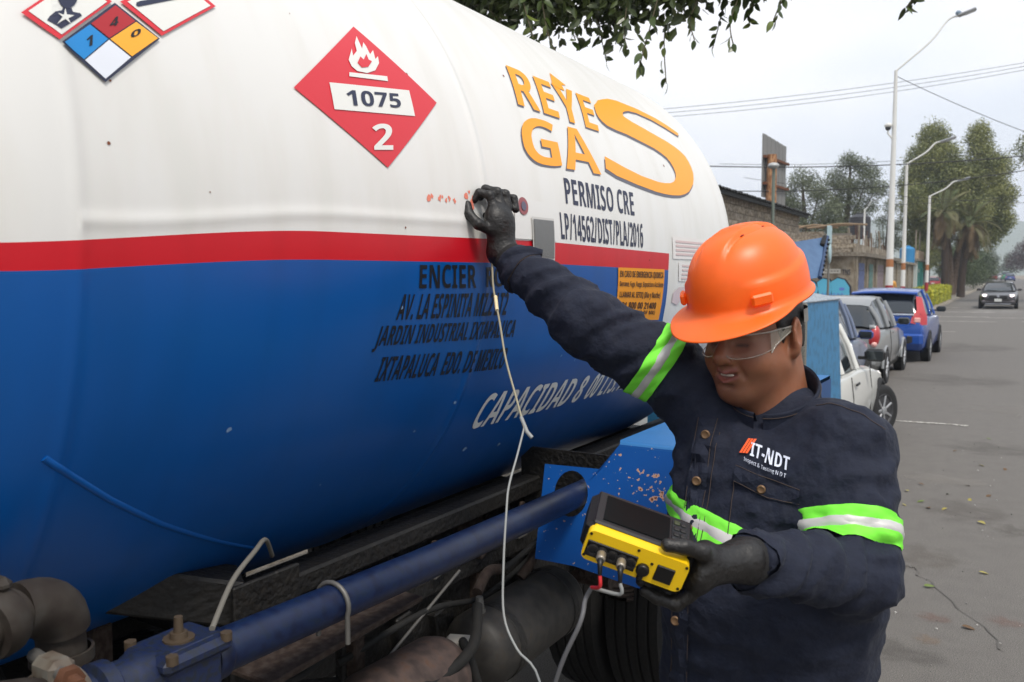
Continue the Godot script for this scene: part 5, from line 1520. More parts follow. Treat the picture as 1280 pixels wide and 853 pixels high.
# st: stations from nose to tail [z, floor, belt, half width]; rf: greenhouse stations [z, height over the ground, half width at the roof]
func make_car(called: String, label: String, at: Vector3, turn: float, paint: Material, st: Array, rf: Array, wheels: Array, wr: float, o := {}) -> Node3D:
	var w := thing(called, label, o.get("category", "car"), at, turn, o.get("group", "cars parked along the kerb"))
	var b := MB.new()
	var ring := func(s: Array) -> Array:
		var f: float = s[1]; var bl: float = s[2]; var h: float = s[3]
		var m := lerpf(f, bl, 0.45)
		var r := [Vector2(-h * 0.72, bl), Vector2(-h * 0.90, bl - 0.015), Vector2(-h * 0.965, bl - 0.06), Vector2(-h, m + 0.1), Vector2(-h, m), Vector2(-h * 0.97, f + 0.12), Vector2(-h * 0.9, f)]
		var out := []
		for p in r: out.append(Vector3(p.x, p.y, s[0]))
		for i in range(r.size() - 1, -1, -1): out.append(Vector3(-r[i].x, r[i].y, s[0]))
		return out
	var rows := []
	var first: Array = ring.call(st[0]); var last: Array = ring.call(st[st.size() - 1])
	var collapse := func(r: Array) -> Array:
		var c := Vector3.ZERO
		for p in r: c += p / r.size()
		var q := []
		for p in r: q.append(c + (p - c) * 0.02)
		return q
	rows.append(collapse.call(first))
	for s in st: rows.append(ring.call(s))
	rows.append(collapse.call(last))
	b.grid(rows, true)
	var body := part("body", b, paint, w)
	# greenhouse: a glass shell with roof and pillars over it
	var glass := mat("car_glass", rgb(26, 32, 36), 0.06, 0.0, {"metallic_specular": 0.7})
	var n := rf.size()
	var side := []          # [belt point, roof point] per station
	for q in rf:
		side.append([Vector2(q[3], q[2]), Vector2(q[4], q[1])])
	var gr := []
	for i in n:
		var z: float = rf[i][0]
		var bw: float = rf[i][3]; var by: float = rf[i][2]; var tw: float = rf[i][4]; var ty: float = rf[i][1]
		var row := []
		for p in [Vector2(-bw, by), Vector2(lerpf(-bw, -tw, 0.5) - 0.012, lerpf(by, ty, 0.5)), Vector2(-tw, ty - 0.02), Vector2(-tw * 0.8, ty), Vector2(0, ty + 0.012), Vector2(tw * 0.8, ty), Vector2(tw, ty - 0.02), Vector2(lerpf(bw, tw, 0.5) + 0.012, lerpf(by, ty, 0.5)), Vector2(bw, by)]:
			row.append(Vector3(p.x, p.y, z))
		gr.append(row)
	b = MB.new(); b.grid(gr)
	var gh := part("windows", b, glass, w)
	# roof skin
	b = MB.new()
	var rr := []
	for i in n:
		if o.has("roof") and (i < o.roof[0] or i > o.roof[1]): continue
		var row := []
		for k in range(2, 7): row.append(gr[i][k] + Vector3(0, 0.008, 0))
		row.push_front(gr[i][2] + Vector3(-0.012, -0.035, 0)); row.append(gr[i][6] + Vector3(0.012, -0.035, 0))
		rr.append(row)
	b.grid(rr)
	part("roof", b, paint, w)
	# pillars at the given stations, both sides
	for i in o.get("pillars", [0, n - 1]):
		for k in [[0, 1, 2], [8, 7, 6]]:
			b = MB.new()
			var pts := []
			for q in k:
				pts.append(gr[i][q] + Vector3(0.004 * signf(gr[i][q].x), 0, 0))
			b.tube(pts, o.get("pillar_r", 0.035), 6)
			part("pillar", b, paint, w)
	# wheels
	for z in wheels:
		for s in [-1.0, 1.0]:
			wheel(w, Vector3(s * (st[int(st.size() / 2)][3] - 0.066), wr, z), s, wr, o.get("rim", rgb(168, 170, 172)), o.get("steer", 0.0) if z < 0.0 else 0.0)
			b = MB.new()       # the dark arch over the wheel
			var pts := []
			for k in 13:
				var a := PI * k / 12.0
				pts.append(Vector3(s * (st[int(st.size() / 2)][3] - 0.012), wr + sin(a) * (wr + 0.05), z + cos(a) * (wr + 0.05)))
			b.tube(pts, 0.03, 6)
			part("arch", b, paint if o.has("arch_paint") else mat("arch_black", rgb(24, 24, 25), 0.8), w)
			b = MB.new()
			b.lathe(Vector3(s * (st[int(st.size() / 2)][3] + 0.004), wr, z), Vector3(-s, 0, 0), [[0.0, 0.0], [0.0, wr + 0.045], [0.02, wr + 0.045]], 28)
			part("wheel_well", b, mat("well_black", rgb(12, 12, 12), 0.95), w)
	return w

func wheel(w: Node3D, at: Vector3, s: float, r: float, rimc: Color, steer := 0.0) -> void:
	var c := Vector3.ZERO
	var b := MB.new()
	b.lathe(c, Vector3(s, 0, 0), [[-0.09, r * 0.62], [-0.09, r * 0.9], [-0.07, r], [0.07, r], [0.092, r * 0.92], [0.095, r * 0.8], [0.085, r * 0.64]], 32)
	var t := part("tyre", b, mat("car_tyre", rgb(30, 30, 30), 0.85), w)
	t.position = at + Vector3(s * 0.03, 0, 0) * (1.0 if steer != 0.0 else 0.0); t.rotation.y = steer
	b = MB.new()
	b.lathe(c, Vector3(s, 0, 0), [[0.085, r * 0.66], [0.09, r * 0.64], [0.085, r * 0.58], [0.076, r * 0.56], [0.076, 0.0]], 28)
	part("rim", b, mat("rim_dark", rgb(60, 60, 62), 0.5, 0.3), t)
	for k in 7:
		b = MB.new()
		var a := TAU * k / 7.0
		var d := Vector3(0, sin(a), cos(a))
		b.box(c + Vector3(s * 0.080, 0, 0) + d * r * 0.33, Vector3(0.016, r * 0.10, r * 0.56), Basis(Vector3.RIGHT, -a), 0.006)
		part("spoke", b, mat("rim_%s" % rimc.to_html(false), rimc, 0.35, 0.6), t)
	b = MB.new(); b.lathe(c + Vector3(s * 0.076, 0, 0), Vector3(s, 0, 0), [[0.0, r * 0.16], [0.02, r * 0.15], [0.024, 0.0]], 14)
	part("hub_cap", b, mat("rim_%s" % rimc.to_html(false), rimc, 0.35, 0.6), t)

func mirrors(w: Node3D, m: Material, x: float, y: float, z: float, both := true) -> void:
	for s in ([1.0, -1.0] if both else [1.0]):
		var b := MB.new()
		b.box(Vector3(s * (x + 0.11), y, z), Vector3(0.20, 0.125, 0.10), Basis(Vector3.UP, -s * 0.15), 0.035)
		b.box(Vector3(s * x, y - 0.03, z), Vector3(0.1, 0.035, 0.05), Basis(), 0.008)
		var q := part("mirror", b, m, w)
		b = MB.new(); b.box(Vector3(s * (x + 0.115), y, z + 0.052), Vector3(0.16, 0.09, 0.008), Basis(Vector3.UP, -s * 0.15), 0.003)
		part("mirror_glass", b, mat("mirror_glass", rgb(70, 76, 78), 0.06, 0.6), q)

func blob(w: Node3D, called: String, c: Vector3, size: Vector3, m: Material, bs := Basis(), bev := 0.02) -> MeshInstance3D:
	var b := MB.new(); b.box(c, size, bs, bev)
	return part(called, b, m, w)

func shell(w: Node3D, called: String, pts: Array, m: Material, thick := 0.012) -> MeshInstance3D:      # a thin curved panel from rows of points
	var b := MB.new()
	b.grid(pts)
	return part(called, b, m, w)

func build_cars() -> void:
	var black := mat("trim_black", rgb(22, 22, 23), 0.5)
	var redl := mat("tail_red", rgb(176, 18, 26), 0.15, 0.0, {"clearcoat_enabled": true, "clearcoat": 1.0})
	var clearl := mat("lamp_clear", rgb(226, 222, 216), 0.12)
	var chrome := mat("chrome", rgb(214, 216, 220), 0.15, 0.9)
	var plate := mat("plate_white", rgb(206, 208, 204), 0.5)
	# --- white saloon nearest the truck: only its mirror, wing and front wheel show
	var wp := car_paint("car_white", rgb(214, 214, 208))
	var c := make_car("parked_car", "white saloon nearest the truck, showing its black mirror, wing and alloy wheel", gp(-2.10, -9.15), 0.0, wp,
		[[-1.55, 0.30, 0.50, 0.60], [-1.50, 0.24, 0.62, 0.74], [-1.25, 0.2, 0.70, 0.80], [-0.8, 0.2, 0.76, 0.82], [-0.3, 0.2, 0.83, 0.83], [0.4, 0.2, 0.87, 0.83], [1.4, 0.2, 0.89, 0.83], [2.1, 0.22, 0.88, 0.80], [2.45, 0.28, 0.84, 0.72], [2.5, 0.4, 0.7, 0.66]],
		[[-0.25, 0.86, 0.82, 0.70, 0.66], [0.45, 1.30, 0.86, 0.76, 0.58], [0.8, 1.36, 0.87, 0.77, 0.58], [1.3, 1.36, 0.88, 0.77, 0.58], [1.65, 1.30, 0.88, 0.75, 0.57], [2.1, 0.92, 0.88, 0.66, 0.60]],
		[-0.83, 1.62], 0.285, {"steer": -0.42, "pillars": [1, 3, 5], "roof": [1, 4], "track": 0.74})
	mirrors(c, black, 0.78, 0.97, 0.12)
	blob(c, "bumper", Vector3(0, 0.42, -1.55), Vector3(1.42, 0.2, 0.14), wp, Basis(), 0.05)
	for s in [-1.0, 1.0]:
		blob(c, "headlight", Vector3(s * 0.6, 0.60, -1.50), Vector3(0.3, 0.12, 0.1), clearl, Basis(Vector3.UP, -s * 0.4), 0.03)
		blob(c, "door_handle", Vector3(s * 0.835, 0.74, 0.75), Vector3(0.02, 0.03, 0.16), black)
		blob(c, "fog_lamp", Vector3(s * 0.66, 0.36, -1.56), Vector3(0.14, 0.08, 0.08), chrome, Basis(), 0.02)
	shut_line(c, 0.826, -0.18, 0.26, 0.86)
	shut_line(c, 0.831, 0.95, 0.26, 0.87)
	# --- blue-grey compact between them
	var bp := car_paint("car_blue_grey", rgb(96, 108, 134), 0.4)
	c = make_car("parked_car", "blue-grey compact with a blue mirror, squeezed between white saloon and silver hatchback", gp(-2.68, -12.35), 0.0, bp,
		[[-1.65, 0.35, 0.62, 0.62], [-1.58, 0.26, 0.72, 0.72], [-1.2, 0.22, 0.82, 0.77], [-0.5, 0.22, 0.90, 0.78], [0.4, 0.22, 0.93, 0.78], [1.2, 0.22, 0.94, 0.77], [1.55, 0.26, 0.92, 0.72], [1.62, 0.4, 0.8, 0.68]],
		[[-0.95, 0.92, 0.88, 0.66, 0.62], [-0.2, 1.40, 0.92, 0.74, 0.56], [0.2, 1.46, 0.93, 0.75, 0.57], [0.9, 1.45, 0.94, 0.75, 0.57], [1.3, 1.38, 0.94, 0.72, 0.56], [1.55, 0.98, 0.93, 0.68, 0.6]],
		[-1.1, 1.1], 0.27, {"pillars": [0, 1, 2, 3, 4, 5], "roof": [1, 4], "track": 0.68, "pillar_r": 0.03})
	mirrors(c, mat("mirror_blue", rgb(40, 64, 130), 0.3), 0.74, 0.95, -0.35)
	for s in [-1.0, 1.0]:
		blob(c, "tail_light", Vector3(s * 0.62, 0.8, 1.6), Vector3(0.12, 0.22, 0.06), redl)
		blob(c, "headlight", Vector3(s * 0.52, 0.66, -1.6), Vector3(0.24, 0.14, 0.08), clearl, Basis(Vector3.UP, -s * 0.3))
	# --- silver hatchback
	var sp_ := car_paint("car_silver", rgb(136, 138, 138), 0.38, 0.35)
	c = make_car("parked_car", "dusty silver-grey hatchback with round red tail lights and flared wheel arches", gp(-2.66, -16.2), 0.0, sp_,
		[[-1.88, 0.34, 0.55, 0.62], [-1.82, 0.25, 0.68, 0.74], [-1.4, 0.2, 0.80, 0.81], [-0.8, 0.2, 0.87, 0.82], [0.0, 0.2, 0.90, 0.82], [0.9, 0.2, 0.93, 0.82], [1.5, 0.22, 0.95, 0.81], [1.82, 0.27, 0.94, 0.77], [1.9, 0.4, 0.82, 0.72]],
		[[-0.85, 0.90, 0.86, 0.70, 0.66], [-0.1, 1.36, 0.90, 0.77, 0.58], [0.3, 1.43, 0.91, 0.78, 0.59], [0.9, 1.43, 0.93, 0.78, 0.59], [1.35, 1.40, 0.94, 0.76, 0.58], [1.55, 1.30, 0.95, 0.75, 0.58], [1.84, 0.98, 0.95, 0.72, 0.64]],
		[-1.25, 1.19], 0.285, {"pillars": [1, 3, 5, 6], "roof": [1, 5], "arch_paint": true, "pillar_r": 0.05, "track": 0.73, "rim": rgb(206, 208, 210)})
	mirrors(c, mat("mirror_grey", rgb(70, 72, 74), 0.4), 0.78, 0.98, -0.45)
	for s in [-1.0, 1.0]:
		var b := MB.new()
		b.ellipsoid(Vector3(s * 0.70, 0.80, 1.80), Vector3(0.095, 0.2, 0.13), Basis(Vector3.FORWARD, s * 0.15), 12)
		var tl := part("tail_light", b, redl, c)
		b = MB.new(); b.ellipsoid(Vector3(s * 0.715, 0.70, 1.865), Vector3(0.05, 0.055, 0.07), Basis(), 10)
		part("reverse_lens", b, mat("lens_pink", rgb(222, 168, 160), 0.2), tl)
		blob(c, "door_handle", Vector3(s * 0.825, 0.82, 0.38), Vector3(0.02, 0.035, 0.15), sp_)
		blob(c, "headlight", Vector3(s * 0.55, 0.62, -1.82), Vector3(0.3, 0.16, 0.1), clearl, Basis(Vector3.UP, -s * 0.35), 0.03)
	blob(c, "bumper", Vector3(0, 0.45, 1.88), Vector3(1.5, 0.26, 0.16), sp_, Basis(), 0.06)
	blob(c, "number_plate", Vector3(0, 0.72, 1.90), Vector3(0.36, 0.13, 0.02), plate)
	shut_line(c, 0.821, -0.45, 0.27, 0.9); shut_line(c, 0.821, 0.6, 0.27, 0.92)
	# --- blue hatchback seen from behind
	var blp := car_paint("car_blue", rgb(20, 74, 158), 0.25, 0.2)
	c = make_car("parked_car", "bright blue hatchback with a roof spoiler and tall red tail lights", gp(-2.42, -20.9), 0.0, blp,
		[[-1.98, 0.36, 0.6, 0.6], [-1.9, 0.26, 0.74, 0.74], [-1.4, 0.2, 0.90, 0.83], [-0.8, 0.2, 0.95, 0.845], [0.3, 0.2, 0.98, 0.845], [1.2, 0.2, 1.0, 0.845], [1.75, 0.24, 1.01, 0.82], [1.95, 0.30, 1.0, 0.76], [2.02, 0.42, 0.86, 0.72]],
		[[-1.2, 0.95, 0.92, 0.70, 0.66], [-0.3, 1.43, 0.96, 0.78, 0.6], [0.2, 1.52, 0.97, 0.79, 0.61], [0.9, 1.53, 0.99, 0.79, 0.61], [1.45, 1.49, 1.0, 0.78, 0.6], [1.72, 1.42, 1.0, 0.77, 0.6], [1.95, 1.04, 1.0, 0.74, 0.66]],
		[-1.25, 1.28], 0.30, {"pillars": [1, 3, 5], "roof": [1, 5], "track": 0.745, "pillar_r": 0.028})
	mirrors(c, mat("mirror_dark", rgb(40, 44, 50), 0.3), 0.8, 1.06, -0.55)
	# spoiler, lights, bumper, wiper and plate
	var rows := []
	for i in 3:
		var row := []
		for k in 7:
			var x := (k / 6.0 - 0.5) * 2.0
			row.append(Vector3(x * (0.60 + 0.02 * i), [1.505, 1.50, 1.465][i] - 0.03 * x * x, [1.5, 1.78, 1.86][i]))
		rows.append(row)
	for k in [2]:
		var row := []
		for q in rows[2]: row.append(q + Vector3(0, -0.03, -0.03))
		rows.append(row)
	shell(c, "spoiler", rows, blp)
	for s in [-1.0, 1.0]:
		var b := MB.new()
		b.grid([[Vector3(s * 0.60, 1.38, 1.775), Vector3(s * 0.66, 1.37, 1.72), Vector3(s * 0.70, 1.36, 1.66)], [Vector3(s * 0.64, 1.1, 1.945), Vector3(s * 0.72, 1.1, 1.90), Vector3(s * 0.775, 1.1, 1.78)], [Vector3(s * 0.56, 0.98, 2.01), Vector3(s * 0.74, 0.97, 1.96), Vector3(s * 0.825, 0.97, 1.80)], [Vector3(s * 0.54, 0.84, 2.045), Vector3(s * 0.72, 0.80, 2.0), Vector3(s * 0.83, 0.80, 1.83)]])
		var tl := part("tail_light", b, redl, c)
		blob(tl, "reverse_lens", Vector3(s * 0.66, 0.90, 2.01), Vector3(0.12, 0.1, 0.03), mat("lens_pink"), Basis(Vector3.UP, s * 0.25))
		blob(c, "reflector", Vector3(s * 0.58, 0.50, 2.03), Vector3(0.22, 0.16, 0.06), black, Basis(Vector3.UP, s * 0.3))
		blob(c, "headlight", Vector3(s * 0.55, 0.66, -1.92), Vector3(0.3, 0.16, 0.1), clearl, Basis(Vector3.UP, -s * 0.35), 0.03)
	blob(c, "bumper", Vector3(0, 0.50, 1.95), Vector3(1.56, 0.30, 0.22), blp, Basis(), 0.07)
	blob(c, "tailgate_trim", Vector3(0.1, 1.0, 2.02), Vector3(1.0, 0.05, 0.05), chrome, Basis(), 0.015)
	blob(c, "tailgate", Vector3(0, 0.83, 1.985), Vector3(1.02, 0.28, 0.06), blp, Basis(Vector3.RIGHT, 0.2), 0.03)
	blob(c, "number_plate", Vector3(-0.1, 0.80, 2.03), Vector3(0.36, 0.14, 0.02), plate)
	blob(c, "wiper", Vector3(-0.12, 1.12, 1.94), Vector3(0.5, 0.025, 0.03), black, Basis(Vector3.BACK, -0.12), 0.008)
	# --- dark saloon coming towards us with its lamps lit
	var dp := car_paint("car_dark", rgb(46, 42, 44), 0.3, 0.2)
	c = make_car("oncoming_car", "dark grey saloon driving towards the camera with headlights on", gp(-0.95, -53.5), PI, dp,
		[[-2.2, 0.36, 0.62, 0.62], [-2.12, 0.24, 0.72, 0.78], [-1.7, 0.2, 0.84, 0.87], [-1.0, 0.2, 0.93, 0.89], [0.0, 0.2, 0.95, 0.895], [1.2, 0.2, 0.97, 0.89], [2.0, 0.25, 0.98, 0.84], [2.25, 0.35, 0.9, 0.76]],
		[[-0.95, 0.98, 0.94, 0.74, 0.70], [-0.15, 1.38, 0.95, 0.80, 0.60], [0.3, 1.45, 0.96, 0.81, 0.61], [1.0, 1.44, 0.97, 0.80, 0.6], [1.9, 1.05, 0.98, 0.72, 0.62]],
		[-1.4, 1.35], 0.32, {"pillars": [0, 1, 3, 4], "roof": [1, 3], "track": 0.78, "group": "", "pillar_r": 0.04})
	c.remove_meta("group") if c.has_meta("group") else null
	mirrors(c, dp, 0.86, 1.02, -0.5)
	var lit := mat("headlight_lit", rgb(255, 240, 235), 0.2, 0.0, {"emission": rgb(255, 236, 240), "emission_energy_multiplier": 5.0})
	for s in [-1.0, 1.0]:
		blob(c, "headlight", Vector3(s * 0.64, 0.72, -2.13), Vector3(0.3, 0.13, 0.1), clearl, Basis(Vector3.UP, -s * 0.35), 0.04)
		blob(c, "headlight_lamp", Vector3(s * 0.62, 0.72, -2.19), Vector3(0.16, 0.1, 0.05), lit, Basis(), 0.02)
		var sl := SpotLight3D.new()
		sl.name = "headlight_beam"
		sl.light_energy = 1.5; sl.spot_angle = 35.0; sl.spot_range = 40.0; sl.light_size = 0.06; sl.shadow_enabled = true; sl.spot_attenuation = 2.0
		sl.position = Vector3(s * 0.62, 0.72, -2.3)
		c.add_child(sl, true)
	blob(c, "grille", Vector3(0, 0.62, -2.2), Vector3(0.86, 0.22, 0.06), black, Basis(), 0.03)
	blob(c, "bumper", Vector3(0, 0.36, -2.14), Vector3(1.6, 0.2, 0.2), dp, Basis(), 0.06)
	blob(c, "bumper_trim", Vector3(0, 0.27, -2.24), Vector3(1.2, 0.035, 0.04), chrome, Basis(), 0.01)
	blob(c, "number_plate", Vector3(0, 0.47, -2.25), Vector3(0.34, 0.15, 0.02), plate)
	var eb := MB.new(); eb.lathe(Vector3(0, 0.68, -2.235), Vector3(0, 0, -1), [[0.0, 0.07], [0.012, 0.065], [0.012, 0.0]], 16)
	part("emblem", eb, chrome, c)
	# --- cars far down the street
	far_car(Vector3(-8.2, 0, -122.0), 0.12, rgb(34, 36, 38), 1.75, 4.6, "black off-road car parked by the street trees", "parked_car")
	far_car(Vector3(-9.0, 0, -113.0), 0.1, rgb(150, 22, 34), 1.35, 3.2, "small red car parked in front of the black off-road car", "parked_car")
	for q in [[-6.4, -190.0, rgb(40, 44, 60), "dark car far down the middle of the street"], [-7.6, -178.0, rgb(60, 58, 58), "grey car just left of the far dark car"], [-5.2, -215.0, rgb(170, 36, 40), "tiny red car at the far end of the street"], [-2.6, -205.0, rgb(60, 130, 92), "green van parked far off on the right"], [-1.7, -192.0, rgb(40, 62, 130), "blue car parked far off at the right edge"], [-3.8, -225.0, rgb(200, 200, 198), "pale car far off between the green van and the red car"]]:
		far_car(Vector3(q[0], 0, q[1]), 0.05, q[2], 1.9 if q[3].begins_with("green") else 1.45, 4.2, q[3], "distant_car")

func shut_line(c: Node3D, x: float, z: float, y0: float, y1: float) -> void:
	for s in [-1.0, 1.0]:
		var b := MB.new()
		b.tube([Vector3(s * (x * 0.985), y0, z + 0.02), Vector3(s * (x + 0.001), lerpf(y0, y1, 0.4), z), Vector3(s * (x + 0.001), lerpf(y0, y1, 0.6), z), Vector3(s * (x * 0.968), y1 - 0.05, z - 0.02)], 0.004, 5)
		part("shut_line", b, mat("trim_black"), c)

func far_car(at: Vector3, turn: float, col: Color, h: float, L: float, label: String, called: String) -> void:
	at.y = ground_y(at.z)
	var k := h / 1.45
	var p := car_paint("far_%s" % col.to_html(false), col)
	var l := L * 0.5
	var c := make_car(called, label, at, turn, p,
		[[-l, 0.36, 0.62 * k, 0.62], [-l + 0.1, 0.26, 0.76 * k, 0.78], [-l * 0.5, 0.2, 0.9 * k, 0.84], [0.0, 0.2, 0.93 * k, 0.85], [l - 0.2, 0.24, 0.95 * k, 0.83], [l, 0.36, 0.85 * k, 0.76]],
		[[-l * 0.5, 0.95 * k, 0.9 * k, 0.72, 0.66], [-l * 0.1, h - 0.04, 0.92 * k, 0.78, 0.62], [l * 0.5, h, 0.94 * k, 0.78, 0.62], [l * 0.75, h - 0.08, 0.95 * k, 0.77, 0.62], [l * 0.93, 1.0 * k, 0.94 * k, 0.72, 0.64]],
		[-l * 0.62, l * 0.62], 0.32, {"pillars": [0, 1, 3], "roof": [1, 3], "track": 0.74, "group": "cars far down the street"})
	for s in [-1.0, 1.0]:
		blob(c, "tail_light", Vector3(s * 0.68, 0.8 * k, l - 0.02), Vector3(0.16, 0.16, 0.06), mat("tail_red"))
		blob(c, "headlight", Vector3(s * 0.62, 0.66, -l + 0.05), Vector3(0.22, 0.12, 0.08), mat("lamp_clear"))
	blob(c, "number_plate", Vector3(0, 0.6, l), Vector3(0.36, 0.13, 0.03), mat("plate_white"))

# ------------------------------------------------------------------ the worker
# A field of tapered capsules and ellipsoids, smoothly joined and meshed as surface nets.
class Field:
	var a := PackedVector3Array()      # capsule start / ellipsoid centre
	var b := PackedVector3Array()      # capsule end / ellipsoid radii
	var ra := PackedFloat32Array()     # radii; ra < 0 marks an ellipsoid
	var rb := PackedFloat32Array()
	var ba := []                       # ellipsoid frames
	var cen := PackedVector3Array()
	var ext := PackedFloat32Array()
	var sub := PackedByteArray()       # 1: carved away
	var kk := PackedFloat32Array()     # blend width
	var fold := PackedFloat32Array()   # depth of the cloth's folds on this limb
	var noise := FastNoiseLite.new()
	var fine := FastNoiseLite.new()
	var act := PackedInt32Array()
	var grow := 0.0
	var cut: Callable                  # extra clipping distance

	func cap(p: Vector3, q: Vector3, r1: float, r2: float, k := 0.03, f := 0.0) -> void:
		a.append(p); b.append(q); ra.append(r1); rb.append(r2); ba.append(null)
		cen.append((p + q) / 2); ext.append(p.distance_to(q) / 2 + maxf(r1, r2)); sub.append(0); kk.append(k); fold.append(f)

	func ell(p: Vector3, r: Vector3, bs := Basis(), k := 0.03, carve := false) -> void:
		a.append(p); b.append(r); ra.append(-1.0); rb.append(0.0); ba.append(bs.inverse())
		cen.append(p); ext.append(maxf(r.x, maxf(r.y, r.z))); sub.append(1 if carve else 0); kk.append(k); fold.append(0.0)

	func one(i: int, p: Vector3) -> float:
		if ra[i] < 0.0:
			var q: Vector3 = (ba[i] as Basis) * (p - a[i])
			var r := b[i]
			var k0 := (q / r).length()
			var k1 := (q / (r * r)).length()
			return k0 * (k0 - 1.0) / maxf(k1, 1e-6)
		var ab := b[i] - a[i]
		var t := clampf((p - a[i]).dot(ab) / ab.length_squared(), 0.0, 1.0)
		var d := p.distance_to(a[i] + ab * t) - lerpf(ra[i], rb[i], t)
		if fold[i] > 0.0 and absf(d) < 0.04:
			# rings of cloth that lean round the limb, and long soft creases
			var L := ab.length()
			var off := p - (a[i] + ab * t)
			var v := noise.get_noise_3d(off.x * 7.0 + t * L * 3.0, off.y * 7.0 + t * L * 9.0, off.z * 7.0 - t * L * 7.0)
			d -= fold[i] * (0.6 - pow(absf(v), 0.8) * 2.2)
		return d

	func at(p: Vector3) -> float:
		var d := 1e3
		for i in act:
			if sub[i]: continue
			var e := one(i, p)
			var h := maxf(kk[i] - absf(d - e), 0.0) / kk[i]
			d = minf(d, e) - h * h * kk[i] * 0.25
		for i in act:
			if not sub[i]: continue
			var e := -one(i, p)
			var h := maxf(kk[i] - absf(d - e), 0.0) / kk[i]
			d = maxf(d, e) + h * h * kk[i] * 0.25
		d -= grow
		if cut.is_valid(): d = maxf(d, cut.call(p))
		return d

	func near(p: Vector3, r: float) -> void:
		act.clear()
		for i in a.size():
			if cen[i].distance_to(p) < ext[i] + r: act.append(i)

	func all() -> void:
		act.clear()
		for i in a.size(): act.append(i)

	func nets(cell: float) -> Array:      # [vertices, triangles]
		var lo := Vector3(1e9, 1e9, 1e9); var hi := -lo
		for i in a.size():
			lo = lo.min(cen[i] - Vector3.ONE * ext[i]); hi = hi.max(cen[i] + Vector3.ONE * ext[i])
		lo -= Vector3.ONE * (cell * 3 + 0.01 + grow); hi += Vector3.ONE * (cell * 3 + 0.01 + grow)
		var B := 6
		var nb := Vector3i(((hi - lo) / (cell * B)).ceil())
		var sx := nb.x * B + 1; var sy := nb.y * B + 1; var sz := nb.z * B + 1
		var val := PackedFloat32Array(); val.resize(sx * sy * sz); val.fill(9.0)
		var live := []
		var half := cell * B * 0.5
		for bz in nb.z:
			for by in nb.y:
				for bx in nb.x:
					var c := lo + Vector3(bx, by, bz) * cell * B + Vector3.ONE * half
					near(c, half * 1.75 + 0.06)
					if act.is_empty(): continue
					if absf(at(c)) > half * 1.75 + 0.012: continue
					live.append([bx, by, bz])
					for z in B + 1:
						for y in B + 1:
							var row := ((bz * B + z) * sy + by * B + y) * sx + bx * B
							for x in B + 1:
								if val[row + x] == 9.0:
									val[row + x] = at(lo + Vector3(bx * B + x, by * B + y, bz * B + z) * cell)
		var id := {}
		var verts := PackedVector3Array(); var tris := PackedInt32Array()
		var offs := [0, 1, sx, sx + 1, sx * sy, sx * sy + 1, sx * sy + sx, sx * sy + sx + 1]
		var P := [Vector3(0, 0, 0), Vector3(1, 0, 0), Vector3(0, 1, 0), Vector3(1, 1, 0), Vector3(0, 0, 1), Vector3(1, 0, 1), Vector3(0, 1, 1), Vector3(1, 1, 1)]
		var E := [[0, 1], [2, 3], [4, 5], [6, 7], [0, 2], [1, 3], [4, 6], [5, 7], [0, 4], [1, 5], [2, 6], [3, 7]]
		for L in live:
			for z in B:
				for y in B:
					for x in B:
						var gx: int = L[0] * B + x; var gy: int = L[1] * B + y; var gz: int = L[2] * B + z
						var k := (gz * sy + gy) * sx + gx
						var neg := 0
						for o in 8:
							if val[k + offs[o]] < 0.0: neg += 1
						if neg == 0 or neg == 8: continue
						var s := Vector3.ZERO; var m := 0
						for e in E:
							var v0 := val[k + offs[e[0]]]; var v1 := val[k + offs[e[1]]]
							if (v0 < 0.0) != (v1 < 0.0):
								s += P[e[0]].lerp(P[e[1]], v0 / (v0 - v1)); m += 1
						id[k] = verts.size()
						verts.append(lo + (Vector3(gx, gy, gz) + s / m) * cell)
		var dx := 1; var dy := sx; var dz := sx * sy
		for k in id:
			var v0 := val[k]
			for q in [[dx, dy, dz], [dy, dz, dx], [dz, dx, dy]]:
				var v1 := val[k + q[0]]
				if (v0 < 0.0) == (v1 < 0.0): continue
				var i0: int = id.get(k, -1); var i1: int = id.get(k - q[1], -1); var i2: int = id.get(k - q[1] - q[2], -1); var i3: int = id.get(k - q[2], -1)
				if i0 < 0 or i1 < 0 or i2 < 0 or i3 < 0: continue
				if v0 < 0.0: tris.append_array([i0, i2, i1, i0, i3, i2])
				else: tris.append_array([i0, i1, i2, i0, i2, i3])
		return [verts, tris]

	func march(from: Vector3, dir: Vector3, most := 1.0) -> Vector3:      # first surface point along a ray
		var t := 0.0
		for i in 60:
			var d := at(from + dir * t)
			if d < 0.0004: break
			t += d * 0.8
			if t > most: break
		return from + dir * t

var suit: Field
var head_f: Field

func jt(x: float, y: float, z: float) -> Vector3:
	return Vector3(x, y, z)

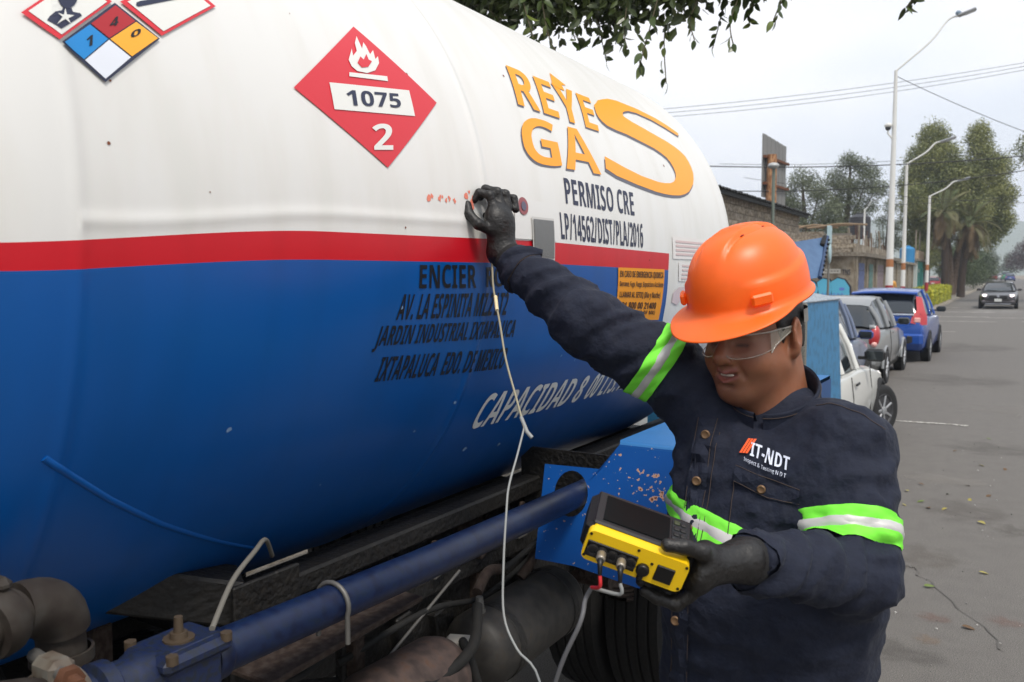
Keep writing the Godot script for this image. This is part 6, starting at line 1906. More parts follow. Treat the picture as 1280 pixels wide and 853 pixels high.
func build_person() -> void:
	var base := Vector3(-0.40, 0.0, -1.62)
	var w := thing("person", "worker in orange hard hat and navy denim coverall, one gloved hand on the tank", "person", base)
	var J := {
		"neck": jt(-0.405, 1.462, -1.705), "shR": jt(-0.572, 1.492, -1.685), "elR": jt(-0.778, 1.632, -1.60), "wrR": jt(-0.975, 1.765, -1.612),
		"shL": jt(-0.262, 1.415, -1.64), "elL": jt(-0.222, 1.215, -1.52), "wrL": jt(-0.338, 1.292, -1.262)}
	suit = Field.new()
	var f := suit
	f.noise.seed = 6; f.noise.frequency = 1.0; f.noise.fractal_octaves = 3; f.noise.fractal_gain = 0.45
	# torso: two rounded columns, yoke, hips
	f.cap(jt(-0.490, 1.345, -1.655), jt(-0.463, 1.14, -1.600), 0.110, 0.128, 0.05, 0.012)
	f.cap(jt(-0.325, 1.325, -1.63), jt(-0.322, 1.13, -1.61), 0.110, 0.128, 0.05, 0.012)
	f.cap(jt(-0.395, 1.31, -1.635), jt(-0.393, 1.12, -1.595), 0.114, 0.138, 0.05, 0.011)
	f.cap(jt(-0.463, 1.14, -1.585), jt(-0.468, 0.90, -1.60), 0.128, 0.122, 0.05, 0.012)
	f.cap(jt(-0.322, 1.13, -1.61), jt(-0.318, 0.90, -1.63), 0.128, 0.122, 0.05, 0.012)
	f.cap(J.shR + jt(0.02, -0.03, -0.01), J.neck + jt(-0.03, -0.035, -0.005), 0.078, 0.064, 0.05, 0.003)
	f.cap(J.shL + jt(-0.02, -0.01, -0.005), J.neck + jt(0.03, -0.03, 0), 0.074, 0.066, 0.05, 0.003)
	f.cap(J.neck + jt(0, -0.06, 0.0), J.neck + jt(0.0, -0.01, 0.005), 0.085, 0.070, 0.04, 0.0)
	# sleeves
	f.cap(J.shR, J.elR, 0.085, 0.072, 0.045, 0.013)
	f.cap(J.elR, J.wrR, 0.072, 0.045, 0.03, 0.013)
	f.cap(J.shL, J.elL, 0.082, 0.068, 0.05, 0.013)
	f.cap(J.elL, J.wrL, 0.067, 0.044, 0.03, 0.013)
	# trouser legs
	f.cap(jt(-0.475, 0.90, -1.60), jt(-0.49, 0.48, -1.57), 0.108, 0.078, 0.05, 0.006)
	f.cap(jt(-0.49, 0.48, -1.57), jt(-0.495, 0.08, -1.63), 0.078, 0.066, 0.03, 0.006)
	f.cap(jt(-0.312, 0.90, -1.63), jt(-0.28, 0.48, -1.63), 0.108, 0.078, 0.05, 0.006)
	f.cap(jt(-0.28, 0.48, -1.63), jt(-0.27, 0.08, -1.68), 0.078, 0.066, 0.03, 0.006)
	var neck_top: Vector3 = J.neck + jt(0.0, 0.035, 0.012)
	var wr: Vector3 = J.wrR; var wrd: Vector3 = (J.wrR - J.elR).normalized()
	var wl: Vector3 = J.wrL; var wld: Vector3 = (J.wrL - J.elL).normalized()
	f.cut = func(p: Vector3) -> float:
		var d := (p - wr).dot(wrd) if p.distance_to(wr) < 0.1 else -1.0
		if p.distance_to(wl) < 0.1: d = maxf(d, (p - wl).dot(wld))
		if p.y < 0.12: d = maxf(d, 0.06 - p.y)
		return d
	var mesh := f.nets(0.0095)
	f.all()
	var denim := mat("denim", rgb(13, 22, 43), 0.85, 0.0, {"albedo_texture": noise_tex("denim_fade", 0.02, [[0.2, Color(0.8, 0.82, 0.86)], [0.5, 0.94], [0.8, 1.0]], 81, 512), "uv1_scale": Vector3(3, 3, 3), "normal_texture": noise_tex("creases", 0.012, [], 85, 512, FastNoiseLite.TYPE_SIMPLEX_SMOOTH, 5, 9.0), "normal_scale": 1.0, "rim_enabled": true, "rim": 0.12, "rim_tint": 0.5})
	var b := MB.new()
	b.smooth(mesh[0], mesh[1])
	var cover := part("coverall", b, denim, w, true)
	person_details(w, cover, J, denim)
	person_head(w, J)
	person_hands(w, J)
	for q in [[jt(-0.495, 0, -1.63), -0.2], [jt(-0.27, 0, -1.68), 0.25]]:
		b = MB.new()
		var bb := Basis(Vector3.UP, q[1])
		var rows := []
		for i in 9:
			var row := []
			for k in 14:
				var a := TAU * k / 14
				var y: float = [0.0, 0.0, 0.03, 0.06, 0.085, 0.10, 0.13, 0.17, 0.17][i]
				var l: float = [0.0, 0.135, 0.14, 0.138, 0.12, 0.085, 0.062, 0.058, 0.0][i]
				var ww: float = [0.0, 0.05, 0.052, 0.05, 0.047, 0.047, 0.05, 0.05, 0.0][i]
				var zo: float = [0.06, 0.06, 0.06, 0.06, 0.05, 0.02, 0.0, 0.0, 0.0][i]
				row.append(q[0] + bb * Vector3(cos(a) * ww, y, sin(a) * l + zo))
			rows.append(row)
		b.grid(rows, true)
		part("boot", b, mat("boot_black", rgb(30, 28, 27), 0.6), w, true)

# a strip that hugs the suit round the axis a-b, between t0 and t1 along it; returns its rows so that a narrower strip can lie on it
func hug_rows(a: Vector3, e: Vector3, t0: float, t1: float, reach: float, lean: Vector3, seg: int, n: int, limb: Array) -> Array:
	var d := (e - a).normalized()
	var x := d.cross(Vector3(0.3, 0.2, 1)).normalized(); var y := d.cross(x)
	var rows := []
	for i in n:
		var row := []
		var base := a.lerp(e, lerpf(t0, t1, float(i) / (n - 1)))
		for k in seg:
			var ang := TAU * k / seg
			var rd := x * cos(ang) + y * sin(ang)
			var c := base + d * rd.dot(lean)
			suit.act = PackedInt32Array(limb)
			var p := suit.march(c + rd * reach, -rd, reach)      # the limb alone, then on outward through what joins it
			var t := (p - c).length()
			suit.near(p, 0.06)
			for q in 16:
				if suit.at(c + rd * t) >= 0.0: break
				t += 0.0015
			row.append(c + rd * t)
		rows.append(row)
	suit.all()
	return rows

func hug(called: String, rows: Array, i0: int, i1: int, off: float, m: Material, parent: Node3D) -> MeshInstance3D:
	var out := []
	for i in range(i0, i1 + 1):
		var row := []
		var seg: int = rows[i].size()
		var ctr := Vector3.ZERO
		for p in rows[i]: ctr += p / seg
		for k in seg:
			var tang: Vector3 = rows[i][(k + 1) % seg] - rows[i][(k + seg - 1) % seg]
			var along: Vector3 = rows[min(i + 1, rows.size() - 1)][k] - rows[max(i - 1, 0)][k]
			var nn := tang.cross(along).normalized()
			if nn.dot(rows[i][k] - ctr) < 0.0: nn = -nn
			row.append(rows[i][k] + nn * (off if i > i0 and i < i1 else off * 0.6))
		out.append(row)
	var b := MB.new()
	b.grid(out, true)
	return part(called, b, m, parent, true)

func drape_at(o: Vector3, ax: Vector3, ay: Vector3, off: float) -> Callable:      # lay a flat pattern on the suit, seen along -(ax x ay)
	var n := ax.cross(ay).normalized()
	return func(u: float, v: float) -> Vector3:
		var p := suit.march(o + ax * u + ay * v + n * 0.15, -n, 0.4)
		return p + n * off

func person_details(w: Node3D, cover: Node3D, J: Dictionary, denim: Material) -> void:
	var lime := mat("reflective_lime", rgb(122, 232, 62), 0.7, 0.0, {"emission": rgb(40, 120, 10), "emission_energy_multiplier": 0.0})
	var silver := mat("reflective_silver", rgb(190, 188, 186), 0.5, 0.1)
	var thread := mat("thread", rgb(66, 54, 48), 0.8)
	var btn := mat("copper_button", rgb(112, 86, 60), 0.5, 0.35)
	# bands on the sleeves: lime, silver, lime
	for q in [[J.shR, J.elR, 0.27, 0.47, [8, 9]], [J.shL, J.elL, 0.585, 0.825, [10, 11]]]:
		var R := hug_rows(q[0], q[1], q[2], q[3], 0.16, Vector3.ZERO, 52, 13, q[4])
		var k := hug("reflective_band", R, 0, 12, 0.0035, lime, cover)
		hug("silver_strip", R, 4, 8, 0.0052, silver, k)
	# band round the chest, lower in the middle of the front
	var R2 := hug_rows(jt(-0.395, 1.14, -1.60), jt(-0.395, 1.34, -1.60), 0.42, 0.68, 0.3, Vector3(-0.03, 0.0, -0.012), 72, 13, [0, 1, 2, 3, 4])
	var k2 := hug("chest_band", R2, 0, 12, 0.0035, lime, cover)
	hug("silver_strip", R2, 4, 8, 0.0052, silver, k2)
	# placket, pocket and seams on the chest
	var n := Vector3(0.08, 0.05, 0.99).normalized()
	var ax := Vector3.UP.cross(n).normalized(); var ay := n.cross(ax)
	var o := jt(-0.482, 1.325, -1.60)
	var at := drape_at(o, ax, ay, 0.0035)
	var b := MB.new()
	var strip := PackedVector2Array([Vector2(-0.075, -0.40), Vector2(-0.035, -0.40), Vector2(-0.012, 0.125), Vector2(-0.052, 0.125)])
	drape_poly(b, strip, at, 0.025)
	var pk := part("placket", b, denim, cover, true)
	for s in [[Vector2(-0.073, -0.40), Vector2(-0.050, 0.125)], [Vector2(-0.037, -0.40), Vector2(-0.014, 0.125)]]:
		seam(s, at, thread, pk)
	for i in 5:
		var c: Vector3 = drape_at(o, ax, ay, 0.005).call(lerpf(-0.03, -0.055, i / 4.0), 0.095 - i * 0.085)
		b = MB.new(); b.lathe(c - n * 0.001, n, [[0.0, 0.009], [0.003, 0.009], [0.0045, 0.007], [0.003, 0.004], [0.003, 0.0]], 14)
		part("button", b, btn, pk, true)
	var pf := PackedVector2Array([Vector2(0.035, 0.050), Vector2(0.155, 0.022), Vector2(0.155, -0.008), Vector2(0.10, -0.004), Vector2(0.035, 0.018)])
	b = MB.new(); drape_poly(b, pf, drape_at(o, ax, ay, 0.004), 0.02)
	var fl := part("pocket_flap", b, denim, cover, true)
	for s in [[Vector2(0.036, 0.020), Vector2(0.10, -0.002)], [Vector2(0.10, -0.002), Vector2(0.155, -0.006)], [Vector2(0.036, 0.047), Vector2(0.155, 0.019)], [Vector2(0.036, 0.018), Vector2(0.034, -0.12)], [Vector2(0.034, -0.12), Vector2(0.155, -0.14)], [Vector2(-0.005, 0.1), Vector2(-0.02, -0.2)]]:
		seam(s, drape_at(o, ax, ay, 0.0045), thread, fl)
	var bc: Vector3 = drape_at(o, ax, ay, 0.006).call(0.088, 0.012)
	b = MB.new(); b.lathe(bc - n * 0.001, n, [[0.0, 0.008], [0.003, 0.008], [0.0045, 0.006], [0.003, 0.003], [0.003, 0.0]], 14)
	part("button", b, btn, fl, true)
	# shoulder and sleeve seams
	var seam_n := Vector3(0.35, 0.7, 0.62).normalized()
	var sax := Vector3(0.9, -0.3, -0.2); sax = (sax - seam_n * sax.dot(seam_n)).normalized(); var say := seam_n.cross(sax)
	var so := drape_at(jt(-0.30, 1.46, -1.60), sax, say, 0.0012)
	seam([Vector2(-0.02, 0.03), Vector2(0.10, 0.0)], so, thread, cover)
	# the company's name on the chest
	var lw := mat("stitch_white", rgb(214, 220, 236), 0.7)
	var lo := mat("stitch_orange", rgb(246, 96, 40), 0.7)
	var lp := drape_at(o, ax, ay, 0.0055)
	var pl := func(u0: float, u1: float, v0: float, v1: float, slope: float) -> Callable:
		return func(u: float, v: float) -> Vector3:
			var x := lerpf(u0, u1, u)
			return lp.call(x, lerpf(v0, v1, v) - slope * (x - u0))
	text_on("lettering", "IT-NDT", pl.call(0.060, 0.134, 0.067, 0.090, 0.24), lw, cover, true, 0.02)
	text_on("lettering", "Inspect & Testing N D T", pl.call(0.050, 0.130, 0.055, 0.0635, 0.24), lw, cover, true, 0.02, false)
	for i in 3:
		b = MB.new()
		var x := 0.040 + i * 0.0055
		drape_poly(b, PackedVector2Array([Vector2(x, 0.070), Vector2(x + 0.0045, 0.070), Vector2(x + 0.0175, 0.096), Vector2(x + 0.013, 0.096)]), lp, 0.02)
		part("emblem_stripe", b, lo, cover, true)
	# cuffs
	for q in [[J.elR, J.wrR], [J.elL, J.wrL]]:
		var limb := [8, 9] if q[0] == J.elR else [10, 11]
		var R3 := hug_rows(q[0], q[1], 0.76, 0.985, 0.1, Vector3.ZERO, 32, 10, limb)
		var cf := hug("cuff", R3, 1, 9, 0.0035, denim, cover)
		var ring := []
		for pt in R3[1]: ring.append(pt)
		ring.append(R3[1][0])
		b = MB.new(); b.tube(ring, 0.0011, 4, false)
		part("seam", b, thread, cf, true)
	# collar standing round the neck
	b = MB.new()
	var rows := []
	var nk: Vector3 = J.neck
	var axis := Vector3(0.0, 0.93, 0.30).normalized()
	var fx := Vector3(-0.12, -0.3, 0.94); fx = (fx - axis * fx.dot(axis)).normalized(); var fz := axis.cross(fx)
	for i in 7:
		var row := []
		for k in 40:
			var t := lerpf(0.10, TAU - 0.10, k / 39.0)
			var rd := fx * cos(t) + fz * sin(t)
			var h: float = [-0.035, 0.0, 0.04, 0.07, 0.076, 0.068, 0.02][i] * (0.74 - 0.26 * cos(t)) if i > 1 else [-0.035, 0.0][i]
			var r: float = [0.100, 0.092, 0.087, 0.087, 0.084, 0.080, 0.075][i] * (1.0 + 0.04 * cos(t))
			row.append(nk + rd * r + axis * h + fx * 0.012)
		rows.append(row)
	b.grid(rows)
	var col := part("collar", b, denim, cover, true)
	b = MB.new()
	var pts := []
	for k in range(0, 40):
		pts.append(rows[3][k] + (rows[3][k] - nk).normalized() * 0.0006 - axis * 0.006)
	b.tube(pts, 0.0009, 4)
	part("seam", b, thread, col, true)

func seam(s: Array, at: Callable, m: Material, parent: Node3D) -> void:
	var pts := []
	for i in 13:
		var p: Vector2 = s[0].lerp(s[1], i / 12.0)
		pts.append(at.call(p.x, p.y))
	var b := MB.new(); b.tube(pts, 0.0008, 4)
	part("seam", b, m, parent, true)

func person_head(w: Node3D, J: Dictionary) -> void:
	var fh := Vector3(-0.34, 0, 0.9405).normalized()
	var fw := (fh * cos(0.15) + Vector3.DOWN * sin(0.15)).normalized()
	var lf := Vector3(0.9405, 0, 0.34).normalized()
	lf = (lf - fw * lf.dot(fw)).normalized()
	var up := fw.cross(lf)
	if up.y < 0: up = -up
	var H := Vector3(-0.4445, 1.616, -1.6635)
	var hb := Basis(lf, up, fw)
	var hp := func(x: float, y: float, z: float) -> Vector3: return H + hb * Vector3(x, y, z)
	head_f = Field.new()
	var f := head_f
	f.ell(hp.call(0, 0.032, -0.012), Vector3(0.078, 0.088, 0.098), hb, 0.02)
	f.ell(hp.call(0, -0.035, 0.036), Vector3(0.071, 0.082, 0.062), hb, 0.03)
	f.cap(hp.call(0.046, -0.055, 0.012), hp.call(0.016, -0.100, 0.066), 0.030, 0.024, 0.03)
	f.cap(hp.call(-0.046, -0.055, 0.012), hp.call(-0.016, -0.100, 0.066), 0.027, 0.022, 0.03)
	f.ell(hp.call(0, -0.103, 0.072), Vector3(0.028, 0.020, 0.022), hb, 0.02)
	f.ell(hp.call(0.040, -0.040, 0.062), Vector3(0.032, 0.033, 0.028), hb, 0.02)
	f.ell(hp.call(-0.040, -0.040, 0.062), Vector3(0.029, 0.031, 0.026), hb, 0.02)
	f.cap(hp.call(-0.036, 0.023, 0.078), hp.call(0.036, 0.023, 0.078), 0.014, 0.014, 0.02)
	for s in [-1.0, 1.0]:
		f.ell(hp.call(s * 0.031, 0.000, 0.094), Vector3(0.020, 0.013, 0.014), hb, 0.012, true)      # eye sockets
	# nose
	f.cap(hp.call(0, 0.010, 0.090), hp.call(0, -0.026, 0.112), 0.0100, 0.0160, 0.014)
	for s in [-1.0, 1.0]:
		f.ell(hp.call(s * 0.0175, -0.033, 0.102), Vector3(0.0115, 0.0100, 0.012), hb, 0.007)
		f.ell(hp.call(s * 0.0085, -0.043, 0.108), Vector3(0.004, 0.0035, 0.005), hb, 0.003, true)
		f.ell(hp.call(s * 0.031, -0.002, 0.083), Vector3(0.0135, 0.0125, 0.0125), hb, 0.004)        # lids over the eyes
		f.ell(hp.call(s * 0.031, -0.0075, 0.0945), Vector3(0.013, 0.0012, 0.004), hb, 0.002, true)   # lash line
	# mouth: muzzle, lips, the gap between them
	f.ell(hp.call(0, -0.066, 0.082), Vector3(0.030, 0.022, 0.020), hb, 0.015)
	f.cap(hp.call(-0.0225, -0.0555, 0.0925), hp.call(0, -0.0575, 0.1015), 0.0050, 0.0062, 0.006)
	f.cap(hp.call(0.0225, -0.0555, 0.0925), hp.call(0, -0.0575, 0.1015), 0.0050, 0.0062, 0.006)
	f.cap(hp.call(-0.0210, -0.0665, 0.0915), hp.call(0, -0.0755, 0.1005), 0.0055, 0.0075, 0.006)
	f.cap(hp.call(0.0210, -0.0665, 0.0915), hp.call(0, -0.0755, 0.1005), 0.0055, 0.0075, 0.006)
	for s in [-1.0, 1.0]:
		f.cap(hp.call(0, -0.0672, 0.104), hp.call(s * 0.0235, -0.0605, 0.096), 0.0062, 0.0032, 0.002)
		f.sub[f.sub.size() - 1] = 1
	f.ell(hp.call(0, -0.086, 0.102), Vector3(0.018, 0.005, 0.008), hb, 0.008, true)
	for s in [-1.0, 1.0]:                                # smile folds beside the mouth
		f.cap(hp.call(s * 0.022, -0.030, 0.105), hp.call(s * 0.036, -0.066, 0.092), 0.0, 0.0, 0.002)
		f.sub[f.sub.size() - 1] = 1; f.ra[f.ra.size() - 1] = 0.0045; f.rb[f.rb.size() - 1] = 0.004; f.kk[f.kk.size() - 1] = 0.007
	# ears
	for s in [-1.0, 1.0]:
		var eb := hb * Basis(Vector3.UP, s * 0.45) * Basis(Vector3.RIGHT, -0.15)
		f.ell(hp.call(s * 0.084, -0.004, -0.014), Vector3(0.010, 0.036, 0.022), eb, 0.006)
		f.ell(hp.call(s * 0.082, -0.034, -0.005), Vector3(0.009, 0.012, 0.011), eb, 0.008)
		f.ell(hp.call(s * 0.094, 0.003, -0.010), Vector3(0.007, 0.020, 0.010), eb, 0.006, true)
	# throat and neck down into the collar
	f.ell(hp.call(0, -0.080, 0.030), Vector3(0.050, 0.035, 0.050), hb, 0.03)
	f.cap(hp.call(0, -0.03, -0.03), J.neck + Vector3(0, -0.06, -0.015), 0.066, 0.070, 0.03)
	f.cap(hp.call(0, -0.075, 0.02), J.neck + Vector3(-0.005, -0.03, 0.02), 0.046, 0.056, 0.03)
	f.cap(J.neck + Vector3(0, -0.06, -0.015), Vector3(-0.395, 1.20, -1.60), 0.068, 0.085, 0.03)
	var mesh := f.nets(0.0036)
	f.all()
	var cols := PackedColorArray()
	var pore := FastNoiseLite.new(); pore.seed = 2; pore.frequency = 60.0
	var blot := FastNoiseLite.new(); blot.seed = 5; blot.frequency = 14.0
	for p in mesh[0]:
		var q: Vector3 = hb.inverse() * (p - H)
		var c := Color(0.235, 0.092, 0.046)
		c = c.lerp(Color(0.29, 0.115, 0.06), clampf(0.5 + blot.get_noise_3dv(p), 0, 1) * 0.5)
		var cheek := exp(-pow((absf(q.x) - 0.045) / 0.02, 2) - pow((q.y + 0.035) / 0.02, 2)) + exp(-pow(q.x / 0.015, 2) - pow((q.y + 0.03) / 0.014, 2))
		c = c.lerp(Color(0.25, 0.085, 0.05), clampf(cheek, 0, 1) * 0.4)
		if q.z > 0.078:
			var lip := exp(-pow((absf(q.y + 0.0665 - 0.3 * absf(q.x)) - 0.0075) / 0.0052, 4)) * (1.0 - smoothstep(0.020, 0.028, absf(q.x)))
			c = c.lerp(Color(0.25, 0.07, 0.06), clampf(lip, 0, 1) * 0.85)
			var gap := exp(-pow((q.y + 0.0670 - 0.28 * absf(q.x)) / 0.0022, 2)) * (1.0 - smoothstep(0.018, 0.024, absf(q.x)))
			c = c.lerp(Color(0.05, 0.015, 0.012), gap * 0.8)
		# stubble round the mouth and jaw, brows
		var st := smoothstep(-0.045, -0.09, q.y) * smoothstep(0.02, 0.05, q.z) * 0.25
		c = c.lerp(Color(0.09, 0.05, 0.04), st)
		var brow := exp(-pow((q.y - 0.022 + absf(q.x) * 0.05) / 0.0055, 2)) * smoothstep(0.010, 0.016, absf(q.x)) * (1.0 - smoothstep(0.046, 0.056, absf(q.x)))
		if q.z > 0.05: c = c.lerp(Color(0.018, 0.013, 0.012), brow * 0.85)
		var lash := exp(-pow((q.y + 0.0075) / 0.0024, 2)) * (1.0 - smoothstep(0.011, 0.015, absf(absf(q.x) - 0.031)))
		if q.z > 0.07: c = c.lerp(Color(0.02, 0.014, 0.012), lash * 0.9)
		c *= 1.0 + 0.10 * pore.get_noise_3dv(p)
		cols.append(Color(c.r, c.g, c.b))
	var b := MB.new()
	b.smooth(mesh[0], mesh[1], cols)
	var body := part("body", b, mat("skin", Color(1, 1, 1), 0.5, 0.0, {"vertex_color_use_as_albedo": true, "normal_texture": T["pitted"], "normal_scale": 0.25, "uv1_scale": Vector3(28, 28, 28), "subsurf_scatter_enabled": true, "subsurf_scatter_strength": 0.15}), w, true)
	# short dark hair under the hat
	var hair := Field.new()
	hair.ell(hp.call(0, 0.032, -0.014), Vector3(0.0815, 0.09, 0.1), hb, 0.02)
	hair.ell(hp.call(0, -0.02, -0.05), Vector3(0.070, 0.06, 0.055), hb, 0.02)
	for s in [-1.0, 1.0]:
		hair.cap(hp.call(s * 0.073, 0.03, 0.022), hp.call(s * 0.0735, -0.012, 0.016), 0.008, 0.004, 0.01)
	hair.noise.frequency = 1.0
	hair.cut = func(p: Vector3) -> float:
		var q: Vector3 = hb.inverse() * (p - H)
		var lo := -0.02 - 0.02 * smoothstep(-0.02, -0.08, q.z)
		var dd := maxf(lo - q.y, (q.z - 0.032) if q.y < 0.04 else -1.0)
		return dd
	var hm := hair.nets(0.006)
	b = MB.new(); b.smooth(hm[0], hm[1])
	part("hair", b, mat("hair_black", rgb(24, 20, 19), 0.6, 0.0, {"normal_texture": T["creases"], "uv1_scale": Vector3(14, 14, 14)}), w, true)
	b = MB.new()                                     # a glimpse of teeth
	b.ellipsoid(hp.call(0, -0.0640, 0.0930), Vector3(0.018, 0.0040, 0.006), hb, 10)
	part("teeth", b, mat("teeth", rgb(206, 196, 180), 0.4), body, true)
	glasses(w, hp, hb)
	var fhat := (fh * cos(0.30) + Vector3.DOWN * sin(0.30)).normalized()
	var hatb := Basis(lf, fhat.cross(lf), fhat)
	var O := Vector3(-0.455, 1.700, -1.645)
	hard_hat(w, func(x: float, y: float, z: float) -> Vector3: return O + hatb * Vector3(x, y, z), hatb)
	harness(w, hp)

func glasses(w: Node3D, hp: Callable, hb: Basis) -> void:
	var clear := mat("clear_lens", Color(0.95, 0.96, 0.96, 0.03), 0.04, 0.0, {"transparency": BaseMaterial3D.TRANSPARENCY_ALPHA, "metallic_specular": 0.16})
	var frame := mat("clear_frame", Color(0.75, 0.73, 0.68, 0.38), 0.15, 0.0, {"transparency": BaseMaterial3D.TRANSPARENCY_ALPHA})
	var b := MB.new()
	var rows := []
	for i in 7:
		var row := []
		for k in 31:
			var t := (k / 30.0 - 0.5) * 2.0
			var x := 0.074 * sin(t * 1.25) / sin(1.25)
			var z := 0.118 - 0.062 * pow(absf(t), 2.4)
			var v := i / 6.0
			var top := 0.020 - 0.004 * absf(t)
			var bot := -0.028 + 0.014 * exp(-pow(t / 0.16, 2)) + 0.010 * pow(absf(t), 4)
			row.append(hp.call(x, lerpf(top, bot, v), z - 0.006 * pow(v - 0.3, 2)))
		rows.append(row)
	b.grid(rows)
	var g := part("safety_glasses", b, clear, w, true)
	b = MB.new()
	b.tube(rows[0], 0.0022, 6)
	part("brow_bar", b, frame, g, true)
	b = MB.new(); b.tube(rows[6], 0.0011, 5)
	part("lens_rim", b, frame, g, true)
	for s in [0, 1]:
		b = MB.new()
		var k := 0 if s == 0 else 30
		var sg := -1.0 if s == 0 else 1.0
		var edge := []
		for i in 7: edge.append(rows[i][k])
		var side := []
		for j in 6:
			var u := j / 5.0
			var row := []
			for i in 7:
				var v := i / 6.0
				var hgt := lerpf(0.040, 0.008, pow(u, 0.6))
				row.append(hp.call(sg * lerpf(0.0745, 0.083, u), lerpf(0.016, 0.013, u) - hgt * v + 0.004 * u, lerpf(0.056, -0.008, u)))
			side.append(row)
		b.grid(side)
		b.tube([side[0][0], side[2][0], side[5][1], hp.call(sg * 0.084, 0.012, -0.03)], 0.0022, 6)
		b.tube([side[0][6], side[1][6], side[3][6], side[5][5]], 0.0016, 6)
		part("temple", b, frame, g, true)

func hard_hat(w: Node3D, hp: Callable, hb: Basis) -> void:
	var om := mat("hat_orange", rgb(255, 104, 16), 0.4, 0.0, {"albedo_texture": T["tank_dirt"], "uv1_scale": Vector3(4, 4, 4), "metallic_specular": 0.5, "subsurf_scatter_enabled": true, "subsurf_scatter_strength": 0.1})
	var o := Vector3(0, 0.0, 0.0)
	var prof := func(t: float, a: float) -> Vector3:      # t: 0 rim .. 1 crown, a: 0 is the front
		var th := t * PI * 0.5
		var cs := pow(cos(th), 0.72); var sn := pow(sin(th), 0.86)
		var rx := 0.104 * cs; var rz: float = 0.128 * cs
		var p := Vector3(sin(a) * rx, 0.122 * sn, cos(a) * rz)
		# centre ridge with a groove at either side
		var ridge := smoothstep(0.031, 0.025, absf(p.x)) * smoothstep(0.25, 0.6, t)
		p.y += 0.006 * ridge
		var groove := exp(-pow((absf(p.x) - 0.032) / 0.0035, 2)) * smoothstep(0.35, 0.6, t)
		p.y -= 0.0022 * groove
		# the band flares below a line that climbs towards the back
		var line := 0.20 + 0.10 * (0.5 - 0.5 * cos(a)) - 0.06 * pow(absf(sin(a)), 2)
		var fl := smoothstep(line + 0.03, line - 0.03, t) * smoothstep(0.85, 0.55, cos(a))
		p.x += sin(a) * 0.006 * fl; p.z += cos(a) * 0.006 * fl
		return p
	var rows := []
	var N := 96
	for i in 41:
		var row := []
		for k in N:
			row.append(hp.call(0, 0, 0) + hb * (o + prof.call(i / 40.0, TAU * k / N)))
		rows.append(row)
	# rim and peak: continue outward from the shell's edge, round the lip and back inside
	var rim := []
	for st in [[1.0, 0.0, -0.010], [1.0, 0.35, -0.014], [1.0, 0.7, -0.016], [1.0, 0.96, -0.0175], [1.0, 1.0, -0.0195], [1.0, 0.97, -0.0215], [0.98, 0.6, -0.0195], [0.95, 0.1, -0.014], [0.93, 0.0, 0.0], [0.9, 0.0, 0.03], [0.75, 0.0, 0.085], [0.3, 0.0, 0.125], [0.0, 0.0, 0.13]]:
		var row := []
		for k in N:
			var a := TAU * k / N
			var p: Vector3 = prof.call(0.0, a)
			var fr := smoothstep(0.05, 0.85, cos(a))
			var out := lerpf(0.007, 0.058, fr)
			var side := sin(a)
			var q: Vector3 = Vector3(p.x * st[0], 0.0, p.z * st[0]) + Vector3(sin(a) * lerpf(out, 0.010, fr * 0.6), 0, cos(a) * out) * st[1]
			q.y = st[2] - 0.020 * fr * st[1] * (1.0 - 0.55 * side * side) + 0.012 * smoothstep(0.1, -0.9, cos(a)) * 0.0
			q.y -= 0.010 * fr * (1.0 if st[0] == 1.0 else 0.0) * 0.3
			row.append(hp.call(0, 0, 0) + hb * (o + q))
		rim.append(row)
	rows.reverse()
	rows.append_array(rim)
	var b := MB.new()
	b.grid(rows, true)
	var hat := part("hard_hat", b, om, w, true)
	# accessory slots at the sides and vents in the crown
	for s in [-1.0, 1.0]:
		b = MB.new()
		var a: float = s * 0.92
		var p: Vector3 = prof.call(0.02, a)
		var nn := Vector3(sin(a), 0.05, cos(a)).normalized()
		var bx := Basis(nn.cross(Vector3.UP).normalized(), Vector3.UP, nn)
		b.box(hp.call(0, 0, 0) + hb * (o + p + nn * 0.004 + Vector3(0, 0.003, 0)), Vector3(0.040, 0.022, 0.012), hb * bx, 0.004)
		part("accessory_slot", b, om, hat, true)
		for i in 4:
			b = MB.new()
			var v := Vector3(s * 0.0325, 0, 0.03 - i * 0.020)
			var best: Vector3 = prof.call(0.5, 0.0); var bd := 9.0
			for tt in 120:
				for aa in 48:
					var q: Vector3 = prof.call(0.5 + 0.5 * tt / 120.0, s * PI * aa / 48)
					var dd := Vector2(q.x - v.x, q.z - v.z).length()
					if dd < bd: bd = dd; best = q
			b.ellipsoid(hp.call(0, 0, 0) + hb * (o + best * 1.012), Vector3(0.0022, 0.0016, 0.008), hb, 6)
			part("vent", b, mat("vent_dark", rgb(120, 34, 6), 0.8), hat, true)

func harness(w: Node3D, hp: Callable) -> void:
	var b: MB
	# ratchet strap of the harness behind the ear
	b = MB.new()
	var band := []
	for i in 2:
		var row := []
		for k in 41:
			var a := lerpf(0.58 * PI, 1.42 * PI, k / 40.0)
			row.append(hp.call(sin(a) * 0.089, [0.05, 0.024][i] - 0.012 * (0.5 - 0.5 * cos(a)), -0.012 + cos(a) * 0.110))
		band.append(row)
	b.grid(band)
	part("harness_band", b, mat("harness_grey", rgb(120, 116, 110), 0.5), w, true)

func finger(f: Field, base: Vector3, dirs: Array, lens: Array, r: float) -> void:
	var p := base
	for i in lens.size():
		var q: Vector3 = p + (dirs[i] as Vector3).normalized() * lens[i]
		f.cap(p, q, r * (1.0 - 0.07 * i), r * (1.0 - 0.07 * (i + 1)), 0.006)
		p = q

